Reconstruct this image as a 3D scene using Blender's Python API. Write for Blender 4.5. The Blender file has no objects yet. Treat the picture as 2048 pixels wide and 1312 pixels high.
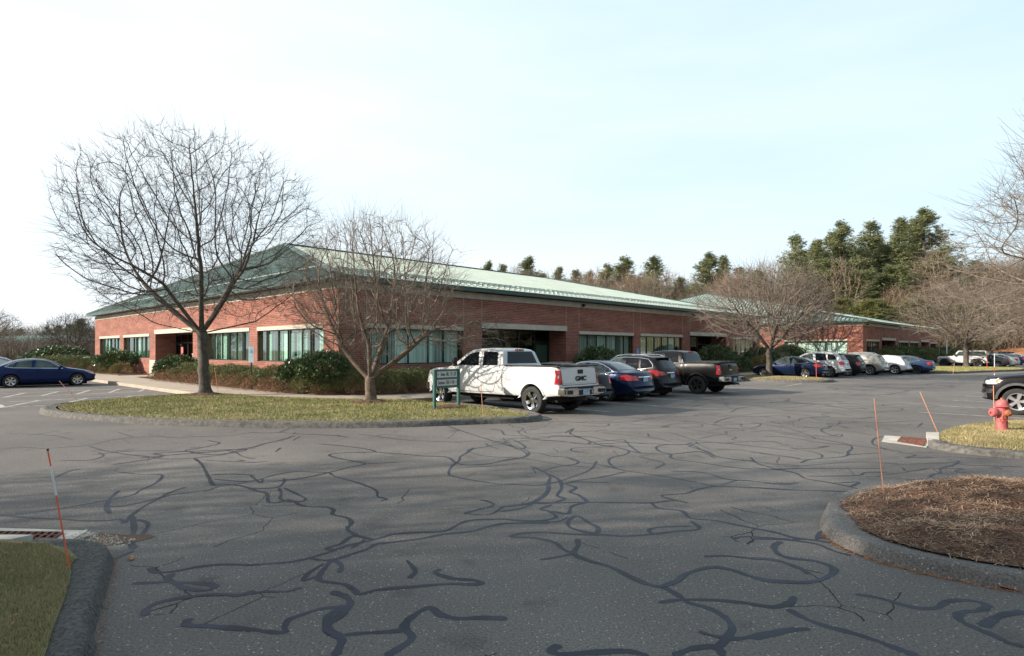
# Office park with brick buildings, bare winter trees and parked vehicles. Units are metres.
# World frame: camera stands at the origin looking along +Y. Building frame (u, v) is turned 46 degrees.
import bpy, bmesh, math, random
import numpy as np
from mathutils import Vector, Matrix
from mathutils.bvhtree import BVHTree
scene = bpy.context.scene
COL = scene.collection
random.seed(7); np.random.seed(7)
CU, SU = 0.693, 0.721
ANG = math.atan2(SU, CU)
def W(u, v, z=0.0): return Vector((CU*u - SU*v, SU*u + CU*v, z))
def UV(x, y): return (CU*x + SU*y, -SU*x + CU*y)

# ---------------------------------------------------------------- materials
def mat(name, color, rough=0.6, metal=0.0, var=0.0, scale=4.0, coat=0.0, bump=0.0, bscale=60.0, spec=0.5, color2=None, island=0.0):
    m = bpy.data.materials.new(name); m.use_nodes = True
    nt = m.node_tree; b = nt.nodes['Principled BSDF']
    b.inputs['Base Color'].default_value = (*color, 1); b.inputs['Roughness'].default_value = rough
    b.inputs['Metallic'].default_value = metal; b.inputs['Specular IOR Level'].default_value = spec
    b.inputs['Coat Weight'].default_value = coat; b.inputs['Coat Roughness'].default_value = 0.04
    tc = nt.nodes.new('ShaderNodeTexCoord')
    if var > 0 or color2:
        n = nt.nodes.new('ShaderNodeTexNoise'); n.inputs['Scale'].default_value = scale; n.inputs['Detail'].default_value = 6
        nt.links.new(tc.outputs['Object'], n.inputs['Vector'])
        r = nt.nodes.new('ShaderNodeValToRGB'); e = r.color_ramp.elements
        c2 = color2 or tuple(min(1, c*(1+var)) for c in color); c1 = color if color2 else tuple(c*(1-var) for c in color)
        e[0].position = .35; e[0].color = (*c1, 1); e[1].position = .65; e[1].color = (*c2, 1)
        nt.links.new(n.outputs['Fac'], r.inputs['Fac'])
        out = r.outputs['Color']
        if island > 0:
            g = nt.nodes.new('ShaderNodeNewGeometry'); mp = nt.nodes.new('ShaderNodeMapRange')
            mp.inputs['To Min'].default_value = 1-island; mp.inputs['To Max'].default_value = 1+island
            nt.links.new(g.outputs['Random Per Island'], mp.inputs['Value'])
            mx = nt.nodes.new('ShaderNodeVectorMath'); mx.operation = 'SCALE'
            nt.links.new(out, mx.inputs[0]); nt.links.new(mp.outputs['Result'], mx.inputs['Scale']); out = mx.outputs['Vector']
        nt.links.new(out, b.inputs['Base Color'])
    if bump > 0:
        n2 = nt.nodes.new('ShaderNodeTexNoise'); n2.inputs['Scale'].default_value = bscale; n2.inputs['Detail'].default_value = 4
        nt.links.new(tc.outputs['Object'], n2.inputs['Vector'])
        bp = nt.nodes.new('ShaderNodeBump'); bp.inputs['Strength'].default_value = bump; bp.inputs['Distance'].default_value = .02
        nt.links.new(n2.outputs['Fac'], bp.inputs['Height']); nt.links.new(bp.outputs['Normal'], b.inputs['Normal'])
    return m

def brick_material(name):
    m = bpy.data.materials.new(name); m.use_nodes = True; nt = m.node_tree; b = nt.nodes['Principled BSDF']
    uv = nt.nodes.new('ShaderNodeUVMap'); br = nt.nodes.new('ShaderNodeTexBrick')
    br.inputs['Color1'].default_value = (.295, .086, .056, 1); br.inputs['Color2'].default_value = (.14, .045, .034, 1)
    br.inputs['Mortar'].default_value = (.34, .255, .21, 1); br.inputs['Scale'].default_value = 1.0
    br.inputs['Mortar Size'].default_value = .009; br.inputs['Brick Width'].default_value = .25; br.inputs['Row Height'].default_value = .088
    br.inputs['Bias'].default_value = -.25
    nt.links.new(uv.outputs['UV'], br.inputs['Vector'])
    n = nt.nodes.new('ShaderNodeTexNoise'); n.inputs['Scale'].default_value = .5; n.inputs['Detail'].default_value = 5
    mp = nt.nodes.new('ShaderNodeMapping'); mp.inputs['Scale'].default_value = (1, 4, 1)
    nt.links.new(uv.outputs['UV'], mp.inputs['Vector']); nt.links.new(mp.outputs['Vector'], n.inputs['Vector'])
    mr = nt.nodes.new('ShaderNodeMapRange'); mr.inputs['From Min'].default_value = .3; mr.inputs['From Max'].default_value = .7
    mr.inputs['To Min'].default_value = .78; mr.inputs['To Max'].default_value = 1.22
    nt.links.new(n.outputs['Fac'], mr.inputs['Value'])
    vm = nt.nodes.new('ShaderNodeVectorMath'); vm.operation = 'SCALE'
    nt.links.new(br.outputs['Color'], vm.inputs[0]); nt.links.new(mr.outputs['Result'], vm.inputs['Scale'])
    nt.links.new(vm.outputs['Vector'], b.inputs['Base Color'])
    bp = nt.nodes.new('ShaderNodeBump'); bp.inputs['Strength'].default_value = .4; bp.inputs['Distance'].default_value = .01; bp.invert = True
    nt.links.new(br.outputs['Fac'], bp.inputs['Height']); nt.links.new(bp.outputs['Normal'], b.inputs['Normal'])
    b.inputs['Roughness'].default_value = .85; b.inputs['Specular IOR Level'].default_value = .25
    return m

def glass_material(name, tint, refl=1.0):
    m = bpy.data.materials.new(name); m.use_nodes = True; nt = m.node_tree
    for n in list(nt.nodes): nt.nodes.remove(n)
    o = nt.nodes.new('ShaderNodeOutputMaterial'); mx = nt.nodes.new('ShaderNodeMixShader')
    t = nt.nodes.new('ShaderNodeBsdfTransparent'); t.inputs['Color'].default_value = (*tint, 1)
    g = nt.nodes.new('ShaderNodeBsdfGlossy'); g.inputs['Roughness'].default_value = .02; g.inputs['Color'].default_value = (.9, 1, .97, 1)
    f = nt.nodes.new('ShaderNodeFresnel'); f.inputs['IOR'].default_value = 1.6
    tcn = nt.nodes.new('ShaderNodeTexCoord'); nz = nt.nodes.new('ShaderNodeTexNoise'); nz.inputs['Scale'].default_value = .8
    bp = nt.nodes.new('ShaderNodeBump'); bp.inputs['Strength'].default_value = .12; bp.inputs['Distance'].default_value = .05
    nt.links.new(tcn.outputs['Object'], nz.inputs['Vector']); nt.links.new(nz.outputs['Fac'], bp.inputs['Height'])
    nt.links.new(bp.outputs['Normal'], g.inputs['Normal'])
    mu = nt.nodes.new('ShaderNodeMath'); mu.operation = 'MULTIPLY'; mu.inputs[1].default_value = refl
    nt.links.new(f.outputs['Fac'], mu.inputs[0]); nt.links.new(mu.outputs[0], mx.inputs['Fac'])
    nt.links.new(t.outputs[0], mx.inputs[1]); nt.links.new(g.outputs[0], mx.inputs[2]); nt.links.new(mx.outputs[0], o.inputs['Surface'])
    return m

M = {}
M['brick'] = brick_material('brick_masonry')
M['stone'] = mat('cast_stone', (.50, .46, .38), .8, var=.12, scale=2, bump=.1)
M['roof'] = mat('green_standing_seam', (.33, .405, .375), .62, metal=0, spec=.3, var=.07, scale=.5)
M['rib'] = mat('green_seam_rib', (.28, .345, .32), .62, metal=0, spec=.3, var=.1, scale=.6)
M['gutter'] = mat('dark_green_gutter', (.045, .09, .08), .4, var=.15, scale=3)
M['railmetal'] = mat('snow_rail_metal', (.36, .43, .40), .5, metal=.2, var=.1)
M['frame'] = mat('dark_bronze_frame', (.012, .017, .016), .4, var=.2)
M['glass'] = glass_material('green_tinted_glass', (.70, .95, .83), .30)
M['glasspale'] = glass_material('pale_green_glass', (.86, .98, .93), .35)
M['doorglass'] = glass_material('dark_door_glass', (.25, .34, .28), .9)
M['blind'] = mat('vertical_blind', (.80, .84, .80), .7, var=.05, island=.12)
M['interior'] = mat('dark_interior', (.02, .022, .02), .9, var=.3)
M['inwall'] = mat('interior_partition', (.12, .10, .07), .9, var=.3, scale=1)
M['concrete'] = mat('sidewalk_concrete', (.40, .34, .275), .85, var=.10, scale=1.2, bump=.12, bscale=90)
M['conc2'] = mat('pale_concrete', (.50, .47, .42), .85, var=.15, scale=4, bump=.3, bscale=70)
M['paint'] = mat('line_paint', (.24, .235, .23), .8, scale=5, color2=(.58, .57, .55), var=.1)
M['bark'] = mat('dark_bark', (.085, .072, .06), .9, var=.35, scale=7, bump=.9, bscale=28)
M['bark_brown'] = mat('brown_bark', (.13, .095, .07), .9, var=.35, scale=7, bump=.9, bscale=26)
M['bark_pale'] = mat('pale_grey_bark', (.24, .20, .165), .9, var=.3, scale=5, bump=.6, bscale=25)
M['twig_dark'] = mat('dark_twigs', (.062, .050, .044), .85, var=.3, scale=2)
M['twig_tan'] = mat('tan_twigs', (.25, .19, .135), .85, var=.25, scale=1.2)
M['twig_red'] = mat('reddish_twigs', (.25, .165, .12), .85, var=.25, scale=1.2)
M['twig_grey'] = mat('grey_twigs', (.185, .15, .12), .85, var=.25, scale=1.2)
M['needle'] = mat('pine_needles', (.165, .195, .085), .65, scale=.5, color2=(.29, .31, .16), island=.35, var=.1)
M['needle2'] = mat('bluish_pine_needles', (.045, .075, .04), .6, scale=.7, color2=(.10, .13, .07), island=.35, var=.1)
M['leaf'] = mat('rhododendron_leaf', (.045, .085, .028), .35, scale=2.5, color2=(.12, .16, .065), island=.35, var=.1)
M['yew'] = mat('juniper_leaf', (.09, .125, .04), .7, scale=1.6, color2=(.21, .20, .08), island=.35, var=.1)
M['brownleaf'] = mat('brown_dry_foliage', (.17, .085, .05), .8, scale=2, color2=(.33, .20, .12), island=.35, var=.1)
M['ochre'] = mat('ochre_shrub', (.16, .12, .03), .75, scale=2, color2=(.20, .17, .05), island=.3, var=.1)
M['mulch'] = mat('bark_mulch', (.06, .03, .018), .9, scale=9, color2=(.14, .075, .045), var=.1, bump=.8, bscale=40)
M['straw'] = mat('mulch_shreds', (.16, .08, .048), .85, scale=1.6, color2=(.44, .29, .19), island=.55, var=.1)
M['grate'] = mat('rusty_iron', (.12, .045, .03), .8, var=.4, scale=9, bump=.4)
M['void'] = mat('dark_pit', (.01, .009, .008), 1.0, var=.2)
M['hydrant'] = mat('faded_red_paint', (.40, .07, .075), .6, scale=5, color2=(.48, .17, .16), bump=.12, var=.1)
M['rust'] = mat('rusty_cap', (.35, .12, .05), .8, var=.3, scale=8)
M['orange'] = mat('orange_fibreglass', (.75, .12, .045), .5, var=.12, scale=5)
M['palestake'] = mat('sun_faded_stake', (.62, .30, .20), .6, var=.15, scale=5)
M['tape'] = mat('reflective_tape', (.65, .66, .66), .35, var=.1)
M['redtape'] = mat('red_tape', (.35, .02, .02), .5, var=.1)
M['signgreen'] = mat('sign_green', (.02, .10, .085), .5, var=.12, scale=6)
M['signpanel'] = mat('sign_panel', (.48, .50, .52), .6, var=.05)
M['black'] = mat('black_paint', (.012, .012, .013), .55, var=.2)
M['blue'] = mat('sign_blue', (.06, .24, .55), .5, var=.08)
M['palesign'] = mat('pale_blue_sign', (.55, .74, .85), .5, var=.05)
M['white'] = mat('white_enamel', (.8, .8, .8), .5, var=.04)
M['bollard'] = mat('bollard_bronze', (.17, .15, .125), .5, var=.15)
M['litter'] = mat('fallen_oak_leaf', (.33, .15, .07), .8, var=.3, scale=20)
M['teal'] = mat('teal_metal_roof', (.10, .24, .20), .6, var=.12, scale=2)
M['brownwall'] = mat('brown_brick_wall', (.10, .06, .045), .9, var=.2, scale=2)
M['clay'] = mat('orange_clay_bank', (.36, .145, .055), .9, var=.3, scale=.7)

# ---------------------------------------------------------------- object helpers
def link(o, parent=None):
    COL.objects.link(o)
    if parent is not None: o.parent = parent
    return o
def tag(o, label=None, cat=None, group=None, kind=None):
    if label: o['label'] = label
    if cat: o['category'] = cat
    if group: o['group'] = group
    if kind: o['kind'] = kind
    return o
def empty(name, loc=(0, 0, 0), rz=0.0, label=None, cat=None, group=None):
    o = bpy.data.objects.new(name, None); o.location = loc; o.rotation_euler = (0, 0, rz); o.empty_display_size = .3
    return tag(link(o), label, cat, group)
def copy_tree(o, parent=None):
    c = o.copy(); COL.objects.link(c)
    if parent is not None: c.parent = parent
    for ch in o.children: copy_tree(ch, c)
    return c
def np_mesh(name, verts, faces, k=4, smooth=False):
    """fast mesh: verts (N,3), faces (F,k)"""
    me = bpy.data.meshes.new(name); verts = np.asarray(verts, dtype=np.float32); faces = np.asarray(faces, dtype=np.int32).reshape(-1, k)
    me.vertices.add(len(verts)); me.vertices.foreach_set('co', verts.ravel())
    me.loops.add(faces.size); me.loops.foreach_set('vertex_index', faces.ravel())
    me.polygons.add(len(faces)); me.polygons.foreach_set('loop_start', np.arange(0, faces.size, k, dtype=np.int32))
    if smooth: me.polygons.foreach_set('use_smooth', np.ones(len(faces), dtype=bool))
    me.update(calc_edges=True); me.validate()
    return me
def add_mesh(name, me, material, parent=None, loc=None):
    me.materials.clear()
    for m in (material if isinstance(material, (list, tuple)) else [material]): me.materials.append(m)
    o = bpy.data.objects.new(name, me)
    if loc is not None: o.location = loc
    return link(o, parent)
class MB:
    """collects shapes, builds one mesh object with box-projected UVs in metres"""
    def __init__(s): s.v = []; s.f = []; s.m = []; s.mi = 0
    def quad(s, *p):
        i = len(s.v); s.v += [tuple(q) for q in p]; s.f.append(tuple(range(i, i+len(p)))); s.m.append(s.mi)
    def box(s, x0, x1, y0, y1, z0, z1):
        i = len(s.v); s.v += [(x0,y0,z0),(x1,y0,z0),(x1,y1,z0),(x0,y1,z0),(x0,y0,z1),(x1,y0,z1),(x1,y1,z1),(x0,y1,z1)]
        for f in ((0,3,2,1),(4,5,6,7),(0,1,5,4),(1,2,6,5),(2,3,7,6),(3,0,4,7)): s.f.append(tuple(i+k for k in f)); s.m.append(s.mi)
    def tbox(s, f3, a0, a1, b0, b1, c0, c1):
        i = len(s.v)
        for (a, b, c) in [(a0,b0,c0),(a1,b0,c0),(a1,b1,c0),(a0,b1,c0),(a0,b0,c1),(a1,b0,c1),(a1,b1,c1),(a0,b1,c1)]: s.v.append(tuple(f3(a, b, c)))
        for f in ((0,3,2,1),(4,5,6,7),(0,1,5,4),(1,2,6,5),(2,3,7,6),(3,0,4,7)): s.f.append(tuple(i+k for k in f)); s.m.append(s.mi)
    def bar(s, a, b, w, h, up=(0, 0, 1)):
        a = Vector(a); b = Vector(b); d = (b-a).normalized(); side = d.cross(Vector(up)).normalized(); u = side.cross(d)
        i = len(s.v)
        for p in (a, b):
            for (sx, sz) in ((-1, 0), (1, 0), (1, 1), (-1, 1)): s.v.append(tuple(p + side*sx*w/2 + u*sz*h))
        for f in ((0,1,2,3),(7,6,5,4),(0,4,5,1),(1,5,6,2),(2,6,7,3),(3,7,4,0)): s.f.append(tuple(i+k for k in f)); s.m.append(s.mi)
    def tube(s, pts, rad, n=8, cap=True):
        pts = [Vector(p) for p in pts]; rad = rad if hasattr(rad, '__len__') else [rad]*len(pts); base = len(s.v)
        ref = Vector((0, 0, 1)) if abs((pts[-1]-pts[0]).normalized().z) < .9 else Vector((1, 0, 0))
        for k, p in enumerate(pts):
            d = (pts[min(k+1, len(pts)-1)] - pts[max(k-1, 0)]).normalized(); a = d.cross(ref).normalized(); b = d.cross(a)
            for j in range(n):
                t = 2*math.pi*j/n; s.v.append(tuple(p + (a*math.cos(t)+b*math.sin(t))*rad[k]))
        for k in range(len(pts)-1):
            for j in range(n):
                s.f.append((base+k*n+j, base+k*n+(j+1)%n, base+(k+1)*n+(j+1)%n, base+(k+1)*n+j)); s.m.append(s.mi)
        if cap:
            s.f.append(tuple(base+j for j in range(n))); s.f.append(tuple(base+(len(pts)-1)*n+j for j in range(n))); s.m += [s.mi]*2
    def lathe(s, prof, n=24, axis='z', c=(0, 0, 0), cap=True):
        base = len(s.v); c = Vector(c)
        for (r, h) in prof:
            for j in range(n):
                t = 2*math.pi*j/n; a, b = r*math.cos(t), r*math.sin(t)
                p = (a, b, h) if axis == 'z' else ((a, h, b) if axis == 'y' else (h, a, b))
                s.v.append(tuple(c+Vector(p)))
        for k in range(len(prof)-1):
            for j in range(n): s.f.append((base+k*n+j, base+k*n+(j+1)%n, base+(k+1)*n+(j+1)%n, base+(k+1)*n+j)); s.m.append(s.mi)
        if cap:
            s.f.append(tuple(base+j for j in range(n))); s.f.append(tuple(base+(len(prof)-1)*n+j for j in range(n))); s.m += [s.mi]*2
    def build(s, name, material, parent=None, smooth=False, bevel=0.0):
        me = bpy.data.meshes.new(name); me.from_pydata(s.v, [], s.f)
        bm = bmesh.new(); bm.from_mesh(me); bmesh.ops.recalc_face_normals(bm, faces=bm.faces)
        if bevel > 0: bmesh.ops.bevel(bm, geom=bm.edges[:], offset=bevel, segments=2, affect='EDGES', clamp_overlap=True)
        bm.to_mesh(me); bm.free()
        for m in (material if isinstance(material, (list, tuple)) else [material]): me.materials.append(m)
        if bevel == 0: me.polygons.foreach_set('material_index', s.m)
        uvl = me.uv_layers.new(name='UVMap'); 
        for p in me.polygons:
            n = p.normal; ax = 0 if abs(n.x) > max(abs(n.y), abs(n.z)) else (1 if abs(n.y) > abs(n.z) else 2)
            for li in p.loop_indices:
                q = me.vertices[me.loops[li].vertex_index].co
                uvl.data[li].uv = (q.y, q.z) if ax == 0 else ((q.x, q.z) if ax == 1 else (q.x, q.y))
        if smooth:
            me.polygons.foreach_set('use_smooth', np.ones(len(me.polygons), dtype=bool)); me.set_sharp_from_angle(angle=math.radians(38))
        o = bpy.data.objects.new(name, me)
        return link(o, parent)
def smooth_line(pts, k=6):
    """Catmull-Rom through points"""
    P = [Vector(p) for p in pts]; P = [2*P[0]-P[1]] + P + [2*P[-1]-P[-2]]; out = []
    for i in range(1, len(P)-2):
        for j in range(k):
            t = j/k; out.append(.5*((2*P[i]) + (P[i+1]-P[i-1])*t + (2*P[i-1]-5*P[i]+4*P[i+1]-P[i+2])*t*t + (3*P[i]-P[i-1]-3*P[i+1]+P[i+2])*t**3))
    out.append(P[-2]); return out

# ================================================================= SETTING
def smoothstep(t): t = max(0.0, min(1.0, t)); return t*t*(3-2*t)
def ter(x, y):
    """terrain height: wooded hill behind the far building and along the right, gentle rise behind the near one"""
    u, v = UV(x, y)
    d1 = smoothstep((u-122)/75); d2 = smoothstep((v-66)/90)
    right = smoothstep((x+20)/120)
    h = d1*17*max(0, min(1, .35+right)) ; h2 = d2*(4+11*right)*(1 if u > 0 else smoothstep((u+60)/60))
    return -0.03 + max(h, h2)*smoothstep((x+75)/60)
def build_terrain():
    xs = np.concatenate([np.linspace(-1500, -200, 8), np.linspace(-190, 420, 90), np.linspace(440, 1500, 8)])
    ys = np.concatenate([np.linspace(-600, -30, 6), np.linspace(-20, 420, 80), np.linspace(440, 1800, 8)])
    v = []; f = []
    for y in ys:
        for x in xs: v.append((x, y, ter(x, y)))
    nx = len(xs)
    for j in range(len(ys)-1):
        for i in range(nx-1): f.append((j*nx+i, j*nx+i+1, (j+1)*nx+i+1, (j+1)*nx+i))
    me = np_mesh('ground', v, f, 4, True)
    m = mat('leaf_litter_ground', (.10, .075, .045), .95, scale=.06, color2=(.12, .115, .045), var=.1, bump=.5, bscale=2)
    tag(add_mesh('ground', me, m), kind='structure')
build_terrain()

def asphalt_material():
    m = bpy.data.materials.new('weathered_asphalt'); m.use_nodes = True; nt = m.node_tree; b = nt.nodes['Principled BSDF']; N = nt.nodes.new; Lk = nt.links.new
    tc = N('ShaderNodeTexCoord')
    def noise(sc, det=4, rough=.5):
        n = N('ShaderNodeTexNoise'); n.inputs['Scale'].default_value = sc; n.inputs['Detail'].default_value = det; n.inputs['Roughness'].default_value = rough
        Lk(tc.outputs['Object'], n.inputs['Vector']); return n
    def ramp(src, stops):
        r = N('ShaderNodeValToRGB'); e = r.color_ramp.elements
        e[0].position, e[0].color = stops[0][0], (*stops[0][1], 1); e[1].position, e[1].color = stops[1][0], (*stops[1][1], 1)
        Lk(src, r.inputs['Fac']); return r
    big = ramp(noise(.35, 5).outputs['Fac'], [(.35, (.142, .130, .124)), (.68, (.200, .184, .172))])
    fine = ramp(noise(55, 3, .7).outputs['Fac'], [(.35, (.55, .55, .55)), (.68, (1.4, 1.4, 1.4))])
    spot = ramp(noise(1.7, 3).outputs['Fac'], [(.60, (1, 1, 1)), (.74, (.66, .66, .66))]); lane = ramp(noise(.11, 2).outputs['Fac'], [(.40, (.90, .90, .90)), (.62, (1.08, 1.08, 1.07))])
    mm = N('ShaderNodeMix'); mm.data_type = 'RGBA'; mm.blend_type = 'MULTIPLY'; mm.inputs['Factor'].default_value = 1; Lk(big.outputs['Color'], mm.inputs['A']); Lk(spot.outputs['Color'], mm.inputs['B'])
    m3 = N('ShaderNodeMix'); m3.data_type = 'RGBA'; m3.blend_type = 'MULTIPLY'; m3.inputs['Factor'].default_value = 1; Lk(mm.outputs['Result'], m3.inputs['A']); Lk(lane.outputs['Color'], m3.inputs['B'])
    mul = N('ShaderNodeMix'); mul.data_type = 'RGBA'; mul.blend_type = 'MULTIPLY'; mul.inputs['Factor'].default_value = 1
    Lk(m3.outputs['Result'], mul.inputs['A']); Lk(fine.outputs['Color'], mul.inputs['B'])
    # pale stone chips
    vo = N('ShaderNodeTexVoronoi'); vo.inputs['Scale'].default_value = 42; Lk(tc.outputs['Object'], vo.inputs['Vector'])
    sep = N('ShaderNodeSeparateColor'); Lk(vo.outputs['Color'], sep.inputs['Color'])
    lt = N('ShaderNodeMath'); lt.operation = 'LESS_THAN'; lt.inputs[1].default_value = .26; Lk(vo.outputs['Distance'], lt.inputs[0])
    gt = N('ShaderNodeMath'); gt.operation = 'GREATER_THAN'; gt.inputs[1].default_value = .87; Lk(sep.outputs['Red'], gt.inputs[0])
    an = N('ShaderNodeMath'); an.operation = 'MULTIPLY'; Lk(lt.outputs[0], an.inputs[0]); Lk(gt.outputs[0], an.inputs[1])
    chip = N('ShaderNodeMix'); chip.data_type = 'RGBA'; Lk(an.outputs[0], chip.inputs['Factor']); Lk(mul.outputs['Result'], chip.inputs['A']); chip.inputs['B'].default_value = (.44, .42, .38, 1)
    # hairline cracks
    v2 = N('ShaderNodeTexVoronoi'); v2.feature = 'DISTANCE_TO_EDGE'; v2.inputs['Scale'].default_value = .9
    wob = N('ShaderNodeMix'); wob.data_type = 'VECTOR'; wob.inputs['Factor'].default_value = .12
    Lk(tc.outputs['Object'], wob.inputs['A']); nz = noise(3, 6); Lk(nz.outputs['Color'], wob.inputs['B']); Lk(wob.outputs['Result'], v2.inputs['Vector'])
    cr = N('ShaderNodeMath'); cr.operation = 'LESS_THAN'; cr.inputs[1].default_value = .004; Lk(v2.outputs['Distance'], cr.inputs[0])
    msk = N('ShaderNodeMath'); msk.operation = 'GREATER_THAN'; msk.inputs[1].default_value = .56; Lk(noise(.5, 2).outputs['Fac'], msk.inputs[0])
    an2 = N('ShaderNodeMath'); an2.operation = 'MULTIPLY'; Lk(cr.outputs[0], an2.inputs[0]); Lk(msk.outputs[0], an2.inputs[1])
    fin = N('ShaderNodeMix'); fin.data_type = 'RGBA'; Lk(an2.outputs[0], fin.inputs['Factor']); Lk(chip.outputs['Result'], fin.inputs['A']); fin.inputs['B'].default_value = (.02, .02, .02, 1)
    Lk(fin.outputs['Result'], b.inputs['Base Color']); b.inputs['Roughness'].default_value = .82; b.inputs['Specular IOR Level'].default_value = .3
    bp = N('ShaderNodeBump'); bp.inputs['Strength'].default_value = .55; bp.inputs['Distance'].default_value = .012
    Lk(noise(70, 3, .6).outputs['Fac'], bp.inputs['Height']); Lk(bp.outputs['Normal'], b.inputs['Normal'])
    return m
M['asphalt'] = asphalt_material()
M['kerb_dark'] = mat('asphalt_kerb', (.035, .035, .036), .85, scale=38, color2=(.12, .118, .112), var=.4, bump=1.0, bscale=70)
M['kerb_mid'] = mat('worn_asphalt_kerb', (.12, .114, .105), .9, var=.35, scale=11, bump=.8, bscale=60)
M['grasssoil'] = mat('winter_turf', (.12, .115, .045), .95, scale=.8, color2=(.23, .19, .10), var=.1, bump=.5, bscale=30)
M['bedsoil'] = mat('planting_bed_soil', (.07, .04, .028), .95, scale=3, color2=(.14, .085, .055), var=.1, bump=.7, bscale=25)

def sheet(name, poly, z, material, kind='structure', thick=0.0):
    m = MB(); n = len(poly); P = [tuple(p)[:2] for p in poly]
    m.quad(*[(x, y, z) for x, y in P])
    if thick > 0:
        for i in range(n):
            a, b = P[i], P[(i+1) % n]; m.quad((*a, z-thick), (*b, z-thick), (*b, z), (*a, z))
    o = m.build(name, material); tag(o, kind=kind); return o
# main lot + side lot (one sheet); the buildings and raised beds stand on it
lot = [W(-70, -45), W(126, -45), W(126, 22.6), W(9.0, 22.6), W(9.0, 64), W(-40, 64)]
sheet('parking_lot', [(p.x, p.y) for p in lot], 0.0, M['asphalt'])

def fill_mesh(name, outline, z, edge_z, material, step=.25, height=None, kind='structure', label=None, cat=None, group=None):
    """raised, gently domed ground inside an outline, triangulated on a grid"""
    P = [Vector((p[0], p[1])) for p in outline]
    bm = bmesh.new(); vs = [bm.verts.new((p.x, p.y, edge_z)) for p in P]; bm.faces.new(vs)
    xs = [p.x for p in P]; ys = [p.y for p in P]
    x = math.ceil(min(xs)/step)*step
    while x < max(xs):
        bmesh.ops.bisect_plane(bm, geom=bm.verts[:]+bm.edges[:]+bm.faces[:], plane_co=(x, 0, 0), plane_no=(1, 0, 0)); x += step
    y = math.ceil(min(ys)/step)*step
    while y < max(ys):
        bmesh.ops.bisect_plane(bm, geom=bm.verts[:]+bm.edges[:]+bm.faces[:], plane_co=(0, y, 0), plane_no=(0, 1, 0)); y += step
    def dist(q):
        d = 1e9
        for i in range(len(P)):
            a, b = P[i], P[(i+1) % len(P)]; ab = b-a; t = max(0, min(1, (q-a).dot(ab)/max(ab.length_squared, 1e-9))); d = min(d, (q-a-ab*t).length)
        return d
    for vv in bm.verts:
        q = Vector((vv.co.x, vv.co.y)); d = dist(q)
        vv.co.z = edge_z + (z-edge_z)*smoothstep(d/.6) + (height(q.x, q.y, d) if height else 0)
    me = bpy.data.meshes.new(name); bmesh.ops.recalc_face_normals(bm, faces=bm.faces); bm.to_mesh(me); bm.free()
    me.polygons.foreach_set('use_smooth', np.ones(len(me.polygons), dtype=bool))
    o = add_mesh(name, me, material); tag(o, label, cat, group, kind)
    return o, P
def kerb(name, line, width, h, material, closed=False, wob=.012, name_kind='structure'):
    """rounded kerb swept along a ground line; line is the outer foot, body lies to its left"""
    pts = smooth_line([(p[0], p[1], 0) for p in line] + ([(line[0][0], line[0][1], 0)] if closed else []), 10)
    m = MB(); prof = [(-.02, -.01), (.012, h*.5), (.03, h*.86), (.06, h*.98), (width*.55, h*1.02), (width*.85, h*1.0), (width, h*.9), (width+.17, h*.8)]; n = len(prof)
    for i, p in enumerate(pts):
        d = (pts[min(i+1, len(pts)-1)]-pts[max(i-1, 0)]).normalized(); nrm = Vector((-d.y, d.x, 0))
        for k, (a, z) in enumerate(prof):
            j = wob*(random.random()-.5)*2 if 0 < k else 0
            q = p + nrm*(a+j*.8); m.v.append((q.x, q.y, z + (j if k > 0 else 0)))
    for i in range(len(pts)-1):
        for k in range(n-1): m.f.append((i*n+k, i*n+k+1, (i+1)*n+k+1, (i+1)*n+k)); m.m.append(0)
    o = m.build(name, material, smooth=False); o.data.polygons.foreach_set('use_smooth', np.ones(len(o.data.polygons), dtype=bool)); tag(o, kind='structure'); return o

def in_poly(P, x, y):
    c = False; j = len(P)-1
    for i in range(len(P)):
        if (P[i][1] > y) != (P[j][1] > y) and x < (P[j][0]-P[i][0])*(y-P[i][1])/(P[j][1]-P[i][1])+P[i][0]: c = not c
        j = i
    return c
def grass(name, P, z, n, hgt, wid, material, mesh_z=None):
    xs = [p[0] for p in P]; ys = [p[1] for p in P]; v = []; 
    bb = None
    if mesh_z is not None:
        dg = bpy.context.evaluated_depsgraph_get(); bb = BVHTree.FromObject(mesh_z, dg)
    rnd = random.Random(5)
    cnt = 0
    while cnt < n:
        x = rnd.uniform(min(xs), max(xs)); y = rnd.uniform(min(ys), max(ys))
        if not in_poly(P, x, y): continue
        zz = z
        if bb:
            hit = bb.ray_cast(Vector((x, y, 5)), Vector((0, 0, -1)))
            if hit[0] is None: continue
            zz = hit[0].z
        a = rnd.uniform(0, 6.283); h = hgt*rnd.uniform(.4, 1.2); w = wid*rnd.uniform(.6, 1.3); l = h*rnd.uniform(.1, .9); b2 = rnd.uniform(0, 6.283)
        dx, dy = math.cos(a)*w, math.sin(a)*w
        v += [(x-dx, y-dy, zz-.005), (x+dx, y+dy, zz-.005), (x+math.cos(b2)*l, y+math.sin(b2)*l, zz+h)]; cnt += 1
    me = np_mesh(name, v, np.arange(len(v)).reshape(-1, 3), 3)
    o = add_mesh(name, me, material); return tag(o, kind='stuff')
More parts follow.
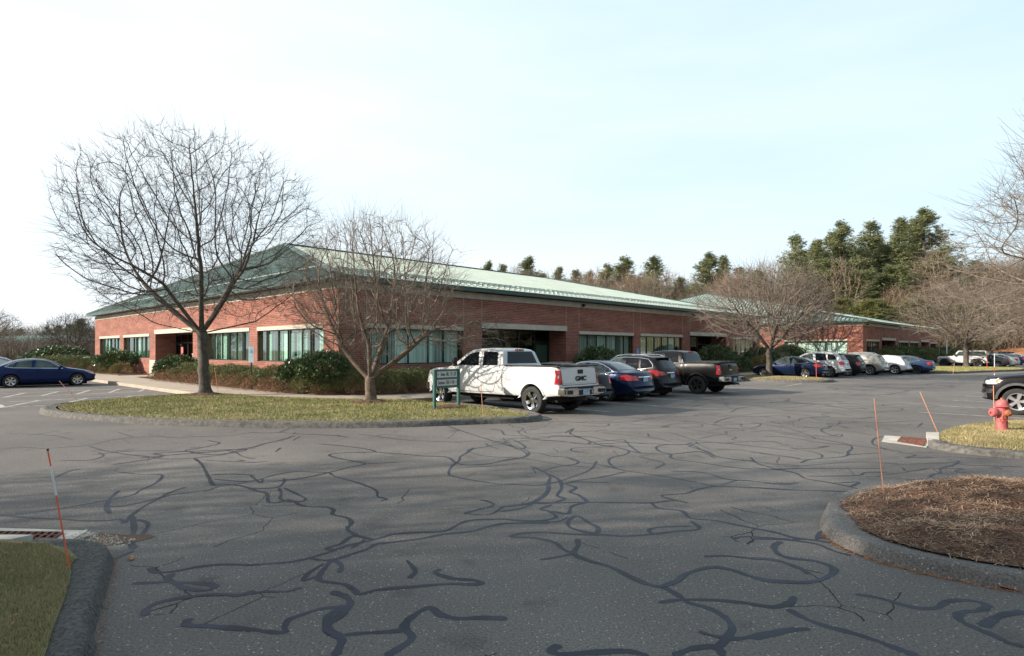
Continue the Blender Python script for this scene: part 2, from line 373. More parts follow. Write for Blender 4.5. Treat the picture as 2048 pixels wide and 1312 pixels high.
def blade_mat(name, a, b2, c):
    m = bpy.data.materials.new(name); m.use_nodes = True; nt = m.node_tree; b = nt.nodes['Principled BSDF']; N = nt.nodes.new
    g = N('ShaderNodeNewGeometry'); r = N('ShaderNodeValToRGB'); e = r.color_ramp.elements
    e[0].color = (*a, 1); e[1].color = (*c, 1); k = e.new(.5); k.color = (*b2, 1)
    tc = N('ShaderNodeTexCoord'); n = N('ShaderNodeTexNoise'); n.inputs['Scale'].default_value = .9; n.inputs['Detail'].default_value = 5; nt.links.new(tc.outputs['Object'], n.inputs['Vector'])
    mr = N('ShaderNodeMapRange'); mr.inputs['From Min'].default_value = .3; mr.inputs['From Max'].default_value = .7; nt.links.new(n.outputs['Fac'], mr.inputs['Value'])
    mx = N('ShaderNodeMix'); mx.inputs['Factor'].default_value = .55; nt.links.new(g.outputs['Random Per Island'], mx.inputs['A']); nt.links.new(mr.outputs['Result'], mx.inputs['B'])
    nt.links.new(mx.outputs['Result'], r.inputs['Fac']); nt.links.new(r.outputs['Color'], b.inputs['Base Color']); b.inputs['Roughness'].default_value = .7
    b.inputs['Specular IOR Level'].default_value = .2
    return m
M['blade'] = blade_mat('grass_blades', (.13, .165, .045), (.27, .265, .10), (.50, .42, .22))
M['blade_dry'] = blade_mat('dry_grass_blades', (.14, .155, .055), (.30, .255, .125), (.50, .41, .25))

# ---- big island in front of the near building
ISL = [(-14.12,19.02),(-14.72,20.4),(-14.5,21.42),(-14.12,22.67),(-13.51,24.07),(-12.4,24.62),(-11.3,24.6),(-10.0,23.54),(-7.9,22.6),(-5.82,21.97),(-4.3,21.95),(-3.64,21.7),(-2.42,20.6),(-0.95,19.1),(0.01,17.82),(0.5,17.0),(0.35,16.5),(-0.1,16.2),(-0.84,16.0),(-2.55,15.4),(-4.0,15.22),(-6.16,15.3),(-8.14,15.6),(-10.08,16.22),(-12.04,17.25),(-13.38,18.15)]
isl, ISLP = fill_mesh('island_lawn', ISL, .17, .13, M['grasssoil'], .4)
grass('island_grass', ISLP, .16, 60000, .05, .009, M['blade'], isl)
kerb('island_kerb', [(-12.6,24.95),(-13.65,24.2),(-14.3,22.8),(-14.75,21.5),(-14.98,20.4),(-14.75,19.2),(-13.75,17.95),(-12.25,16.95),(-10.2,15.93),(-8.2,15.3),(-6.2,14.98),(-4.0,14.9),(-2.5,15.08),(-.8,15.66),(.1,15.9),(.65,16.3),(.82,16.95),(.35,18.0),(-.6,19.3),(-2.1,21.0)], .22, .15, M['kerb_mid'])
# ---- grass patch and kerb at the bottom left
LG = [(-3.98,5.5),(-3.75,5.28),(-3.68,5.1),(-3.5,4.85),(-3.23,4.42),(-2.93,3.9),(-2.71,3.54),(-2.4,2.9),(-2.2,2.2),(-9,2.2),(-9,5.75),(-5.4,5.8),(-4.4,5.72)]
lg, LGP = fill_mesh('roadside_lawn', LG, .15, .11, M['grasssoil'], .25)
grass('roadside_grass', [(-4.3,5.65),(-3.75,5.25),(-3.5,4.85),(-3.23,4.42),(-2.93,3.9),(-2.71,3.54),(-2.5,2.9),(-6.5,2.9),(-6.5,5.75)], .14, 70000, .035, .0035, M['blade_dry'], lg)
kerb('roadside_kerb', [(-1.95,1.8),(-2.22,2.8),(-2.6,3.78),(-2.79,4.06),(-3.01,4.46),(-3.28,4.95),(-3.52,5.38),(-3.75,5.68),(-4.1,5.84),(-4.5,5.88)], .18, .115, M['kerb_dark'], wob=.003)
# ---- mulch island at the right foreground
RM = [(3.76,7.02),(3.72,6.78),(3.5,6.14),(3.52,5.81),(3.66,5.49),(3.95,5.18),(4.4,4.9),(5.6,4.4),(8.0,4.2),(9.5,4.8),(9.8,6.0),(9.2,7.2),(7.8,8.0),(6.52,8.32),(5.32,8.18),(4.56,7.82),(4.08,7.4)]
def mound(x, y, d): return .13*math.exp(-(((x-5.75)/.85)**2+((y-7.35)/.5)**2)) * min(1, d/.3) + .03*math.sin(x*7+y*3)*math.sin(y*9-x*2)*min(1, d/.3)
rm, RMP = fill_mesh('mulch_bed', RM, .21, .115, M['mulch'], .15, mound)
kerb('mulch_bed_kerb', [(5.35,8.35),(4.45,7.95),(3.88,7.45),(3.56,7.0),(3.34,6.6),(3.22,6.25),(3.19,5.93),(3.28,5.58),(3.52,5.24),(3.88,4.92),(4.3,4.66),(5.6,4.12),(8.0,3.9),(9.7,4.5)], .19, .115, M['asphalt'], wob=.003)
def shreds():
    dg = bpy.context.evaluated_depsgraph_get(); bb = BVHTree.FromObject(rm, dg); rnd = random.Random(3); v = []; c = 0
    while c < 42000:
        x = rnd.uniform(3.4, 8.0); y = rnd.uniform(4.2, 8.1)
        if not in_poly(RMP, x, y): continue
        h = bb.ray_cast(Vector((x, y, 3)), Vector((0, 0, -1)))
        if h[0] is None: continue
        z = h[0].z; a = rnd.uniform(0, 6.283); l = rnd.uniform(.02, .085); w = rnd.uniform(.0015, .005); t = rnd.uniform(-.35, .5)
        d = Vector((math.cos(a), math.sin(a), t)).normalized(); s = Vector((-math.sin(a), math.cos(a), rnd.uniform(-.4, .4)))*w
        p = Vector((x, y, z+rnd.uniform(-.004, .016))); v += [p-s, p+s, p+d*l+s*.6, p+d*l-s*.6]; c += 1
    me = np_mesh('mulch_shreds', v, np.arange(len(v)).reshape(-1, 4), 4); tag(add_mesh('mulch_shreds', me, M['straw']), kind='stuff')
shreds()
# ---- grass patch by the hydrant
RG = [(8.55,12.3),(8.95,12.85),(9.35,13.35),(10.1,14.1),(11.26,14.95),(13.0,15.7),(14.2,15.7),(15.4,14.9),(17.0,13.6),(19.0,11.6),(22,9.0),(12,9.9),(10.4,10.3),(9.25,10.9),(8.65,11.3),(8.4,11.7)]
rg, RGP = fill_mesh('hydrant_lawn', RG, .13, .09, M['grasssoil'], .4)
grass('hydrant_lawn_grass', [p for p in RG if p[0] < 13.5] + [], .12, 34000, .045, .006, M['blade_dry'], rg)
kerb('hydrant_lawn_kerb', [(8.3,12.2),(8.12,11.7),(8.42,11.05),(9.1,10.55),(10.3,9.95),(12,9.55),(20,8.6)], .25, .12, M['kerb_mid'])

# ---- drains
def drain(name, slab, gr, label, nb=9, kerbstone=None):
    t = empty(name, (0, 0, 0), 0, label, 'storm drain', 'storm drains in the asphalt')
    m = MB(); S = [Vector((p[0], p[1], .008)) for p in slab]; G = [Vector((p[0], p[1], .008)) for p in gr]
    # collar as quads between slab corners and grate corners
    for i in range(4): m.quad(S[i], S[(i+1)%4], G[(i+1)%4], G[i]); m.quad(G[i], G[(i+1)%4], G[(i+1)%4]-Vector((0,0,.006)), G[i]-Vector((0,0,.006)))
    m.build('concrete_collar', M['conc2'], t)
    m = MB(); m.quad(*[g+Vector((0,0,-.004)) for g in G]); m.build('pit', M['void'], t)
    m = MB()
    for i in range(nb+1):
        f = i/nb; a = G[0].lerp(G[1], f); b = G[3].lerp(G[2], f); m.bar(a, b, .022, .02)
    for f in (0, .33, .66, 1): m.bar(G[0].lerp(G[3], f)+Vector((0,0,.004)), G[1].lerp(G[2], f)+Vector((0,0,.004)), .018, .014)
    m.build('grate', M['grate'], t)
    if kerbstone:
        m = MB(); K = [Vector((p[0], p[1], 0)) for p in kerbstone]
        m.quad(*[k+Vector((0,0,.12)) for k in K])
        for i in range(4): m.quad(K[i], K[(i+1)%4], K[(i+1)%4]+Vector((0,0,.12)), K[i]+Vector((0,0,.12)))
        m.build('kerbstone', M['conc2'], t)
    return t
drain('storm_drain', [(7.62,12.62),(8.25,13.55),(8.98,13.1),(8.02,11.85)], [(7.95,12.62),(8.43,13.25),(8.80,12.98),(8.1,12.05)], 'rusty storm drain grate beside the lawn with the red hydrant', 10, [(8.22,12.1),(8.45,12.1),(9.25,13.25),(9.0,13.3)])
drain('storm_drain', [(-6.0,6.56),(-4.45,6.42),(-4.36,5.93),(-6.0,5.9)], [(-5.8,6.36),(-4.64,6.31),(-4.54,6.0),(-5.8,6.04)], 'storm drain grate with pale broken concrete collar at the lower left', 16, [(-6.0,5.78),(-4.72,5.76),(-4.62,5.9),(-6.0,5.92)])
# rubble and dirt beside the left drain
m = MB(); rr = random.Random(4)
for k in range(420):
    x = -4.5+rr.random()**1.5*.75; y = 6.42-(x+4.5)*.45+rr.uniform(-.22, .04); r = rr.uniform(.004, .016)
    p = [Vector((x+math.cos(a)*r*rr.uniform(.7,1.2), y+math.sin(a)*r*rr.uniform(.7,1.2), 0)) for a in (0.3,1.6,2.9,4.5)]
    m.quad(*p[::-1]); top = Vector((x, y, r*1.1))
    for i in range(4): m.quad(p[i], p[(i+1)%4], top)
tag(m.build('rubble', M['conc2']), kind='stuff')
sheet('dirt_patch', [(-4.36,6.0),(-4.3,6.38),(-4.0,6.28),(-3.75,6.3),(-3.62,6.22),(-3.72,6.05),(-3.95,5.93)], .004, M['bedsoil'])
# leaf litter in the gutters
m = MB()
def scatter_line(line, n, wid):
    L_ = [Vector((p[0], p[1], 0)) for p in line]
    for k in range(n):
        i = rr.randrange(len(L_)-1); p = L_[i].lerp(L_[i+1], rr.random()) + Vector((rr.gauss(0, wid), rr.gauss(0, wid), .006)); a = rr.uniform(0, 6.28); s = rr.uniform(.004, .016)
        d = Vector((math.cos(a), math.sin(a), rr.uniform(-.1,.5)))*s; e = Vector((-math.sin(a), math.cos(a), 0))*s*.35; m.quad(p-d, p+e, p+d, p-e)
scatter_line([(3.2,6.3),(3.15,5.93),(3.25,5.55),(3.48,5.2),(3.85,4.88),(4.3,4.6)], 1500, .02)
scatter_line([(-2.55,3.78),(-2.98,4.46),(-3.24,4.95),(-3.49,5.38),(-3.7,5.66)], 260, .018)
tag(m.build('gutter_litter', M['litter']), kind='stuff')
def litter(name, poly, z, n, s0, s1, mt):
    m = MB(); xs = [p[0] for p in poly]; ys = [p[1] for p in poly]; c = 0
    while c < n:
        x = rr.uniform(min(xs), max(xs)); y = rr.uniform(min(ys), max(ys))
        if not in_poly(poly, x, y): continue
        a = rr.uniform(0, 6.28); s = rr.uniform(s0, s1); d = Vector((math.cos(a), math.sin(a), rr.uniform(-.3, .5)))*s; e = Vector((-math.sin(a), math.cos(a), rr.uniform(-.3, .3)))*s*.6; p = Vector((x, y, z+rr.uniform(.0, .03))); m.quad(p-d, p+e, p+d, p-e); c += 1
    tag(m.build(name, mt), kind='stuff')
litter('lawn_leaves', ISL, .19, 420, .02, .05, M['litter'])
litter('lawn_leaves', [(-6.5,2.9),(-6.5,5.6),(-4.2,5.5),(-3.6,4.8),(-3.0,3.7),(-2.6,2.9)], .165, 160, .006, .02, M['litter'])
litter('bed_leaves', [(W(*q).x, W(*q).y) for q in [(11.4,24),(11.9,22.1),(12.8,20.7),(14.6,19.85),(30,19.7),(30,20.8),(15,21),(13,22.5),(12.6,24),(12.6,44),(11.4,44)]], .21, 5200, .02, .05, M['litter'])
def oak_leaf(x, y, s, rz, label):
    m = MB(); o = [(0,-1.2),(.08,-.7),(.35,-.75),(.25,-.4),(.6,-.25),(.3,0),(.65,.35),(.28,.4),(.3,.8),(0,1.05),(-.3,.8),(-.28,.4),(-.65,.35),(-.3,0),(-.6,-.25),(-.25,-.4),(-.35,-.75),(-.08,-.7)]
    m.quad(*[(px*s, py*s, .012+.02*abs(px)*s*6) for px, py in o]); m.quad(*[(px*s, py*s, .009+.02*abs(px)*s*6) for px, py in o[::-1]])
    l = m.build('fallen_leaf', M['litter']); l.location = (x, y, .004); l.rotation_euler = (.1, .1, rz); tag(l, label, 'leaf', 'fallen leaves on the asphalt')
oak_leaf(3.93, 4.85, .06, 1.0, 'large brown oak leaf against the mulch bed kerb at lower right')
oak_leaf(-4.66, 10.5, .07, 1.9, 'small brown leaf lying on open asphalt left of centre')
oak_leaf(-3.45, 5.55, .05, .5, 'pale dry leaf at the foot of the black roadside kerb')

# ---- tar sealed cracks
M['tar'] = mat('tar_sealant', (.030, .035, .052), .5, var=.35, scale=2.5, bump=.10, bscale=18, spec=.14)
CRACKS=[
(0.075,[(-2.31,5.4),(-2.17,5.44),(-1.99,5.48),(-1.85,5.59),(-1.72,5.75),(-1.6,5.94),(-1.38,6.13),(-1.22,6.31),(-0.99,6.37),(-0.71,6.42),(-0.58,6.67),(-0.45,6.83),(-0.11,6.87),(0.09,6.8),(0.42,6.81)]),
(0.075,[(-1.85,5.59),(-1.72,5.53),(-1.61,5.55),(-1.5,5.68),(-1.37,5.86),(-1.33,5.99),(-1.17,6.05),(-0.92,6.16),(-0.7,6.31),(-0.43,6.41),(-0.23,6.6),(-0.03,6.71),(0.42,6.71)]),
(0.09,[(-1.38,6.13),(-1.57,6.25),(-1.75,6.5),(-1.76,6.71),(-1.86,6.92),(-2.07,7.07),(-2.12,7.27),(-2.25,7.4),(-2.53,7.44),(-2.78,7.7),(-3.01,7.61),(-3.24,8.09),(-3.43,8.24),(-3.6,8.41)]),
(0.07,[(-1.6,5.94),(-1.67,5.83),(-1.78,5.86),(-1.68,5.99),(-1.64,6.22),(-1.57,6.25)]),
(0.06,[(-1.57,6.25),(-1.48,6.16),(-1.54,5.86)]),
(0.09,[(-1.63,5.55),(-1.63,5.35),(-1.62,5.13),(-1.56,5.03),(-1.36,4.96),(-1.24,4.83),(-1.18,4.76),(-1.05,4.85),(-0.8,4.91),(-0.52,4.97),(-0.34,4.96),(-0.24,4.98),(-0.32,5.05),(-0.5,5.09),(-0.65,5.22),(-0.62,5.31)]),
(0.08,[(-1.63,5.55),(-1.51,5.41),(-1.47,5.22)]),
(0.06,[(-1.64,5.13),(-1.72,5.05),(-1.73,5.22),(-1.67,5.44)]),
(0.11,[(-1.42,4.81),(-1.29,4.72),(-1.21,4.59),(-1.23,4.37),(-1.27,4.26),(-1.24,4.15),(-1.16,4.07),(-1.11,3.99),(-1.1,3.8)]),
(0.1,[(-1.24,4.54),(-1.31,4.37),(-1.27,4.17),(-1.2,4.07)]),
(0.09,[(-1.22,4.54),(-1.4,4.49),(-1.5,4.4),(-1.57,4.31),(-1.56,4.2),(-1.53,4.12),(-1.62,4.12),(-1.79,4.17)]),
(0.08,[(-1.12,4.08),(-0.97,4.11),(-0.87,4.12),(-0.73,4.15)]),
(0.11,[(-0.78,3.8),(-0.72,3.9),(-0.66,4.04),(-0.74,4.2),(-0.71,4.36),(-0.61,4.51),(-0.51,4.39),(-0.39,4.33),(-0.23,4.34),(-0.03,4.33)]),
(0.06,[(-2.04,4.76),(-1.95,4.81),(-1.78,4.81),(-1.68,4.9)]),
(0.05,[(-0.95,5.53),(-0.83,5.26),(-0.86,5.09)]),
(0.05,[(-3.47,8.84),(-3.13,9.05),(-2.84,9.49),(-2.62,9.93),(-2.45,10.19),(-2.65,10.41),(-3.01,10.7),(-3.31,11.07),(-3.12,11.32),(-2.57,11.4),(-2.83,11.77),(-3.33,12.1),(-3.93,12.4)]),
(0.045,[(-2.45,10.19),(-2.22,10.28),(-1.94,10.37)]),
(0.045,[(-2.57,11.4),(-2.24,11.24),(-1.96,11.16),(-1.6,10.97),(-1.17,10.86),(-0.96,10.36),(-0.76,10.11),(-0.38,10.23),(-0.08,10.61),(0.23,10.88),(0.31,11.36),(0.15,11.88),(-0.21,12.45),(-0.69,13.35),(-1.17,14.33),(-1.6,15.24)]),
(0.04,[(-0.99,9.75),(-0.66,9.93),(-0.29,10.04),(0.13,10.28),(0.25,10.28)]),
(0.05,[(-2.84,9.49),(-2.64,9.18),(-2.2,8.75),(-1.85,8.3),(-1.74,7.94),(-1.6,7.8),(-1.66,7.69)]),
(0.05,[(-2.84,9.49),(-3.07,9.52),(-3.39,9.55),(-3.6,9.31),(-3.69,9.05),(-3.79,8.84)]),
(0.05,[(-3.6,8.41),(-3.35,8.41),(-3.24,8.49),(-3.28,8.81),(-3.37,9.05)]),
(0.07,[(-3.21,8.43),(-3.05,8.09),(-2.95,7.8),(-2.74,7.61)]),
(0.05,[(-3.14,8.43),(-2.85,8.09),(-2.63,7.8),(-2.67,7.66),(-2.88,7.8)]),
(0.04,[(-3.69,9.05),(-3.59,8.75),(-3.99,9.31)]),
(0.04,[(-6.03,14.08),(-5.59,14.02),(-5.39,14.14),(-5.37,14.79)]),
(0.04,[(-5.39,14.14),(-4.79,13.84),(-4.26,13.72),(-3.57,13.38)]),
(0.04,[(-3.48,13.84),(-3.0,13.49),(-2.31,12.95),(-1.71,12.75),(-1.21,12.65),(-0.78,12.77),(-0.25,12.75)]),
(0.04,[(-3.0,13.49),(-2.82,13.78),(-2.24,13.44)]),
(0.04,[(-4.59,12.82),(-4.67,13.49)]),
(0.05,[(-4.41,11.4),(-4.49,11.88)]),
(0.04,[(-4.41,10.31),(-4.16,10.44)]),
(0.04,[(-0.54,12.45),(-0.45,12.1),(-0.27,11.77)]),
(0.04,[(-0.01,15.35),(0.27,14.72),(0.14,14.14),(0.4,13.22),(0.82,13.27)]),
(0.05,[(-0.21,12.45),(0.01,12.95),(0.26,11.99),(0.08,11.77),(-0.14,12.7),(-0.43,12.5)]),
(0.05,[(-0.56,7.11),(-0.42,7.27),(-0.23,7.48),(-0.29,7.66),(-0.4,7.75)]),
(0.06,[(-0.56,7.11),(-0.26,7.07),(-0.08,7.44),(0.18,7.52),(0.37,7.8),(0.5,8.3),(0.47,8.75)]),
(0.06,[(-8.97,11.79),(-8.69,12.0),(-8.43,12.22),(-8.45,12.87),(-8.28,13.17),(-7.87,13.49),(-7.37,13.28),(-6.89,13.44),(-6.37,13.54),(-5.93,14.17)]),
(0.05,[(-9.8,11.71),(-9.53,11.92),(-8.97,11.79)]),
(0.06,[(-8.33,12.07),(-7.74,11.59),(-7.08,11.17),(-6.48,10.9),(-6.04,10.67),(-5.65,10.72),(-5.36,10.99),(-5.24,11.08),(-5.19,11.59),(-4.97,11.88)]),
(0.05,[(-7.78,10.51),(-7.29,10.56),(-7.34,10.99),(-7.68,11.36)]),
(0.09,[(-5.56,10.72),(-5.15,10.16),(-4.56,9.19),(-4.19,8.6),(-4.08,8.66),(-3.78,8.55),(-3.47,8.29)]),
(0.04,[(-5.27,10.51),(-4.83,10.44),(-4.31,10.31)]),
(0.045,[(-4.58,9.34),(-4.28,9.37),(-3.89,9.29)]),
(0.05,[(-4.39,9.01),(-4.08,8.89),(-3.81,8.83)]),
(0.06,[(-4.13,8.19),(-4.07,8.5),(-3.86,8.72),(-3.74,8.95)]),
(0.07,[(-4.07,8.34),(-4.38,8.09),(-4.5,7.95),(-4.48,7.5),(-4.38,7.07),(-4.26,6.72),(-4.38,6.86),(-4.5,6.82)]),
(0.05,[(-4.52,8.5),(-4.56,8.14),(-4.55,7.81),(-4.73,7.46),(-4.91,7.42)]),
(0.06,[(-4.5,6.82),(-4.69,6.8),(-5.02,6.86),(-5.44,6.93),(-5.89,7.04)]),
(0.08,[(-5.32,8.29),(-5.13,7.81),(-4.89,7.38),(-4.67,7.11)]),
(0.11,[(-4.34,7.0),(-3.99,6.46),(-3.81,6.11),(-3.61,5.85)]),
(0.09,[(-4.19,6.86),(-3.98,6.69),(-3.82,6.34),(-3.75,6.11)]),
(0.03,[(-3.58,5.8),(-3.6,5.63),(-3.63,5.53)]),
(0.05,[(-6.81,9.13),(-6.94,9.58),(-6.9,9.79)]),
(0.05,[(-11.59,13.99),(-11.02,13.88),(-10.38,13.65),(-10.05,13.52),(-9.21,12.87)]),
(0.05,[(-10.76,13.6),(-10.68,13.99),(-10.61,14.38)]),
(0.04,[(-9.14,14.17),(-8.29,13.38)]),
(0.09,[(-3.16,5.34),(-3.05,5.23),(-2.9,5.25),(-2.75,5.36),(-2.55,5.42),(-2.26,5.4)]),
(0.11,[(-2.88,5.21),(-2.86,5.08),(-2.75,5.0),(-2.56,4.99),(-2.39,4.93),(-2.41,4.84),(-2.56,4.86),(-2.68,4.93),(-2.8,5.04)]),
(0.07,[(-3.09,4.98),(-2.92,5.0),(-2.79,5.02)]),
(0.1,[(-2.62,4.37),(-2.68,4.49),(-2.65,4.61),(-2.48,4.71),(-2.3,4.76),(-2.12,4.74),(-2.02,4.82)]),
(0.11,[(-2.28,4.33),(-2.25,4.23),(-2.1,4.21),(-1.91,4.18),(-1.74,4.15)]),
(0.045,[(-0.25,12.95),(0.13,13.22),(0.71,13.22),(0.93,13.55),(1.32,13.44),(1.57,12.95),(1.77,12.22),(2.02,11.99),(2.21,11.52),(2.43,11.26),(2.9,11.16),(3.28,11.36),(3.53,11.4),(3.56,10.7)]),
(0.05,[(-0.24,12.45),(0.12,11.77),(0.27,11.16),(0.17,10.79),(-0.2,10.44)]),
(0.05,[(0.28,11.36),(0.51,11.26),(0.69,10.97),(0.94,10.88),(1.12,10.53),(1.06,10.19),(0.77,9.99),(0.52,9.66),(0.48,9.52)]),
(0.05,[(0.94,10.88),(1.17,10.36),(1.47,10.11),(1.77,9.66),(2.08,9.38),(2.37,9.12),(2.62,8.81),(2.84,8.54),(3.15,8.49),(3.54,8.41),(3.89,8.28)]),
(0.05,[(1.77,9.66),(1.66,9.88),(1.64,10.36),(1.75,10.79),(2.08,11.16),(2.19,11.56),(2.02,11.99)]),
(0.045,[(2.02,11.99),(1.67,11.99),(1.23,11.88),(1.13,11.56),(1.43,11.2)]),
(0.045,[(1.53,12.57),(1.85,12.75),(2.33,12.95),(2.36,12.7),(2.34,11.99),(2.36,11.26)]),
(0.05,[(1.21,14.02),(1.49,14.79),(1.32,13.93),(1.46,13.35),(1.62,12.7),(1.53,12.33)]),
(0.035,[(0.31,16.4),(1.12,16.28),(2.02,15.88),(2.46,15.72),(2.3,15.24),(1.73,15.35)]),
(0.035,[(1.85,16.4),(2.54,16.2),(3.18,15.61),(3.73,15.24),(3.87,15.06),(3.21,14.89),(2.55,14.89)]),
(0.04,[(2.85,14.39),(3.28,14.23),(3.66,13.93),(3.82,13.08),(4.04,12.7),(4.35,12.5),(4.88,12.65),(5.37,12.75),(5.46,12.45)]),
(0.04,[(2.04,14.08),(2.47,13.72),(2.88,13.35),(3.13,13.08),(3.32,12.65)]),
(0.05,[(2.9,11.16),(2.77,11.46),(2.83,11.99),(3.11,12.26),(3.57,12.22),(3.61,11.67),(3.62,10.88)]),
(0.05,[(2.9,11.16),(2.81,10.7),(3.15,10.36),(3.37,10.11),(3.7,9.81),(4.19,9.73),(4.41,9.38)]),
(0.05,[(3.46,11.99),(3.74,12.45),(4.19,12.57),(4.61,12.22),(5.39,11.46)]),
(0.05,[(3.5,11.99),(3.65,11.46),(3.65,10.97),(3.83,10.65),(4.14,10.41),(4.39,10.15),(4.74,10.08)]),
(0.04,[(3.87,11.73),(4.34,11.6),(4.7,11.16),(5.04,10.7)]),
(0.04,[(2.25,10.88),(2.5,10.44),(2.53,10.19),(2.29,9.81)]),
(0.04,[(2.49,9.59),(2.87,9.55),(3.05,9.31),(3.15,8.99),(3.47,8.87),(3.79,8.69),(4.1,8.75)]),
(0.04,[(2.91,8.57),(3.31,8.93),(3.58,8.81),(3.74,8.63),(3.99,8.63)]),
(0.04,[(3.89,9.93),(4.19,9.73),(4.65,9.88)]),
(0.04,[(1.42,8.75),(0.99,8.81),(0.81,8.75)]),
(0.05,[(1.78,9.55),(1.33,9.14),(0.98,8.93),(0.75,8.69)]),
(0.08,[(0.3,10.04),(0.56,9.31),(0.52,8.75),(0.47,8.19),(0.28,7.7),(0.12,7.52),(-0.15,7.4)]),
(0.09,[(0.56,9.38),(0.69,8.93),(0.68,8.41),(0.59,7.99),(0.67,7.8),(0.43,7.57),(0.23,7.61)]),
(0.08,[(0.7,8.75),(0.88,8.46),(0.78,8.19),(0.88,7.99),(0.93,7.66),(0.73,7.44),(0.65,7.11),(0.49,7.19),(0.35,7.31),(0.49,7.52)]),
(0.05,[(-0.14,7.19),(0.12,7.35),(0.3,7.61),(0.52,7.6),(0.93,7.63),(1.42,7.61),(1.75,7.61),(2.03,7.72),(2.19,7.6)]),
(0.06,[(2.84,8.54),(2.54,8.35),(2.3,8.11),(1.96,7.99),(2.02,7.8),(2.18,7.61)]),
(0.08,[(1.73,7.6),(1.76,7.35),(2.0,7.23),(2.02,6.92),(2.27,6.81),(2.49,6.6),(2.7,6.41),(2.89,6.13)]),
(0.08,[(1.99,6.81),(1.99,6.5),(1.72,6.41),(1.45,6.31),(1.16,6.25),(0.91,6.29),(0.62,6.31),(0.34,6.37),(0.1,6.34),(-0.01,6.22),(0.21,6.19),(0.41,6.05),(0.49,5.83),(0.58,5.7)]),
(0.05,[(1.45,6.31),(1.45,6.47),(1.61,6.57),(1.93,6.6)]),
(0.09,[(0.88,6.33),(0.92,6.54),(0.85,6.71),(0.75,7.0),(0.63,6.81),(0.62,6.57),(0.74,6.41),(0.88,6.33)]),
(0.05,[(0.64,6.96),(0.5,6.78),(0.22,6.74),(-0.13,6.71)]),
(0.05,[(-0.13,6.88),(0.23,6.81),(0.45,6.88),(0.5,7.03),(0.39,7.27)]),
(0.06,[(0.25,5.54),(0.44,5.63),(0.56,5.7)]),
(0.1,[(0.66,6.16),(0.64,5.94),(0.58,5.7),(0.7,5.51),(0.87,5.35),(1.01,5.09),(1.11,4.96),(1.2,4.92),(1.35,5.03),(1.51,5.22),(1.75,5.35),(1.9,5.28),(2.01,5.13),(2.12,5.03),(2.36,5.01)]),
(0.07,[(1.76,5.63),(1.96,5.65),(2.16,5.59),(2.39,5.53),(2.5,5.3)]),
(0.08,[(2.23,6.16),(2.37,6.23),(2.57,6.19),(2.7,6.16),(2.88,6.12)]),
(0.1,[(1.2,4.92),(1.28,4.76),(1.33,4.6),(1.44,4.51),(1.51,4.37),(1.51,4.2),(1.44,4.07),(1.36,4.01)]),
(0.09,[(1.1,4.6),(1.28,4.65),(1.52,4.65),(1.74,4.6),(1.91,4.54),(2.06,4.57),(2.18,4.72)]),
(0.1,[(1.37,4.03),(1.51,4.03),(1.73,4.11),(1.96,4.17)]),
(0.11,[(0.31,3.94),(0.25,3.87),(0.31,3.82),(0.49,3.84),(0.72,3.86),(0.85,3.8)]),
(0.11,[(1.0,3.8),(1.12,3.88),(1.26,3.92),(1.32,3.88),(1.3,3.8)]),
(0.1,[(1.44,4.07),(1.34,3.94),(1.26,3.91)]),
(0.05,[(1.26,4.13),(1.33,4.07),(1.41,4.04)]),
(0.035,[(3.69,15.06),(4.24,15.8),(4.77,15.72),(4.72,15.24),(4.08,14.89)]),
(0.035,[(4.0,15.24),(4.37,14.39),(4.64,13.93),(4.88,13.35),(4.66,12.95),(4.92,12.65)]),
(0.035,[(4.5,16.4),(5.13,16.11),(5.87,15.8),(5.7,15.24),(5.83,14.89),(6.35,15.61),(6.38,16.28)]),
(0.035,[(5.09,14.89),(5.77,14.72),(6.18,14.08),(6.55,13.93)]),
(0.035,[(6.91,16.4),(6.93,15.8),(7.4,15.72)]),
(0.08,[(2.54,6.53),(2.72,6.4),(2.86,6.19),(3.04,6.1),(3.16,5.99),(3.2,5.78),(3.25,5.6),(3.35,5.55)]),
(0.1,[(3.05,6.13),(3.24,6.4),(3.31,6.34),(3.19,6.22),(3.08,6.16)]),
(0.06,[(2.4,6.16),(2.71,6.13),(2.98,5.99),(3.04,5.78),(3.13,5.65)]),
(0.1,[(2.67,6.07),(2.54,5.93),(2.48,5.72),(2.53,5.59),(2.69,5.53),(2.78,5.44),(2.79,5.3),(2.65,5.13),(2.44,5.01),(2.24,5.01),(2.07,5.09),(2.0,5.14)]),
(0.07,[(2.17,5.58),(2.32,5.55),(2.44,5.46),(2.51,5.32),(2.51,5.19)]),
(0.11,[(1.78,4.57),(1.92,4.52),(2.08,4.59),(2.17,4.7)]),
(0.11,[(2.02,4.49),(2.07,4.34),(2.16,4.21),(2.27,4.12),(2.38,4.0),(2.46,3.88),(2.52,3.8)]),
(0.1,[(1.57,4.03),(1.74,4.09),(1.89,4.15),(2.03,4.17)]),
(0.1,[(2.67,4.76),(2.8,4.7),(2.89,4.59),(2.98,4.51),(3.12,4.51),(3.29,4.62),(3.42,4.65),(3.51,4.62),(3.53,4.54),(3.4,4.46),(3.28,4.44),(3.18,4.37),(3.15,4.28),(3.17,4.17),(3.21,4.07),(3.22,3.97),(3.28,3.92)]),
(0.13,[(3.23,4.2),(3.38,4.31),(3.55,4.4),(3.72,4.44)]),
(0.05,[(3.29,8.46),(3.72,8.32),(4.3,8.24),(4.67,8.17),(4.87,8.04)]),
(0.06,[(4.09,10.52),(4.12,10.27),(4.19,9.81),(4.37,9.45),(4.34,9.05),(4.51,8.8),(4.7,8.49),(4.74,8.21)]),
(0.05,[(4.43,9.22),(4.72,9.22),(5.24,9.27),(5.48,9.49),(5.83,9.52)]),
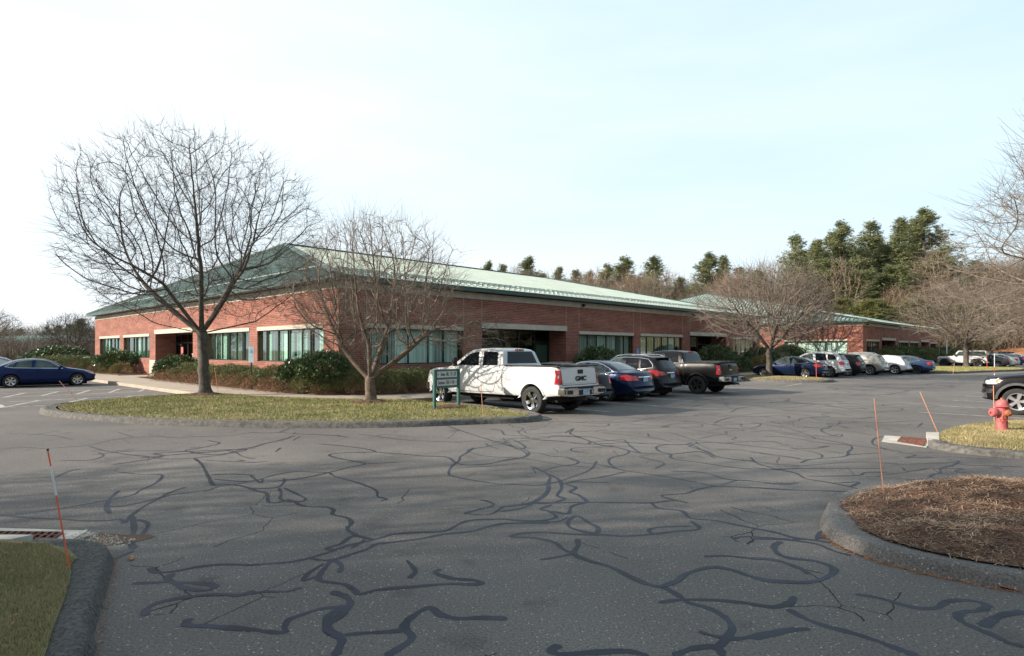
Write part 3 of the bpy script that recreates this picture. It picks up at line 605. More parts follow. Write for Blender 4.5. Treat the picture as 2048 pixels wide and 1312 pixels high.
(0.05,[(4.71,8.51),(4.98,8.8),(4.63,8.74),(4.51,8.8)]),
(0.05,[(4.82,8.35),(5.24,8.4),(5.53,8.38)]),
(0.07,[(5.65,8.54),(5.79,8.86),(5.8,8.96),(6.15,9.05),(6.39,9.31),(6.65,9.49),(6.87,9.81),(7.29,10.11),(7.64,10.47),(7.55,10.65)]),
(0.04,[(4.42,11.36),(4.67,11.16),(4.93,10.88),(5.06,10.61),(5.41,10.75),(5.6,11.07),(5.6,11.4),(5.39,11.88)]),
(0.04,[(4.23,10.88),(4.11,10.11),(4.46,9.96),(5.16,10.19),(5.73,10.36),(6.16,10.36),(6.51,10.19),(7.02,10.27),(7.37,10.31)]),
(0.04,[(4.18,9.78),(4.68,9.81),(5.54,9.81),(5.99,9.84)]),
(0.04,[(5.39,11.88),(5.81,11.81),(6.27,12.1),(6.0,11.99)]),
(0.04,[(6.03,11.07),(6.46,11.2),(6.83,11.32)]),
(0.06,[(8.18,13.49),(7.74,13.08),(7.33,12.45),(7.2,11.99),(7.18,11.66),(7.25,11.36),(7.3,11.07),(6.95,10.79),(7.49,10.88)]),
(0.04,[(7.18,11.66),(6.92,11.99),(6.76,12.22),(6.38,12.45),(5.98,13.35),(5.56,13.49)]),
(0.04,[(6.31,9.88),(6.21,9.59),(6.72,9.84),(6.85,9.78)]),
(0.04,[(6.87,9.81),(7.22,9.81),(6.94,9.59),(7.01,9.45),(7.13,9.31)]),
(0.05,[(6.76,9.11),(6.53,8.99),(7.08,9.18),(7.24,9.05),(7.52,8.99)]),
(0.035,[(5.54,14.23),(6.23,14.39),(6.37,13.78),(6.75,13.49),(7.12,13.35),(7.42,13.78),(7.02,13.55)]),
(0.035,[(6.36,15.42),(6.69,15.13),(7.29,14.99),(8.09,15.35),(8.68,16.2),(8.64,16.4)]),
(0.035,[(7.63,14.89),(7.8,14.39),(7.96,14.08),(8.03,13.63)]),
(0.035,[(9.08,16.4),(9.51,15.99),(10.45,16.28),(10.91,16.11),(11.08,15.5)]),
(0.05,[(9.98,15.06),(10.73,15.99)]),
(0.035,[(7.47,10.44),(7.5,10.11),(7.88,10.03),(8.3,9.93)]),
(0.035,[(7.85,9.99),(7.83,9.78),(7.68,9.81)]),
(0.035,[(7.12,10.7),(7.75,10.88),(8.16,10.75),(8.28,10.58)]),
(0.035,[(4.94,12.7),(5.33,12.75),(5.5,12.45)]),
(0.035,[(6.22,15.99),(6.57,15.5),(6.69,14.55),(6.54,13.21),(6.24,13.08)]),
(0.04,[(2.57,17.89),(3.72,17.1),(5.37,18.46),(6.13,17.62),(8.08,18.46),(9.03,16.85),(10.44,17.36)]),
(0.04,[(3.09,16.04),(3.8,16.85),(4.56,16.61),(5.27,15.5),(6.85,15.93),(7.41,14.72)]),
(0.04,[(5.88,20.22),(7.1,21.94),(7.67,21.53),(9.04,23.26),(10.5,23.98),(13.0,25.84),(13.96,25.28),(16.32,26.43),(18.91,29.07)]),
(0.035,[(10.5,23.98),(10.42,22.15),(11.73,22.58),(12.15,20.76),(13.65,21.53),(13.65,20.22),(14.52,20.76)]),
(0.035,[(6.57,18.46),(7.47,20.05),(8.58,20.76),(9.19,20.22),(10.84,21.53),(10.79,20.76),(10.84,19.06)]),
(0.035,[(13.96,25.28),(16.42,27.69),(17.14,27.04),(19.63,29.82),(21.69,31.01)]),
(0.035,[(13.0,25.84),(13.03,27.69),(15.98,29.82),(17.01,29.07),(20.21,32.3),(21.21,31.43)]),
(0.03,[(22.1,35.78),(21.88,33.22),(24.93,35.24),(24.59,33.22)]),
(0.03,[(21.09,38.76),(23.87,40.8),(22.2,36.91),(26.4,40.1),(27.11,38.76)]),
(0.035,[(2.99,20.76),(3.48,19.71),(4.03,17.89)]),
(0.035,[(7.52,23.26),(7.78,22.36),(7.26,20.76)])]

def more_cracks():
    rnd = random.Random(21); out = []
    for k in range(84):
        if k < 62: u = rnd.uniform(16, 62); v = rnd.uniform(3.6, 10.4); p = W(u, v)
        elif k < 68: p = Vector((rnd.uniform(-9, 0), rnd.uniform(9.5, 14.6), 0))
        else: p = Vector((rnd.uniform(1, 9), rnd.uniform(10, 17), 0))
        a = rnd.choice([0, .5, .8, 2.4, 3.6, math.pi])+rnd.uniform(-.5, .5); pts = [(p.x, p.y)]; n = rnd.randint(5, 13); x, y = p.x, p.y
        for i in range(n):
            a += rnd.gauss(0, .75)*(2.2 if rnd.random() < .12 else 1); l = rnd.uniform(.3, .75); x += math.cos(a)*l*1.2; y += math.sin(a)*l; uu, vv = UV(x, y)
            if k < 62 and not (3.0 < vv < 11.0): break
            if y > 14.8 and x < 1.2 or (x > 7.6 and y < 14.5): break
            pts.append((round(x, 2), round(y, 2)))
        if len(pts) > 3: out.append((rnd.choice([.035, .04, .05, .055]), pts))
    return out
CRACKS += more_cracks()
def build_cracks():
    m = MB(); rnd = random.Random(2)
    for ci, (w, pts) in enumerate(CRACKS):
        z = .0010+.00025*(ci % 9); L_ = smooth_line([(p[0], p[1], z) for p in pts], 7); n = len(L_); base = len(m.v)
        ph = rnd.uniform(0, 9)
        for i, p in enumerate(L_):
            p.z += .000004*i; d = (L_[min(i+1, n-1)]-L_[max(i-1, 0)]); d.z = 0
            d = d.normalized() if d.length > 1e-6 else Vector((1, 0, 0)); nr = Vector((-d.y, d.x, 0))
            ww = w*(.80+.14*math.sin(i*.33+ph)+.08*math.sin(i*.9+2*ph)+rnd.uniform(-.05, .05))/2*(1.05 if w < .06 else (.82 if w < .085 else .70))
            if i == 0 or i == n-1: ww *= .3
            m.v += [tuple(p-nr*ww), tuple(p+nr*ww*rnd.uniform(.93, 1.05))]
        for i in range(n-1): m.f.append((base+2*i, base+2*i+1, base+2*i+3, base+2*i+2)); m.m.append(0)
    tag(m.build('crack_sealant', M['tar']), kind='structure')
build_cracks()

# ---- painted stall lines
def line_uv(m, a, b, w=.10):
    A = W(*a, .003); B = W(*b, .003); d = (B-A).normalized(); n = Vector((-d.y, d.x, 0))*w/2; m.quad(A-n, B-n, B+n, A+n)
m = MB()
for k in range(5): line_uv(m, (12.9+2.75*k, 10.9), (12.9+2.75*k, 16.9))
for (a, b) in [((27.0,12.2),(27.0,17)),((27.0,12.2),(29.9,11.7)),((28.0,12.9),(28.0,17)),((29.4,12.2),(29.4,17)),((29.9,11.7),(29.9,17)),((33.0,11.9),(33.0,17)),((33.0,11.9),(36.4,12.2)),((34.2,12.6),(34.2,16.5)),((35.4,12.8),(35.4,16.5)),((36.4,12.6),(36.4,15.8))]: line_uv(m, a, b)
for k in range(6): line_uv(m, (45.2+2.9*k, 12.0-.5*k), (45.2+2.9*k, 18.3))
for k in range(12): line_uv(m, (22.1+3.05*k, 4.0), (22.1+3.05*k, -1.6))
for k in range(7): line_uv(m, (3.4, 28.9+2.75*k+(0 if k else -.1)), (8.9, 28.9+2.75*k))
for k in range(4): line_uv(m, (3.0+1.5*k, 26.3), (4.3+1.5*k, 28.8), .12)
line_uv(m, (3.1, 26.1), (8.6, 26.1)); line_uv(m, (2.9, 26.1), (2.9, 27.6), .28)
for k in range(5): line_uv(m, (3.6+1.2*k, 31.8), (4.6+1.2*k, 34.3), .12)
tag(m.build('stall_lines', M['paint']), kind='structure')

# ---- sidewalk and planting beds round the near building
def P2(l): return [(W(*p).x, W(*p).y) for p in l]
sheet('sidewalk', P2([(9.1,64),(9.1,26.3),(9.45,24.8),(10.0,23.6),(10.9,21.4),(11.8,19.55),(13.2,17.95),(14.5,17.7),(58,17.7),(58,19.8),(16.5,19.8),(14.6,20.0),(12.9,20.8),(12.0,22.1),(11.55,24.0),(11.55,44.5),(13.3,44.5),(13.3,50.5),(11.55,50.5),(11.55,64)]), .15, M['concrete'], thick=.16)
sheet('planting_bed', P2([(11.55,24.0),(12.0,22.1),(12.9,20.8),(14.6,20.0),(16.5,19.8),(58,19.8),(58,22.95),(13.42,22.95),(13.42,40.0),(11.55,40.0)]), .2, M['bedsoil'], thick=.2)
sheet('side_planting_bed', P2([(11.55,48.5),(13.42,48.5),(13.42,66),(11.0,66),(9.0,62),(11.55,60)]), .2, M['bedsoil'], thick=.2)
sheet('far_sidewalk', P2([(60,15.2),(76,15.2),(118,15.2),(118,16.4),(60,16.4)]), .15, M['concrete'], thick=.16)
sheet('far_planting_bed', P2([(58.2,19.0),(70,19.0),(70,16.4),(118,16.4),(118,18.02),(71.98,18.02),(71.98,30),(58.2,30)]), .2, M['bedsoil'], thick=.2)
# sidewalk joints
m = MB()
for k in range(24):
    A = W(9.15, 27+1.6*k, .152); B = W(11.5, 27+1.6*k, .152); d = (B-A).normalized(); n = Vector((-d.y, d.x, 0))*.006; m.quad(A-n, B-n, B+n, A+n)
for k in range(27):
    A = W(15+1.6*k, 17.75, .152); B = W(15+1.6*k, 19.75, .152); d = (B-A).normalized(); n = Vector((-d.y, d.x, 0))*.006; m.quad(A-n, B-n, B+n, A+n)
tag(m.build('sidewalk_joints', M['black']), kind='structure')
# small islands in the lot
I2 = P2([(38.2,12.0),(39.4,11.7),(41.2,12.6),(42.2,14.5),(42.2,17.7),(37.6,17.7),(37.2,14.0)])
i2, I2P = fill_mesh('tree_island_lawn', I2, .17, .13, M['grasssoil'], .5)
grass('tree_island_grass', I2P, .16, 9000, .05, .015, M['blade_dry'], i2)
kerb('tree_island_kerb', P2([(42.45,17.7),(42.45,14.4),(41.4,12.4),(39.5,11.4),(38.0,11.7),(36.95,13.9),(37.3,17.7)])[::-1], .24, .15, M['kerb_mid'])
I3 = P2([(60.0,10.0),(61.0,8.6),(66.0,7.1),(72.0,5.4),(78,5.2),(79.5,7.5),(79.0,12.2),(76,15),(62,15.1),(60.2,13)])
i3, I3P = fill_mesh('far_island_lawn', I3, .17, .13, M['grasssoil'], .8)
grass('far_island_grass', I3P, .16, 26000, .06, .02, M['blade'], i3)
kerb('far_island_kerb', P2([(59.9,13),(59.7,9.9),(60.8,8.3),(66,6.8),(72,5.1),(78.2,4.9),(79.8,7.5)]), .24, .15, M['kerb_mid'])
# mulch rings under the island trees
def ring(name, x, y, z, r, h, label):
    m = MB(); n = 22; R_ = [r*random.uniform(.82, 1.15) for _ in range(n)]
    for k in range(n):
        a, b = 2*math.pi*k/n, 2*math.pi*(k+1)/n; ra, rb = R_[k], R_[(k+1)%n]
        p = [Vector((math.cos(a)*ra, math.sin(a)*ra, -.02)), Vector((math.cos(b)*rb, math.sin(b)*rb, -.02)), Vector((math.cos(b)*rb*.5, math.sin(b)*rb*.5, h)), Vector((math.cos(a)*ra*.5, math.sin(a)*ra*.5, h))]
        m.quad(*p); m.quad(p[3], p[2], Vector((0, 0, h*1.1)))
        for q in range(26):
            t = random.random(); rr2 = ra*random.random()**.5*1.1; aa = random.uniform(a, b); zz = h*max(0, 1-rr2/r)+.02
            c = Vector((math.cos(aa)*rr2, math.sin(aa)*rr2, zz)); th = random.uniform(0, 6.28); l = random.uniform(.02, .05); w = .006
            d = Vector((math.cos(th), math.sin(th), random.uniform(-.2, .4)))*l; s = Vector((-math.sin(th), math.cos(th), 0))*w; m.quad(c-s, c+s, c+d+s, c+d-s)
    o = m.build(name, M['mulch']); o.location = (x, y, z); tag(o, kind='structure'); return o
ring('mulch_ring', -11.9, 23.7, .16, .75, .09, ''); ring('mulch_ring', -4.7, 20.3, .16, .7, .09, ''); ring('mulch_ring', -1.85, 18.5, .16, .62, .07, '')

# ================================================================= BUILDINGS
def window_unit(name, F, s0, s1, z0, z1, parent, fracs, depth=.10, kind='blinds', seed=0, glass='glass'):
    """F(s, d, z) maps along-wall, inward depth, height to local coordinates"""
    rnd = random.Random(seed); fr = MB(); w = .05
    fr.tbox(F, s0, s1, depth, depth+.09, z0, z0+w); fr.tbox(F, s0, s1, depth, depth+.09, z1-w, z1)
    xs = [s0] + [s0+(s1-s0)*f for f in fracs] + [s1]
    for k, x in enumerate(xs):
        a = x if k == 0 else (x-w if k == len(xs)-1 else x-w/2); fr.tbox(F, a, a+w, depth-.003, depth+.07, z0+w, z1-w)
    f = fr.build(name, M['frame'], parent)
    g = MB(); g.quad(F(s0+.02, depth+.05, z0+.02), F(s1-.02, depth+.05, z0+.02), F(s1-.02, depth+.05, z1-.02), F(s0+.02, depth+.05, z1-.02)); g.build('glass_pane', M[glass], f)
    b = MB(); x = s0+.06; closed = True; run = 0
    while x < s1-.1:
        if run <= 0:
            closed = rnd.random() < (.9 if kind == 'blinds' else .5); run = rnd.randint(4, 13) if closed else rnd.randint(1, 4); tilt = rnd.uniform(.1, .6)
        if closed:
            t = tilt+rnd.uniform(-.08, .08); dx = .045*math.cos(t); dd = .045*math.sin(t)
            b.quad(F(x-dx, depth+.22-dd, z0+.05), F(x+dx, depth+.22+dd, z0+.05), F(x+dx, depth+.22+dd, z1-.05), F(x-dx, depth+.22-dd, z1-.05))
        x += .088; run -= 1
    b.build('vertical_blinds', M['blind'], f)
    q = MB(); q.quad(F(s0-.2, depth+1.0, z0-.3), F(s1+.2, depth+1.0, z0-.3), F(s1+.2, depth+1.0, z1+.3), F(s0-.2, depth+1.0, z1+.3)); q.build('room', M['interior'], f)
    return f

def building(name, U0, V0, LU, LV, p, front, left, label, far=False):
    root = empty(name, W(U0, V0), ANG, label, 'building'); EZ = 4.5; T = .3
    FF = lambda s, d, z: (s, d, z); FL = lambda s, d, z: (d, s, z)
    wall = MB()
    def wall_run(F, a, b, ops):
        x = a
        for (s0, s1, z0, z1, kind) in sorted(ops):
            wall.tbox(F, x, s0, 0, T, 0, EZ)
            if z0 > 0: wall.tbox(F, s0, s1, 0, T, 0, z0)
            wall.tbox(F, s0, s1, 0, T, z1, EZ); x = s1
            if kind == 'entry':
                wall.tbox(F, s0-.3, s0, T, 1.6, 0, z1+.2); wall.tbox(F, s1, s1+.3, T, 1.6, 0, z1+.2)
        wall.tbox(F, x, b, 0, T, 0, EZ)
    wall_run(FF, 0, LU, front); wall_run(FL, T, LV-T, left)
    wall.box(LU-T, LU, T, LV-T, 0, EZ); wall.box(0, LU, LV-T, LV, 0, EZ)
    wall.build('brick_wall', M['brick'], root)
    # stone band under the eave, and joints
    m = MB(); o = .025
    m.box(-o, LU+o, -o, T-.05, EZ, 4.8); m.box(-o, T-.05, T-.05, LV+o, EZ, 4.8); m.box(LU-T+.05, LU+o, T-.05, LV+o, EZ, 4.8); m.box(T-.05, LU-T+.05, LV-T+.05, LV+o, EZ, 4.8)
    m.build('stone_band', M['stone'], root)
    for F, ops in ((FF, front), (FL, left)):
        for i, (s0, s1, z0, z1, kind) in enumerate(sorted(ops)):
            m = MB(); top = z1+.28 if kind == 'entry' else z1+.18; e = .0 if kind != 'entry' else .05
            m.tbox(F, s0-e, s1+e, -.03 if kind != 'entry' else -.05, .12, z1-.002, top); m.build('stone_lintel', M['stone'], root)
            if kind == 'entry':
                m = MB(); m.tbox(F, s0+.001, s1-.001, .3, 1.6, z1+.05, z1+.12); m.build('entry_soffit', M['stone'], root)
                for bx in ((s0-1.2 if F is FL else s0-.35, s0+.02, -.02, .28), (s1-.02, s1+1.25, -.02, .28), (s1-.02, s1+.01, .281, 1.4)): m = MB(); m.tbox(F, *bx, .15, 1.2); m.build('stone_base', M['stone'], root)
                # recessed storefront
                g = MB(); d0, d1 = 1.3, 1.4; fl = .2; dw = 1.0
                n = max(3, int((s1-s0)/1.15)); xs = [s0+(s1-s0)*k/n for k in range(n+1)]
                for x in xs: g.tbox(F, x-.04, x+.04, d0, d1, fl, z1+.05)
                for z in (fl, 2.35, z1-.05): g.tbox(F, s0, s1, d0+.003, d1-.003, z, z+.08)
                f = g.build('entrance_frame', M['frame'], root)
                q = MB(); q.quad(F(s0, d0+.05, fl), F(s1, d0+.05, fl), F(s1, d0+.05, z1), F(s0, d0+.05, z1)); q.build('glass_pane', M['doorglass'], f)
                dm = MB(); k = n-1; a, b = xs[k]+.06, xs[k+1]-.06
                dm.tbox(F, a, a+.07, d0-.02, d1, fl+.02, 2.33); dm.tbox(F, b-.07, b, d0-.02, d1, fl+.02, 2.33); dm.tbox(F, a, b, d0-.018, d1, fl+.02, fl+.25); dm.tbox(F, a, b, d0-.018, d1, 2.22, 2.33)
                dm.tbox(F, a+.02, b-.02, d0-.07, d0-.04, 1.15, 1.19)
                dm.build('door', M['frame'], root)
                dr = MB(); dr.quad(F(a+.07, d0+.07, fl+.25), F(b-.07, d0+.07, fl+.25), F(b-.07, d0+.07, 2.22), F(a+.07, d0+.07, 2.22)); dr.build('door_blind', M['blind'], root) if F is FF and not far else None
                r = MB(); r.quad(F(s0-.5, 5.0, 0), F(s1+.5, 5.0, 0), F(s1+.5, 5.0, 3.4), F(s0-.5, 5.0, 3.4)); r.quad(F(s0-.5, 5, .2), F(s1+.5, 5, .2), F(s1+.5, 1.45, .2), F(s0-.5, 1.45, .2)); r.build('lobby', M['inwall'], root)
            else:
                n = max(4, int(round((s1-s0)/1.05))); fr = []
                for k in range(1, n): fr.append(k/n + random.uniform(-.02, .02)); 
                if kind == 'paired': fr += [f2+.18/(s1-s0) for f2 in fr[::2]]
                window_unit('window', F, s0, s1, z0, z1, root, sorted(fr), seed=i*7+int(LU)+(3 if F is FL else 0), kind='dark' if kind == 'dark' else 'blinds', glass='glass' if F is FL and not far else 'glasspale')
    # vertical control joints on the front
    for (s0, s1, z0, z1, kind) in front:
        for s in (s0-.01, s1+.01): m = MB(); m.box(s-.008, s+.008, -.004, .01, z1+.3, EZ-.001); m.build('control_joint', M['stone'], root)
    # roof
    oh = .42; ez = 5.0; rz = 9.65; hv = LV/2; th = .0
    A = (-oh, -oh, ez); B = (LU+oh, -oh, ez); C = (LU+oh, LV+oh, ez); D = (-oh, LV+oh, ez); R1 = (p, hv, rz); R2 = (LU-p, hv, rz)
    m = MB(); m.quad(A, B, R2, R1); m.quad(B, C, R2); m.quad(C, D, R1, R2); m.quad(D, A, R1); m.quad(*[(q[0], q[1], ez-.14) for q in (A, B, C, D)])
    for a, b in ((A, B), (B, C), (C, D), (D, A)): m.quad(a, b, (b[0], b[1], ez-.14), (a[0], a[1], ez-.14))
    roof = m.build('roof', M['roof'], root)
    def up(x, y):   # height of front/left slopes
        zf = ez+(rz-ez)*(y+oh)/(hv+oh); zl = ez+(rz-ez)*(x+oh)/(p+oh); zr = ez+(rz-ez)*(LU+oh-x)/(p+oh); return min(zf, zl, zr)
    m = MB(); sp = .42; k = 1
    while k*sp < LU+2*oh:
        x = -oh+k*sp; fr = min((x+oh)/(p+oh), (LU+oh-x)/(p+oh), 1); y1 = -oh+(hv+oh)*fr
        m.bar((x, -oh, ez+.0), (x, y1, up(x, y1)), .025, .045); k += 1
    m.build('standing_seam', M['rib'], roof)
    m = MB(); k = 1
    while k*sp < LV+2*oh:
        y = -oh+k*sp; fr = min((y+oh)/(hv+oh), (LV+oh-y)/(hv+oh), 1); x1 = -oh+(p+oh)*fr
        m.bar((-oh, y, ez), (x1, y, ez+(rz-ez)*(x1+oh)/(p+oh)), .028, .052 if not far else .11, up=(0, 0, 1)); k += 1
    m.build('standing_seam', M['rib'], roof)
    m = MB()
    for a, b in ((A, R1), (B, R2), (R1, R2), (D, R1)): m.bar(Vector(a)+Vector((0,0,.02)), Vector(b)+Vector((0,0,.02)), .28, .10)
    m.build('ridge_cap', M['gutter'], roof)
    m = MB(); m.box(-oh-.15, LU+oh+.15, -oh-.15, -oh-.002, 4.83, 5.0); m.box(-oh-.15, -oh-.002, -oh-.002, LV+oh, 4.83, 5.0); m.box(LU+oh+.002, LU+oh+.15, -oh-.002, LV+oh, 4.83, 5.0)
    m.box(-oh-.17, LU+oh+.17, -oh-.17, -oh-.15, 4.95, 5.02); m.box(-oh-.17, -oh-.15, -oh-.15, LV+oh, 4.95, 5.02)
    m.build('gutter', M['gutter'], root)
    for row in (.45, 1.15, 1.85) if not far else (.45, 1.15):
        m = MB(); x = row*.5; sl = (rz-ez)/(hv+oh)
        while x < LU-row*.5-2.9:
            z = ez+sl*(row+oh)+.14; m.tube([(x, row, z), (x+2.75, row, z)], .022, 5)
            for q in range(7): m.box(x+.05+q*.42, x+.11+q*.42, row-.02, row+.05, z-.13, z+.03)
            x += 2.9
        m.build('snow_guard_rail', M['railmetal'], roof)
    m = MB(); row = .55; y = 1.0; sl = (rz-ez)/(p+oh)
    while y < LV-3:
        z = ez+sl*(row+oh)+.16; m.tube([(row, y, z), (row, y+2.6, z)], .022, 5); y += 2.75
    m.build('snow_guard_rail', M['railmetal'], roof)
    for s in ((16.6, 30.6) if not far else (1.2, 16)):
        m = MB(); m.lathe([(.0, 0), (.07, .0), (.10, .12), (.09, .16)], 10, 'y', (s, -.26, 4.62)); m.box(s-.03, s+.03, -.12, -.02, 4.6, 4.7); m.build('flood_light', M['frame'], root)
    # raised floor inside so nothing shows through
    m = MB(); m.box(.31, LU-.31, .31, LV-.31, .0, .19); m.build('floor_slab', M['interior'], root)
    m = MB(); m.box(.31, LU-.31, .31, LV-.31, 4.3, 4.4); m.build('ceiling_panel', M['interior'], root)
    return root

# left = openings along the wall that faces the sun (s measured away from the near corner), front = along the shaded wall
b1 = building('office_building', 13.39, 22.9, 43.8, 40.8, 7.5,
    front=[(1.35,6.94,1.25,2.87,'win'),(8.21,15.07,0,3.03,'entry'),(16.33,22.37,1.25,2.87,'win'),(23.25,29.14,1.25,2.87,'win'),(30.32,36.65,0,3.03,'entry'),(38.02,42.92,1.25,2.87,'win')],
    left=[(1.26,7.84,1.33,2.87,'paired'),(8.77,14.6,1.33,2.87,'paired'),(16.9,24.1,0,3.0,'entry'),(25.4,31.9,1.33,2.87,'paired'),(32.9,39.2,1.33,2.87,'paired')],
    label='near red brick office building with pale green hip roof behind the white pickup')
b2 = building('office_building', 72.0, 18.0, 42.0, 42.4, 7.5,
    front=[(1.4,6.7,1.25,2.87,'dark'),(7.8,14.2,0,3.03,'entry'),(15.75,21.2,1.25,2.87,'dark'),(22.1,27.3,1.25,2.87,'dark'),(29,34.5,0,3.03,'entry'),(35.6,40.5,1.25,2.87,'dark')],
    left=[(1.5,8.0,1.25,2.87,'win'),(14,20,1.25,2.87,'win')],
    label='far red brick office building with green hip roof behind the white SUV', far=True)
# holiday wreaths and lettering on the glass entrance of the side facing the sun
m = MB()
for y, w, x in ((18.2,.42,1.22),(22.6,.42,1.22)): m.box(x, x+.03, y-w/2, y+w/2, 1.5, 2.1)
w_ = m.build('red_door_banner', M['hydrant'], b1)
def text(name, body, size, loc, rot, material, parent, extrude=.004, bold=0.0, sx=1.0, align='CENTER'):
    cu = bpy.data.curves.new(name, 'FONT'); cu.body = body; cu.size = size; cu.extrude = extrude; cu.offset = bold; cu.align_x = align; cu.align_y = 'CENTER'
    o = bpy.data.objects.new(name, cu); o.location = loc; o.rotation_euler = rot; o.scale = (sx, 1, 1); cu.materials.append(material); link(o)
    dg = bpy.context.evaluated_depsgraph_get(); me = bpy.data.meshes.new_from_object(o.evaluated_get(dg)); q = bpy.data.objects.new(name, me)
    q.location, q.rotation_euler, q.scale = o.location.copy(), o.rotation_euler.copy(), o.scale.copy(); bpy.data.objects.remove(o); bpy.data.curves.remove(cu)
    if not me.materials: me.materials.append(material)
    return link(q, parent)
m = MB()
for i, (w, z) in enumerate([(.35,1.95),(.9,1.6),(.75,1.48),(.95,1.36),(.8,1.24),(.9,1.12)]): m.box(1.235, 1.25, 20.3-w/2, 20.3+w/2, z, z+(.16 if i == 0 else .05))
m.build('door_lettering', M['white'], b1)

# distant building with teal roof beyond the side lot
t = empty('low_building', (-83, 104, ter(-83, 104)), math.radians(-14), 'distant low brown building with a long teal metal roof at the far left', 'building')
m = MB(); m.box(-16, 14, 0, 14, 0, 3.2); m.build('wall', M['brownwall'], t)
m = MB(); m.box(-17, 15, -1.2, 15, 3.2, 3.5); m.quad((-17,-1.2,3.5),(15,-1.2,3.5),(12,7,4.6),(-14,7,4.6)); m.quad((15,-1.2,3.5),(15,15,3.5),(12,7,4.6)); m.quad((-17,15,3.5),(-17,-1.2,3.5),(-14,7,4.6)); m.build('roof', M['teal'], t)
for x in (-12,-6.5,-1,4.5,9):
    m = MB(); m.box(x, x+3.4, -.05, .0, 1.4, 2.6); m.build('window', M['frame'], t)
for x in (-16.5,-8,0,7,14.4):
    m = MB(); m.box(x, x+.25, -1.1, -.85, 0, 3.2); m.build('post', M['stone'], t)

# ================================================================= VEHICLES
def paint(name, c, metal=.0, rough=.28): return mat(name, c, rough, metal, var=.03, scale=1.5, coat=.22, spec=.18)
M['tyre'] = mat('tyre_rubber', (.022, .022, .023), .8, var=.25, scale=6)
M['chrome'] = mat('chrome', (.75, .75, .76), .10, metal=1.0, var=.05)
M['alloy'] = mat('silver_alloy', (.60, .60, .61), .25, metal=.75, var=.05)
M['darkalloy'] = mat('dark_alloy', (.05, .05, .055), .35, metal=.5, var=.1)
M['carglass'] = mat('tinted_car_glass', (.008, .010, .014), .05, var=.2, spec=.3)
M['carglass_clear'] = mat('clear_car_glass', (.055, .075, .072), .04, var=.6, scale=1.8, spec=.6)
M['plastic'] = mat('black_plastic', (.02, .02, .021), .6, var=.2)
M['greyplastic'] = mat('grey_plastic', (.075, .078, .08), .55, var=.15)
M['redlens'] = mat('red_lens', (.50, .008, .012), .15, var=.35, scale=9, coat=.8)
M['clearlens'] = mat('clear_lens', (.55, .56, .57), .12, var=.35, scale=12, coat=.8)
M['amber'] = mat('amber_lens', (.65, .22, .04), .2, var=.1, coat=.6)
M['plate'] = mat('licence_plate', (.16, .32, .55), .5, scale=9, color2=(.55, .62, .68), var=.1)
M['seam'] = mat('panel_gap', (.02, .02, .02), .8, var=.1)

def blur(a, s):
    k = np.exp(-.5*(np.arange(-12, 13)/s)**2); k /= k.sum(); return np.convolve(np.pad(a, 12, mode='edge'), k, 'valid')
_wheels = {}
def wheel_meshes(R, wid, style, matname):
    key = (R, wid, style, matname)
    if key in _wheels: return _wheels[key]
    m = MB(); h = wid/2; r = R*.66
    m.lathe([(r, -h*.86), (R*.86, -h), (R*.965, -h*.88), (R, -h*.55), (R, h*.55), (R*.965, h*.88), (R*.86, h), (r, h*.86), (r*.98, h*.5), (r*.98, -h*.5), (r, -h*.86)], 32, 'y', cap=False)
    for k in range(40):   # tread blocks
        a = 2*math.pi*k/40
        for sgn in (-1, 1):
            c = Vector((math.cos(a)*(R-.004), sgn*h*.42, math.sin(a)*(R-.004))); t = Vector((-math.sin(a), 0, math.cos(a)))*.019; n = Vector((math.cos(a), 0, math.sin(a)))*.007; b = Vector((0, h*.22, 0))
            m.quad(c-t-b+n, c+t-b+n, c+t+b+n, c-t+b+n)
    ty = m.build('wheel', M['tyre'], None, True)
    m = MB(); m.lathe([(r*1.02, h*.8), (r*1.0, h*.93), (r*.9, h*.86), (r*.87, h*.35), (r*.86, -h*.5)], 32, 'y', cap=False)
    m.mi = 1; m.lathe([(.001, h*.18), (r*.87, h*.18)], 24, 'y', cap=False); m.mi = 0
    m.lathe([(.001, h*.72), (r*.2, h*.70), (r*.24, h*.55), (r*.25, h*.2)], 14, 'y', cap=False)
    ns = {'five': 5, 'six': 6, 'seven': 7, 'disc': 5}.get(style, 5)
    for k in range(ns):
        a = 2*math.pi*k/ns+.3; c, s = math.cos(a), math.sin(a); w0, w1 = (r*.15, r*.26) if style != 'disc' else (r*.24, r*.42)
        if style == 'seven': w0, w1 = r*.10, r*.15
        P = []
        for (rr, w, y) in ((r*.14, w0, h*.70), (r*.55, (w0+w1)/2, h*.66), (r*.92, w1, h*.82)):
            for (sg, dy) in ((-1, -.03), (-.7, 0), (.7, 0), (1, -.03)): P.append((c*rr-s*w*sg, y+dy*.9, s*rr+c*w*sg))
        b = len(m.v); m.v += P
        for i in range(2):
            for j in range(3): m.f.append((b+i*4+j, b+i*4+j+1, b+(i+1)*4+j+1, b+(i+1)*4+j)); m.m.append(0)
    rm_ = m.build('rim', [M[matname], M['void']], None, True)
    out = (ty.data, rm_.data); bpy.data.objects.remove(ty); bpy.data.objects.remove(rm_); _wheels[key] = out; return out

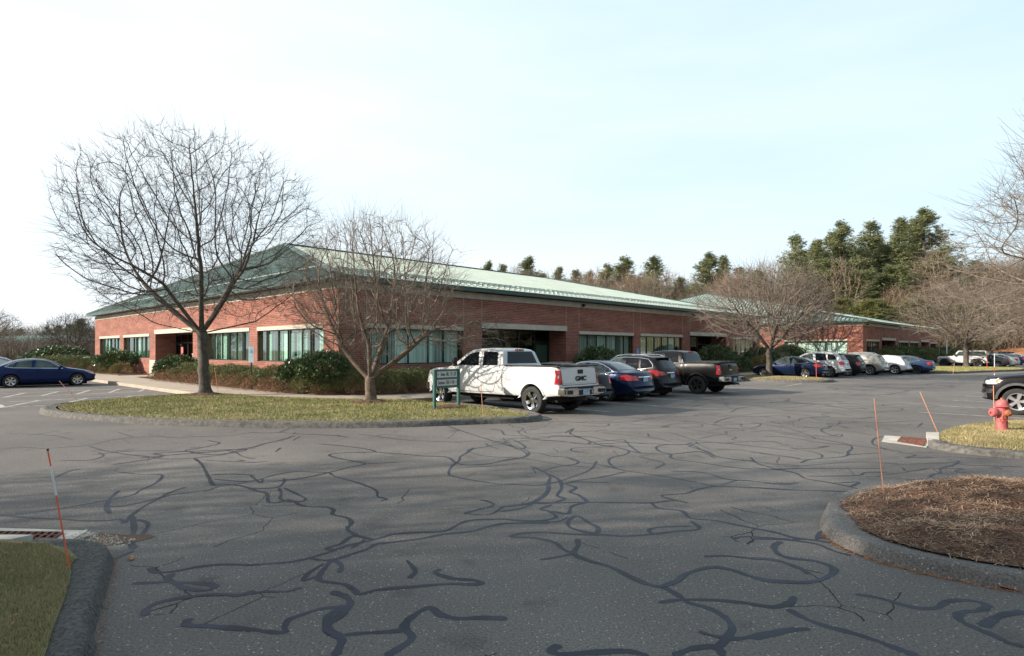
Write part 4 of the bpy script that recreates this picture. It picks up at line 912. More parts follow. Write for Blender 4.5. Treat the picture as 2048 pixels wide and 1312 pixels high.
class Car:
    def __init__(s, name, label, loc, rz, sp, group=None, cat='car'):
        s.sp = sp; s.root = empty(name, loc, rz, label, cat, group); s.L = sp['L']; s.fo = sp['fo']; s.wb = sp['wb']
        s.body_mesh()
    def X(s, xf): return s.fo + s.wb/2 - xf
    def body_mesh(s):
        sp = s.sp; L = s.L; g = np.arange(0, L+.0001, .02)
        top = blur(np.interp(g, *zip(*sp['top'])), sp.get('blur', 2.0)); bot = blur(np.interp(g, *zip(*sp['bot'])), 3); belt = blur(np.interp(g, *zip(*sp['belt'])), 4); wid = np.interp(g, *zip(*sp['wid'])); wid = blur(wid, 3)
        s.topf = lambda x: float(np.interp(x, g, top))
        st = sorted(set([round(x, 3) for x in np.arange(0, .36, .03)] + [round(x, 3) for x in np.arange(.36, L-.7, .09)] + [round(L-x, 3) for x in np.arange(0, .72, .03)]))
        fine = [st[0]]
        for a, b in zip(st, st[1:]):   # closer stations where the outline drops steeply, so flat tails shade flat
            n = max(1, int(math.ceil(max(abs(float(np.interp(b, g, q)-np.interp(a, g, q))) for q in (top, belt))/.045)))
            fine += [a+(b-a)*k/n for k in range(1, n+1)]
        st = fine
        bm = bmesh.new(); rings = []; tum = sp.get('tum', .36); kf, kr = sp.get('kf', .2), sp.get('kr', .14); Wm = max(wid)
        for x in st:
            zt, zb, W_, zs = [float(np.interp(x, g, a)) for a in (top, bot, wid, belt)]
            zs = min(zs, zt-.035); zs = max(zs, zb+.05); h = zt-zs; d = zs-zb; y1 = W_*.955-.03; yr = y1-tum*max(0, h-.02)
            crown = sp.get('crown', .045); rc = min(.09, h*.4)
            pr = [(0, zb), (W_*.74, zb), (W_*.92, zb+.025), (W_*.965, zb+min(.09, d*.2)), (W_*.985, zb+.33*d), (W_, zb+.6*d), (W_*.99, zb+.82*d), (W_*.972, zb+.93*d), (W_*.955, zs),
                  (y1, zs+min(.02, h*.2)), (y1+(yr-y1)*.30, zs+h*.30), (y1+(yr-y1)*.62, zs+h*.62), (yr+.01, zt-rc-crown*.3), (yr-.03, zt-rc*.35-crown*.5), (yr-.10, zt-crown*.55), (yr*.55, zt-crown*.2), (0, zt)]
            f = max(0, 1-x/1.3); r = max(0, 1-(L-x)/1.3); k = kf*f**1.5; k2 = kr*r**1.5; mid = sp.get('km', .06)
            ring = []
            full = pr + [(-y, z) for (y, z) in pr[-2:0:-1]]
            for (y, z) in full:
                q = (abs(y)/Wm)**2.3; xx = x + (k + mid*max(0, 1-abs(x-1.2)/1.2))*q - (k2 + (mid*max(0, 1-abs(L-1.2-x)/1.2)))*q
                ring.append(bm.verts.new((s.X(xx), y, z)))
            rings.append(ring)
        n = len(rings[0])
        for i in range(len(rings)-1):
            for j in range(n): bm.faces.new((rings[i][j], rings[i][(j+1)%n], rings[i+1][(j+1)%n], rings[i+1][j]))
        bm.faces.new(rings[0][::-1]); bm.faces.new(rings[-1]); bmesh.ops.triangulate(bm, faces=[f for f in bm.faces if len(f.verts) > 4])
        bmesh.ops.recalc_face_normals(bm, faces=bm.faces); s.bvh = BVHTree.FromBMesh(bm)
        me = bpy.data.meshes.new('body'); bm.to_mesh(me); bm.free()
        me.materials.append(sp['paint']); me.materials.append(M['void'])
        o = bpy.data.objects.new('body', me); link(o, s.root)
        c = MB(); R = sp['R']
        for wx in (s.wb/2, -s.wb/2):
            for sg in (-1, 1):
                y0 = sp['W']-.30; y1 = sp['W']+.2; rr = R+sp.get('gap', .05)
                c.lathe([(rr, sg*y0), (rr, sg*y1)], 28, 'y', (wx, 0, R+.015))
        if 'cavity' in sp: a, b, w, z = sp['cavity']; c.box(s.X(b), s.X(a), -w, w, z, 3)
        cut = c.build('cutter', M['void'], s.root)
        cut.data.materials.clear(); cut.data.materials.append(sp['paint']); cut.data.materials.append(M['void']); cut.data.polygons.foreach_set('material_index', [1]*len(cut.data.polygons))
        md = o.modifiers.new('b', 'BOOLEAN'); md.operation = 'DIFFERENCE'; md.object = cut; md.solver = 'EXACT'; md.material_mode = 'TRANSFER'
        dg = bpy.context.evaluated_depsgraph_get(); new = bpy.data.meshes.new_from_object(o.evaluated_get(dg)); o.modifiers.clear(); o.data = new
        new.polygons.foreach_set('use_smooth', np.ones(len(new.polygons), dtype=bool)); new.set_sharp_from_angle(angle=math.radians(32))
        bpy.data.objects.remove(cut); s.body = o
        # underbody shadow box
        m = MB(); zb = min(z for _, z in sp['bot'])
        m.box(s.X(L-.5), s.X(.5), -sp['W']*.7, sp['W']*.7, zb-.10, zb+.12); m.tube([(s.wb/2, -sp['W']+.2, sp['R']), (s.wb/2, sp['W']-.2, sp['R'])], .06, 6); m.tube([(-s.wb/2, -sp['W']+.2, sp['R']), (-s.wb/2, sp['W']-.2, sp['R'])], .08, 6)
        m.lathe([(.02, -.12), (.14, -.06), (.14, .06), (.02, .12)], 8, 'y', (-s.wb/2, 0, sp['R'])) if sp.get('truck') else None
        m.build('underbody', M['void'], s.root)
        ty, rm_ = wheel_meshes(R, sp.get('tw', .225), sp.get('wheel', 'five'), sp.get('rimmat', 'alloy'))
        for wx in (s.wb/2, -s.wb/2):
            for sg in (1, -1):
                w = bpy.data.objects.new('wheel', ty); link(w, s.root); w.location = (wx, sg*(sp['W']-sp.get('tw', .225)/2-.012), R); w.rotation_euler = (0, random.uniform(0, 1), 0 if sg > 0 else math.pi)
                r = bpy.data.objects.new('rim', rm_); link(r, w)
    def cast(s, plane, a, z):
        if plane == 'L': h = s.bvh.ray_cast(Vector((a, 3, z)), Vector((0, -1, 0)))
        elif plane == 'R': h = s.bvh.ray_cast(Vector((a, -3, z)), Vector((0, 1, 0)))
        elif plane == 'B': h = s.bvh.ray_cast(Vector((-6, a, z)), Vector((1, 0, 0)))
        elif plane == 'F': h = s.bvh.ray_cast(Vector((6, a, z)), Vector((-1, 0, 0)))
        else: h = s.bvh.ray_cast(Vector((a, z, 4)), Vector((0, 0, -1)))
        return h[0], h[1]
    def patch(s, name, plane, poly, material, off=.006, nu=12, nv=6, parent=None, skirt=.025, minn=.0):
        """panel draped over the body. poly in (x from front bumper, z) for sides, (y, z) for front/back, (x, y) from the top"""
        if plane in 'LRT': poly = [(s.X(a), z) for a, z in poly]
        a0, a1 = min(p[0] for p in poly), max(p[0] for p in poly); g = []
        def span(a):
            zs = []
            for i in range(len(poly)):
                p, q = poly[i], poly[(i+1) % len(poly)]
                if abs(p[0]-q[0]) < 1e-9:
                    if abs(p[0]-a) < 1e-6: zs += [p[1], q[1]]
                    continue
                t = (a-p[0])/(q[0]-p[0])
                if -1e-6 <= t <= 1+1e-6: zs.append(p[1]+(q[1]-p[1])*t)
            return (min(zs), max(zs))
        for i in range(nu+1):
            a = a0+(a1-a0)*(.0005+.999*i/nu); z0, z1 = span(a); col = []
            for j in range(nv+1):
                z = z0+(z1-z0)*j/nv; p, nrm = s.cast(plane, a, z); bad = p is None or (plane in 'LR' and abs(nrm.y) < .42) or (plane in 'BF' and abs(nrm.x) < .2); col.append(None if bad else (p+nrm*off, p-nrm*skirt))
            g.append(col)
        v = []; idx = {}; f = []
        for i in range(nu+1):
            for j in range(nv+1):
                if g[i][j]: idx[i, j] = len(v); v += [g[i][j][0], g[i][j][1]]
        for i in range(nu):
            for j in range(nv):
                k = [(i, j), (i+1, j), (i+1, j+1), (i, j+1)]
                if all(q in idx for q in k): f.append([idx[q] for q in k])
        for (ra) in ([[(i, 0) for i in range(nu+1)], [(i, nv) for i in range(nu+1)], [(0, j) for j in range(nv+1)], [(nu, j) for j in range(nv+1)]]):
            for q, r in zip(ra, ra[1:]):
                if q in idx and r in idx: f.append([idx[q], idx[r], idx[r]+1, idx[q]+1])
        if not f: return None
        me = bpy.data.meshes.new(name); me.from_pydata(v, [], f); bm = bmesh.new(); bm.from_mesh(me); bmesh.ops.remove_doubles(bm, verts=bm.verts, dist=.0006); bmesh.ops.recalc_face_normals(bm, faces=bm.faces); bm.to_mesh(me); bm.free()
        me.polygons.foreach_set('use_smooth', np.ones(len(me.polygons), dtype=bool)); me.set_sharp_from_angle(angle=math.radians(40))
        return add_mesh(name, me, material, parent or s.root)
    def strip(s, name, plane, pts, w, material, off=.003, h=.0, parent=None):
        """narrow line draped on the body"""
        if plane in 'LRT': pts = [(s.X(a), z) for a, z in pts]
        D = []
        for (a, b) in zip(pts, pts[1:]):
            n = max(1, int(math.hypot(b[0]-a[0], b[1]-a[1])/.08))
            for k in range(n): D.append((a[0]+(b[0]-a[0])*k/n, a[1]+(b[1]-a[1])*k/n))
        D.append(pts[-1]); m = MB(); base = 0; prev = None
        for i, p in enumerate(D):
            q = D[min(i+1, len(D)-1)]; r = D[max(i-1, 0)]; d = Vector((q[0]-r[0], q[1]-r[1])); d.normalize(); n = Vector((-d.y, d.x))*w/2
            A, na = s.cast(plane, p[0]-n.x, p[1]-n.y); B, nb = s.cast(plane, p[0]+n.x, p[1]+n.y)
            if A is None or B is None: prev = None; continue
            cur = (A+na*(off+h), B+nb*(off+h), A-na*.004, B-nb*.004)
            if prev: m.quad(prev[0], cur[0], cur[1], prev[1]); m.quad(prev[2], cur[2], cur[0], prev[0]); m.quad(prev[1], cur[1], cur[3], prev[3])
            prev = cur
        return m.build(name, material, parent or s.root) if m.f else None
    def both(s, fn, *a, **k): fn(a[0], 'L', *a[1:], **k); fn(a[0], 'R', *a[1:], **k)
    def arch_flare(s, material, wid=.07, out=.03, sides='LR', a0=4, a1=176, square=False):
        R = s.sp['R']; rr = R+s.sp.get('gap', .05)
        for wx in (s.wb/2, -s.wb/2):
            for sd in sides:
                sg = 1 if sd == 'L' else -1; m = MB(); prev = None
                for k in range(25):
                    t = math.radians(a0+(a1-a0)*k/24); c, si = math.cos(t), math.sin(t); e = 1.0
                    if square: e = 1/max(abs(c), abs(si))**.55
                    def pt(r):
                        x, z = wx+c*r*e, R+.015+si*r*e; p, n = s.cast(sd, x, max(z, s.sp['R']*.6)); y = p.y if p else sg*s.sp['W']
                        if abs(y) < s.sp['W']*.8: y = sg*s.sp['W']*.9
                        return x, y, z
                    x1, y1, z1 = pt(rr-.005); x2, y2, z2 = pt(rr+wid); yo = sg*max(abs(y1), abs(y2))+sg*out
                    cur = [(x1, sg*(s.sp['W']-.2), z1), (x1, yo, z1), (wx+c*(rr+wid*.6)*e, yo, R+.015+si*(rr+wid*.6)*e), (x2, y2-sg*.03, z2)]
                    if prev:
                        for i in range(3): m.quad(prev[i], cur[i], cur[i+1], prev[i+1])
                    prev = cur
                m.build('wheel_arch_flare', material, s.root, True)
    def mirror(s, xf, z, material, big=False):
        for sg in (1, -1):
            p, _ = s.cast('L' if sg > 0 else 'R', s.X(xf), z); y = p.y if p else sg*.8; m = MB(); w, h = (.16, .30) if big else (.2, .14)
            m.box(s.X(xf)-.05, s.X(xf)+.07, min(y+sg*.10, y+sg*(.10+w)), max(y+sg*.10, y+sg*(.10+w)), z+.0, z+h)
            m.box(s.X(xf)-.02, s.X(xf)+.03, min(y-sg*.03, y+sg*.13), max(y-sg*.03, y+sg*.13), z+.01, z+.06)
            if big: m.box(s.X(xf)-.02, s.X(xf)+.03, min(y-sg*.03, y+sg*.13), max(y-sg*.03, y+sg*.13), z+h-.08, z+h-.04)
            m.build('side_mirror', material, s.root, bevel=.02)
    def plate(s, z, y=0.0, w=.31, h=.155, plane='B'):
        p, n = s.cast(plane, y, z); sg = -1 if plane == 'B' else 1
        if p is None: return
        m = MB(); x = p.x+sg*.012; m.box(min(x, x+sg*.008), max(x, x+sg*.008), y-w/2, y+w/2, z-h/2, z+h/2); m.build('licence_plate', M['plate'], s.root)
    def roof_rails(s, x0, x1, y, material):
        for sg in (1, -1):
            pts = []
            for k in range(11):
                xf = x0+(x1-x0)*k/10; e = .0 if k in (0, 10) else .055; p, _ = s.cast('T', s.X(xf), sg*y); 
                if p: pts.append(p+Vector((0, 0, e)))
            m = MB(); m.tube(pts, .018, 6); m.build('roof_rail', material, s.root, True)
    def handle(s, xs, z, material):
        for xf in xs:
            for sd, sg in (('L', 1), ('R', -1)):
                p, _ = s.cast(sd, s.X(xf), z)
                if p: m = MB(); m.box(s.X(xf)-.09, s.X(xf)+.09, min(p.y, p.y+sg*.035), max(p.y, p.y+sg*.035), z-.014, z+.014); m.build('door_handle', material, s.root, bevel=.006)

def sedan(label, loc, rz, paintm, glass='carglass', wheel='six', rim='alloy', scale=1.0, trim='chrome', lamps='mid', group='cars parked nose-in beside the buildings', fast=False, ch=(.0, .0)):
    sp = dict(L=4.88, fo=.97, wb=2.79, W=.915, R=.325, tw=.21, wheel=wheel, rimmat=rim, paint=paintm,
        top=[(0,.48),(.02,.56),(.05,.66),(.14,.73),(.5,.83),(1.1,.94),(1.38,.99),(2.08,1.37),(2.3,1.43),(2.75,1.465),(3.2,1.445),(3.55,1.37),(4.18,1.12),(4.34,1.085),(4.7,1.065),(4.755,1.0),(4.80,.80),(4.82,.70),(4.875,.64),(4.88,.50)],
        bot=[(0,.32),(.15,.22),(.6,.19),(4.2,.20),(4.7,.28),(4.88,.40)], belt=[(0,.45),(.2,.66),(.6,.76),(1.3,.87),(2.5,.93),(3.8,.985),(4.5,.985),(4.72,.88),(4.88,.55)],
        wid=[(0,.66),(.08,.76),(.3,.86),(.8,.905),(1.5,.915),(3.6,.915),(4.3,.895),(4.65,.84),(4.8,.80),(4.88,.72)], kf=.30, kr=.20)
    c = Car('parked_sedan', label, loc, rz, sp, group); g = M[glass]
    c.both(c.patch, 'front_door_window', [(1.66,.955),(2.12,1.27),(2.42,1.355),(2.78,1.375),(2.80,.985)], g)
    c.both(c.patch, 'rear_door_window', [(2.87,.99),(2.86,1.378),(3.2,1.355),(3.45,1.30),(3.60,1.01)], g)
    c.both(c.patch, 'quarter_window', [(3.66,1.015),(3.52,1.27),(3.72,1.19),(3.93,1.06)], g, nu=6)
    c.patch('windshield', 'F', [(-.60,1.00),(.60,1.00),(.50,1.36),(-.50,1.36)], g)
    c.patch('rear_window', 'B', [(-.58,1.135),(.58,1.135),(.49,1.385),(-.49,1.385)], g)
    if not fast:
        c.both(c.strip, 'window_trim', [(1.60,.935),(2.12,1.295),(2.42,1.378),(2.78,1.398),(3.2,1.378),(3.5,1.30),(3.78,1.18),(3.99,1.06),(3.66,.998),(2.8,.967),(1.60,.935)], .022, M[trim], .008)
        c.both(c.strip, 'door_seam', [(1.62,.93),(1.55,.80),(1.60,.30),(2.80,.28),(2.83,.97)], .012, M['seam'])
        c.both(c.strip, 'door_seam', [(2.83,.28),(3.45,.30),(3.62,.62),(3.66,.98)], .012, M['seam'])
        c.handle((2.62, 3.45), .86, paintm); c.strip('trunk_seam', 'B', [(-.58,.70),(-.60,.98)], .012, M['seam']); c.strip('trunk_seam', 'B', [(.58,.70),(.60,.98)], .012, M['seam']); c.strip('trunk_seam', 'B', [(-.58,.71),(.58,.71)], .014, M['seam'])
    c.mirror(1.72, .96, paintm)
    for sg in (1, -1):
        n = 'L' if sg > 0 else 'R'
        c.patch('headlight', n, [(.14,.60),(.16,.70),(.5,.79),(.66,.80),(.42,.66)], M['clearlens'], .008, 8, 4)
        c.patch('headlight', 'F', [(sg*.50,.58),(sg*.70,.60),(sg*.74,.70),(sg*.52,.68)], M['clearlens'], .008, 6, 3)
        if lamps == 'wide': c.patch('taillight', n, [(4.30,.92),(4.36,.80),(4.66,.76),(4.70,.93),(4.5,.97)], M['redlens'], .012, 8, 5); c.patch('taillight', 'B', [(sg*.40,.76),(sg*.80,.76),(sg*.78,.94),(sg*.45,.92)], M['redlens'], .012, 8, 5)
        else: c.patch('taillight', n, [(4.42,.93),(4.50,.74),(4.68,.72),(4.70,.95)], M['redlens'], .012, 8, 5); c.patch('taillight', 'B', [(sg*.50,.74),(sg*.80,.72),(sg*.78,.95),(sg*.54,.95)], M['redlens'], .012, 8, 5)
    c.patch('grille', 'F', [(-.42,.54),(.42,.54),(.40,.65),(-.40,.65)], M['plastic'], .008)
    c.patch('lower_grille', 'F', [(-.5,.34),(.5,.34),(.5,.44),(-.5,.44)], M['plastic'], .008)
    c.strip('trunk_chrome', 'B', [(-.38,.88),(.38,.88)], .03, M['chrome'], .012) if trim == 'chrome' else None
    c.plate(.79 if lamps == 'wide' else .55); c.strip('bumper_seam', 'B', [(-.7,.46),(.7,.46)], .012, M['seam'])
    m = MB(); m.lathe([(.03, 0), (.033, .10)], 10, 'x', (c.X(4.84), .5, .28)); m.build('exhaust_pipe', M['chrome'], c.root)
    if scale != 1.0: c.root.scale = (scale, scale, scale)
    return c

def suv(label, loc, rz, paintm, L=4.72, H=1.70, wheel='five', rim='alloy', rails=True, clad=True, lamps='mid', glass='carglass', scale=(1,1,1), rear='upright', name='parked_suv', group='cars parked nose-in beside the buildings', cat='suv'):
    k = L/4.72; hs = H/1.70
    tp = [(0,.52),(.02,.66),(.06,.82),(.16,.90),(.6,1.0),(1.1,1.07),(1.3,1.12),(1.95,1.53),(2.3,1.635),(2.9,1.69),(3.6,1.675),(4.05,1.62),(4.18,1.585),(4.22,1.54),(4.50,1.16),(4.56,1.08),(4.60,.80),(4.62,.70),(4.70,.66),(4.72,.52)]
    if rear == 'hatch': tp = [(a, z) for a, z in tp if a < 3.6] + [(3.6,1.64),(4.05,1.53),(4.16,1.46),(4.45,1.10),(4.52,1.02),(4.58,.78),(4.62,.68),(4.70,.64),(4.72,.5)]
    sp = dict(L=L, fo=.92*k, wb=2.76*k, W=.93, R=.365, tw=.235, wheel=wheel, rimmat=rim, paint=paintm,
        top=[(a*k, z*hs) for a, z in tp], bot=[(0,.36),(.2,.27),(.7,.24),(4.0*k,.25),(4.4*k,.34),(L,.42)], belt=[(0,.5),(.2*k,.80*hs),(.7*k,.93*hs),(1.4*k,1.0*hs),(3.9*k,1.08*hs),(4.35*k,1.08*hs),(4.55*k,.95*hs),(L,.55)],
        wid=[(0,.70),(.1,.80),(.35,.89),(.9,.93),(3.9*k,.93),(4.4*k,.90),(4.62*k,.86),(L,.78)], kf=.26, kr=.17, tum=.30)
    c = Car(name, label, loc, rz, sp, group, cat); g = M[glass]; S = lambda pts: [(a*k, z*hs) for a, z in pts]
    c.both(c.patch, 'front_door_window', S([(1.62,1.09),(2.05,1.43),(2.35,1.54),(2.70,1.575),(2.72,1.10)]), M['carglass_clear'])
    c.both(c.patch, 'rear_door_window', S([(2.80,1.10),(2.79,1.578),(3.2,1.58),(3.45,1.56),(3.52,1.13)]), g)
    if rear == 'hatch': c.both(c.patch, 'quarter_window', S([(3.60,1.14),(3.54,1.50),(3.85,1.42),(4.12,1.20),(3.95,1.15)]), g)
    else: c.both(c.patch, 'quarter_window', S([(3.60,1.14),(3.54,1.55),(3.90,1.51),(4.10,1.30),(4.12,1.20),(4.0,1.16)]), g)
    c.patch('windshield', 'F', [(-.62,1.13*hs),(.62,1.13*hs),(.52,1.54*hs),(-.52,1.54*hs)], M['carglass_clear'])
    zt = 1.53 if rear != 'hatch' else 1.43
    c.patch('rear_window', 'B', [(-.62,1.15*hs),(.62,1.15*hs),(.54,zt*hs),(-.54,zt*hs)], M['carglass'])
    c.both(c.strip, 'window_trim', S([(1.55,1.075),(2.05,1.455),(2.35,1.565),(2.8,1.60),(3.45,1.585),(3.9,1.53),(4.14,1.32),(4.16,1.19),(3.6,1.115),(2.7,1.08),(1.55,1.075)]), .02, M['chrome'] if rails else M['plastic'], .008)
    c.both(c.strip, 'door_seam', S([(1.56,1.07),(1.50,.9),(1.56,.34),(2.74,.34),(2.76,1.08)]), .012, M['seam'])
    c.both(c.strip, 'door_seam', S([(2.76,.34),(3.28,.36),(3.50,.75),(3.56,1.1)]), .012, M['seam'])
    c.handle((2.5*k, 3.35*k), .98*hs, paintm); c.mirror(1.68*k, 1.10*hs, paintm)
    for sg in (1, -1):
        n = 'L' if sg > 0 else 'R'
        c.patch('headlight', n, S([(.12,.74),(.16,.86),(.5,.95),(.6,.94),(.36,.80)]), M['clearlens'], .008, 8, 4)
        if lamps == 'swoosh': c.patch('taillight', n, S([(3.98,1.06),(4.36,.86),(4.56,.84),(4.52,1.08),(4.2,1.10)]), M['redlens'], .014, 10, 5); c.patch('taillight', 'B', [(sg*.42,.90*hs),(sg*.84,.86*hs),(sg*.80,1.06*hs),(sg*.5,1.0*hs)], M['redlens'], .014, 8, 5)
        else: c.patch('taillight', n, S([(4.24,.98),(4.40,.80),(4.56,.80),(4.54,1.06),(4.3,1.08)]), M['redlens'], .014, 8, 5); c.patch('taillight', 'B', [(sg*.52,.86*hs),(sg*.84,.82*hs),(sg*.80,1.06*hs),(sg*.56,1.02*hs)], M['redlens'], .014, 8, 5)
    c.patch('grille', 'F', [(-.42,.64*hs),(.42,.64*hs),(.44,.80*hs),(-.44,.80*hs)], M['plastic'], .008)
    c.patch('rear_bumper_cladding', 'B', [(-.80,.43),(.80,.43),(.82,.60),(-.82,.60)], M['plastic'] if clad else paintm, .010)
    c.strip('tailgate_seam', 'B', [(-.66,.66*hs),(.66,.66*hs)], .012, M['seam']); c.strip('tailgate_trim', 'B', [(-.36,.98*hs),(.36,.98*hs)], .035, M['chrome'], .014)
    # spoiler
    p, _ = c.cast('T', c.X(4.1*k), 0); m = MB(); m.box(c.X(4.30*k), c.X(4.06*k), -.52, .52, p.z-.035, p.z-.005); m.build('roof_spoiler', M['plastic'] if not rails else paintm, c.root, bevel=.01)
    if clad:
        c.arch_flare(M['plastic'], .045, .006); c.both(c.patch, 'sill_cladding', [(1.45*k,.27),(1.45*k,.36),(3.25*k,.36),(3.25*k,.27)], M['plastic'], .01)
    c.plate(.86*hs)
    if rails: c.roof_rails(2.1*k, 3.85*k, .56, M['alloy'])
    c.root.scale = scale
    return c

def pickup(label, loc, rz, paintm, kind='white', group='cars parked nose-in beside the buildings'):
    longb = kind == 'white'; dL = 0 if longb else -.62; z = lambda a: a if a < 4.2 else a+dL
    tp = [(0,.62),(.03,.82),(.05,1.14),(.14,1.22),(.5,1.29),(1.3,1.35),(1.48,1.39),(2.14,1.83),(2.40,1.93),(2.8,1.975),(3.5,1.97),(3.80,1.93),(3.90,1.88),(4.02,1.46),(4.06,1.42),(4.2,1.41),(6.24,1.43),(6.33,1.42),(6.36,1.34),(6.38,.82),(6.40,.79),(6.55,.75),(6.56,.60)]
    sp = dict(L=6.56+dL, fo=1.02, wb=4.27+dL, W=1.01, R=.41, tw=.28, gap=.07, wheel='five' if longb else 'five', rimmat='chrome' if longb else 'darkalloy', paint=paintm, truck=True, blur=1.4,
        top=[(z(a), h) for a, h in tp], bot=[(0,.5),(.3,.46),(1.5,.46),(z(5.8),.50),(z(6.3),.56),(6.56+dL,.56)], belt=[(0,.6),(.08,1.06),(.5,1.18),(1.4,1.27),(3.95,1.33),(4.3,1.365),(z(6.3),1.375),(z(6.37),.72),(6.56+dL,.7)],
        wid=[(0,.80),(.06,.90),(.3,.975),(1.2,.985),(4.04,.985),(4.08,1.0),(z(6.0),1.0),(z(6.3),.985),(z(6.4),.985),(6.56+dL,.94)], kf=.24, kr=.07, tum=.28, km=.05, crown=.035, cavity=(4.14, z(6.25), .78, .95))
    c = Car('parked_pickup', label, loc, rz, sp, group, 'pickup truck'); G_ = M['carglass']
    c.both(c.patch, 'front_door_window', [(1.86,1.40),(2.20,1.66),(2.42,1.80),(2.86,1.855),(2.88,1.40)], G_)
    c.both(c.patch, 'rear_door_window', [(3.02,1.40),(3.01,1.855),(3.60,1.84),(3.74,1.78),(3.76,1.42)], G_)
    c.patch('windshield', 'F', [(-.72,1.42),(.72,1.42),(.62,1.84),(-.62,1.84)], M['carglass_clear'])
    c.patch('rear_window', 'B', [(-.70,1.47),(.70,1.47),(.64,1.85),(-.64,1.85)], G_)
    c.both(c.strip, 'door_seam', [(1.78,1.38),(1.70,1.2),(1.74,.56),(2.95,.56),(2.96,1.88)], .014, M['seam'])
    c.both(c.strip, 'door_seam', [(2.96,.56),(3.62,.58),(3.80,.95),(3.88,1.4),(3.82,1.86)], .014, M['seam'])
    c.both(c.strip, 'bed_gap', [(4.05,.55),(4.05,1.38)], .03, M['seam'])
    c.both(c.strip, 'body_crease', [(1.8,.86),(4.0,.86)], .03, paintm, .012)
    c.handle((2.76, 3.60), 1.20, M['chrome'] if longb else M['plastic']); c.mirror(1.92, 1.36, M['plastic'], longb)
    m = MB()
    for sg in (1, -1): m.box(c.X(z(6.28)), c.X(4.10), min(sg*.80, sg*.955), max(sg*.80, sg*.955), 1.405, 1.440)
    m.box(c.X(z(6.345)), c.X(z(6.285)), -.93, .93, 1.405, 1.440); m.build('bed_rail_cap', M['plastic'], c.root, bevel=.01)
    if not longb: m = MB(); m.box(c.X(z(6.28)), c.X(4.10), -.86, .86, 1.441, 1.475); m.build('tonneau_cover', M['plastic'], c.root, bevel=.015)
    xb = c.X(6.56+dL)
    # rear bumper: steps, centre dip with plate
    bm_ = M['chrome'] if longb else M['alloy']; m = MB()
    m.tbox(lambda a, b, q: (xb+.02+a+.05*abs(b)/.98, b, q), -.06, .20, -.98, -.36, .60, .80); m.tbox(lambda a, b, q: (xb+.02+a+.05*abs(b)/.98, b, q), -.06, .20, .36, .98, .60, .80); m.tbox(lambda a, b, q: (xb+.02+a, b, q), -.01, .20, -.36, .36, .56, .74)
    m.build('rear_bumper', bm_, c.root, bevel=.02)
    m = MB(); m.box(xb+.02, xb+.25, -.96, .96, .78, .83); m.build('bumper_step_pad', M['plastic'], c.root, bevel=.008)
    m = MB(); m.box(xb-.015, xb+.1, -.30, .30, .585, .725); m.build('plate_recess', M['plastic'], c.root, bevel=.01)
    for y0 in (-.93, .66): m = MB(); m.box(xb-.06, xb+.1, y0, y0+.27, .63, .74); m.build('bumper_recess', M['plastic'], c.root, bevel=.01)
    m = MB(); m.box(xb-.028, xb-.018, -.15, .15, .59, .74); m.build('licence_plate', M['plate'], c.root)
    m = MB(); m.box(xb-.02, xb+.5, -.05, .05, .42, .52); m.build('tow_hitch', M['plastic'], c.root)
    m = MB(); m.tube([(xb+.9, -.62, .46), (xb+.35, -.66, .46), (xb+.10, -.78, .42)], .045, 10, False); m.build('exhaust_pipe', M['chrome'], c.root)
    for sg in (1, -1):
        n = 'L' if sg > 0 else 'R'
        c.patch('taillight', 'B', [(sg*.84,.90),(sg*.975,.90),(sg*.965,1.30),(sg*.84,1.30)], M['redlens'], .015, 6, 8)
        c.patch('taillight', n, [(z(6.18),.91),(z(6.365),.90),(z(6.35),1.31),(z(6.20),1.30)], M['redlens'], .015, 6, 8)
        p, _ = c.cast('B', sg*.9, 1.13)
        if p: m = MB(); m.box(p.x-.022, p.x-.010, sg*.905-.045, sg*.905+.045, 1.09, 1.16); m.build('reverse_light', M['clearlens'], c.root)
        c.patch('headlight', n, [(.08,.98),(.10,1.13),(.34,1.17),(.36,1.0)], M['clearlens'], .012, 6, 6)
        c.patch('headlight', 'F', [(sg*.52,.98),(sg*.86,.98),(sg*.86,1.13),(sg*.54,1.14)], M['clearlens'], .012, 6, 5)
    # tailgate
    c.strip('tailgate_seam', 'B', [(-.83,.88),(-.83,1.38)], .014, M['seam']); c.strip('tailgate_seam', 'B', [(.83,.88),(.83,1.38)], .014, M['seam']); c.strip('tailgate_seam', 'B', [(-.83,.88),(.83,.88)], .014, M['seam'])
    c.strip('tailgate_crease', 'B', [(-.80,.96),(.80,.96)], .05, paintm, .012)
    p, _ = c.cast('B', 0, 1.22); m = MB(); m.box(p.x-.022, p.x+.01, -.12, .12, 1.20, 1.32); m.build('tailgate_handle', M['plastic'], c.root, bevel=.01)
    if longb:
        p, _ = c.cast('B', 0, 1.09); t_ = text('tailgate_lettering', 'GMC', .19, (p.x-.016, 0, 1.055), (math.pi/2, 0, -math.pi/2), M['black'], c.root, .004, .007, 1.25)
    else:
        p, _ = c.cast('B', 0, 1.1); m = MB()
        m.box(p.x-.014, p.x+.01, -.14, .14, 1.075, 1.11); m.box(p.x-.014, p.x+.01, -.04, .04, 1.05, 1.135); m.build('tailgate_emblem', M['chrome'], c.root)
    p, _ = c.cast('T', c.X(3.80), 0); m = MB(); m.box(c.X(3.905), c.X(3.82), -.19, .19, p.z-.05, p.z+.008); m.build('high_brake_light', M['redlens'], c.root, bevel=.008)
    m = MB(); m.box(c.X(3.912), c.X(3.90), -.11, -.04, p.z-.038, p.z-.006); m.box(c.X(3.912), c.X(3.90), .04, .11, p.z-.038, p.z-.006); m.build('cargo_lamp', M['clearlens'], c.root)
    c.patch('grille', 'F', [(-.5,.78),(.5,.78),(.5,1.12),(-.5,1.12)], M['chrome'], .01, 10, 6)
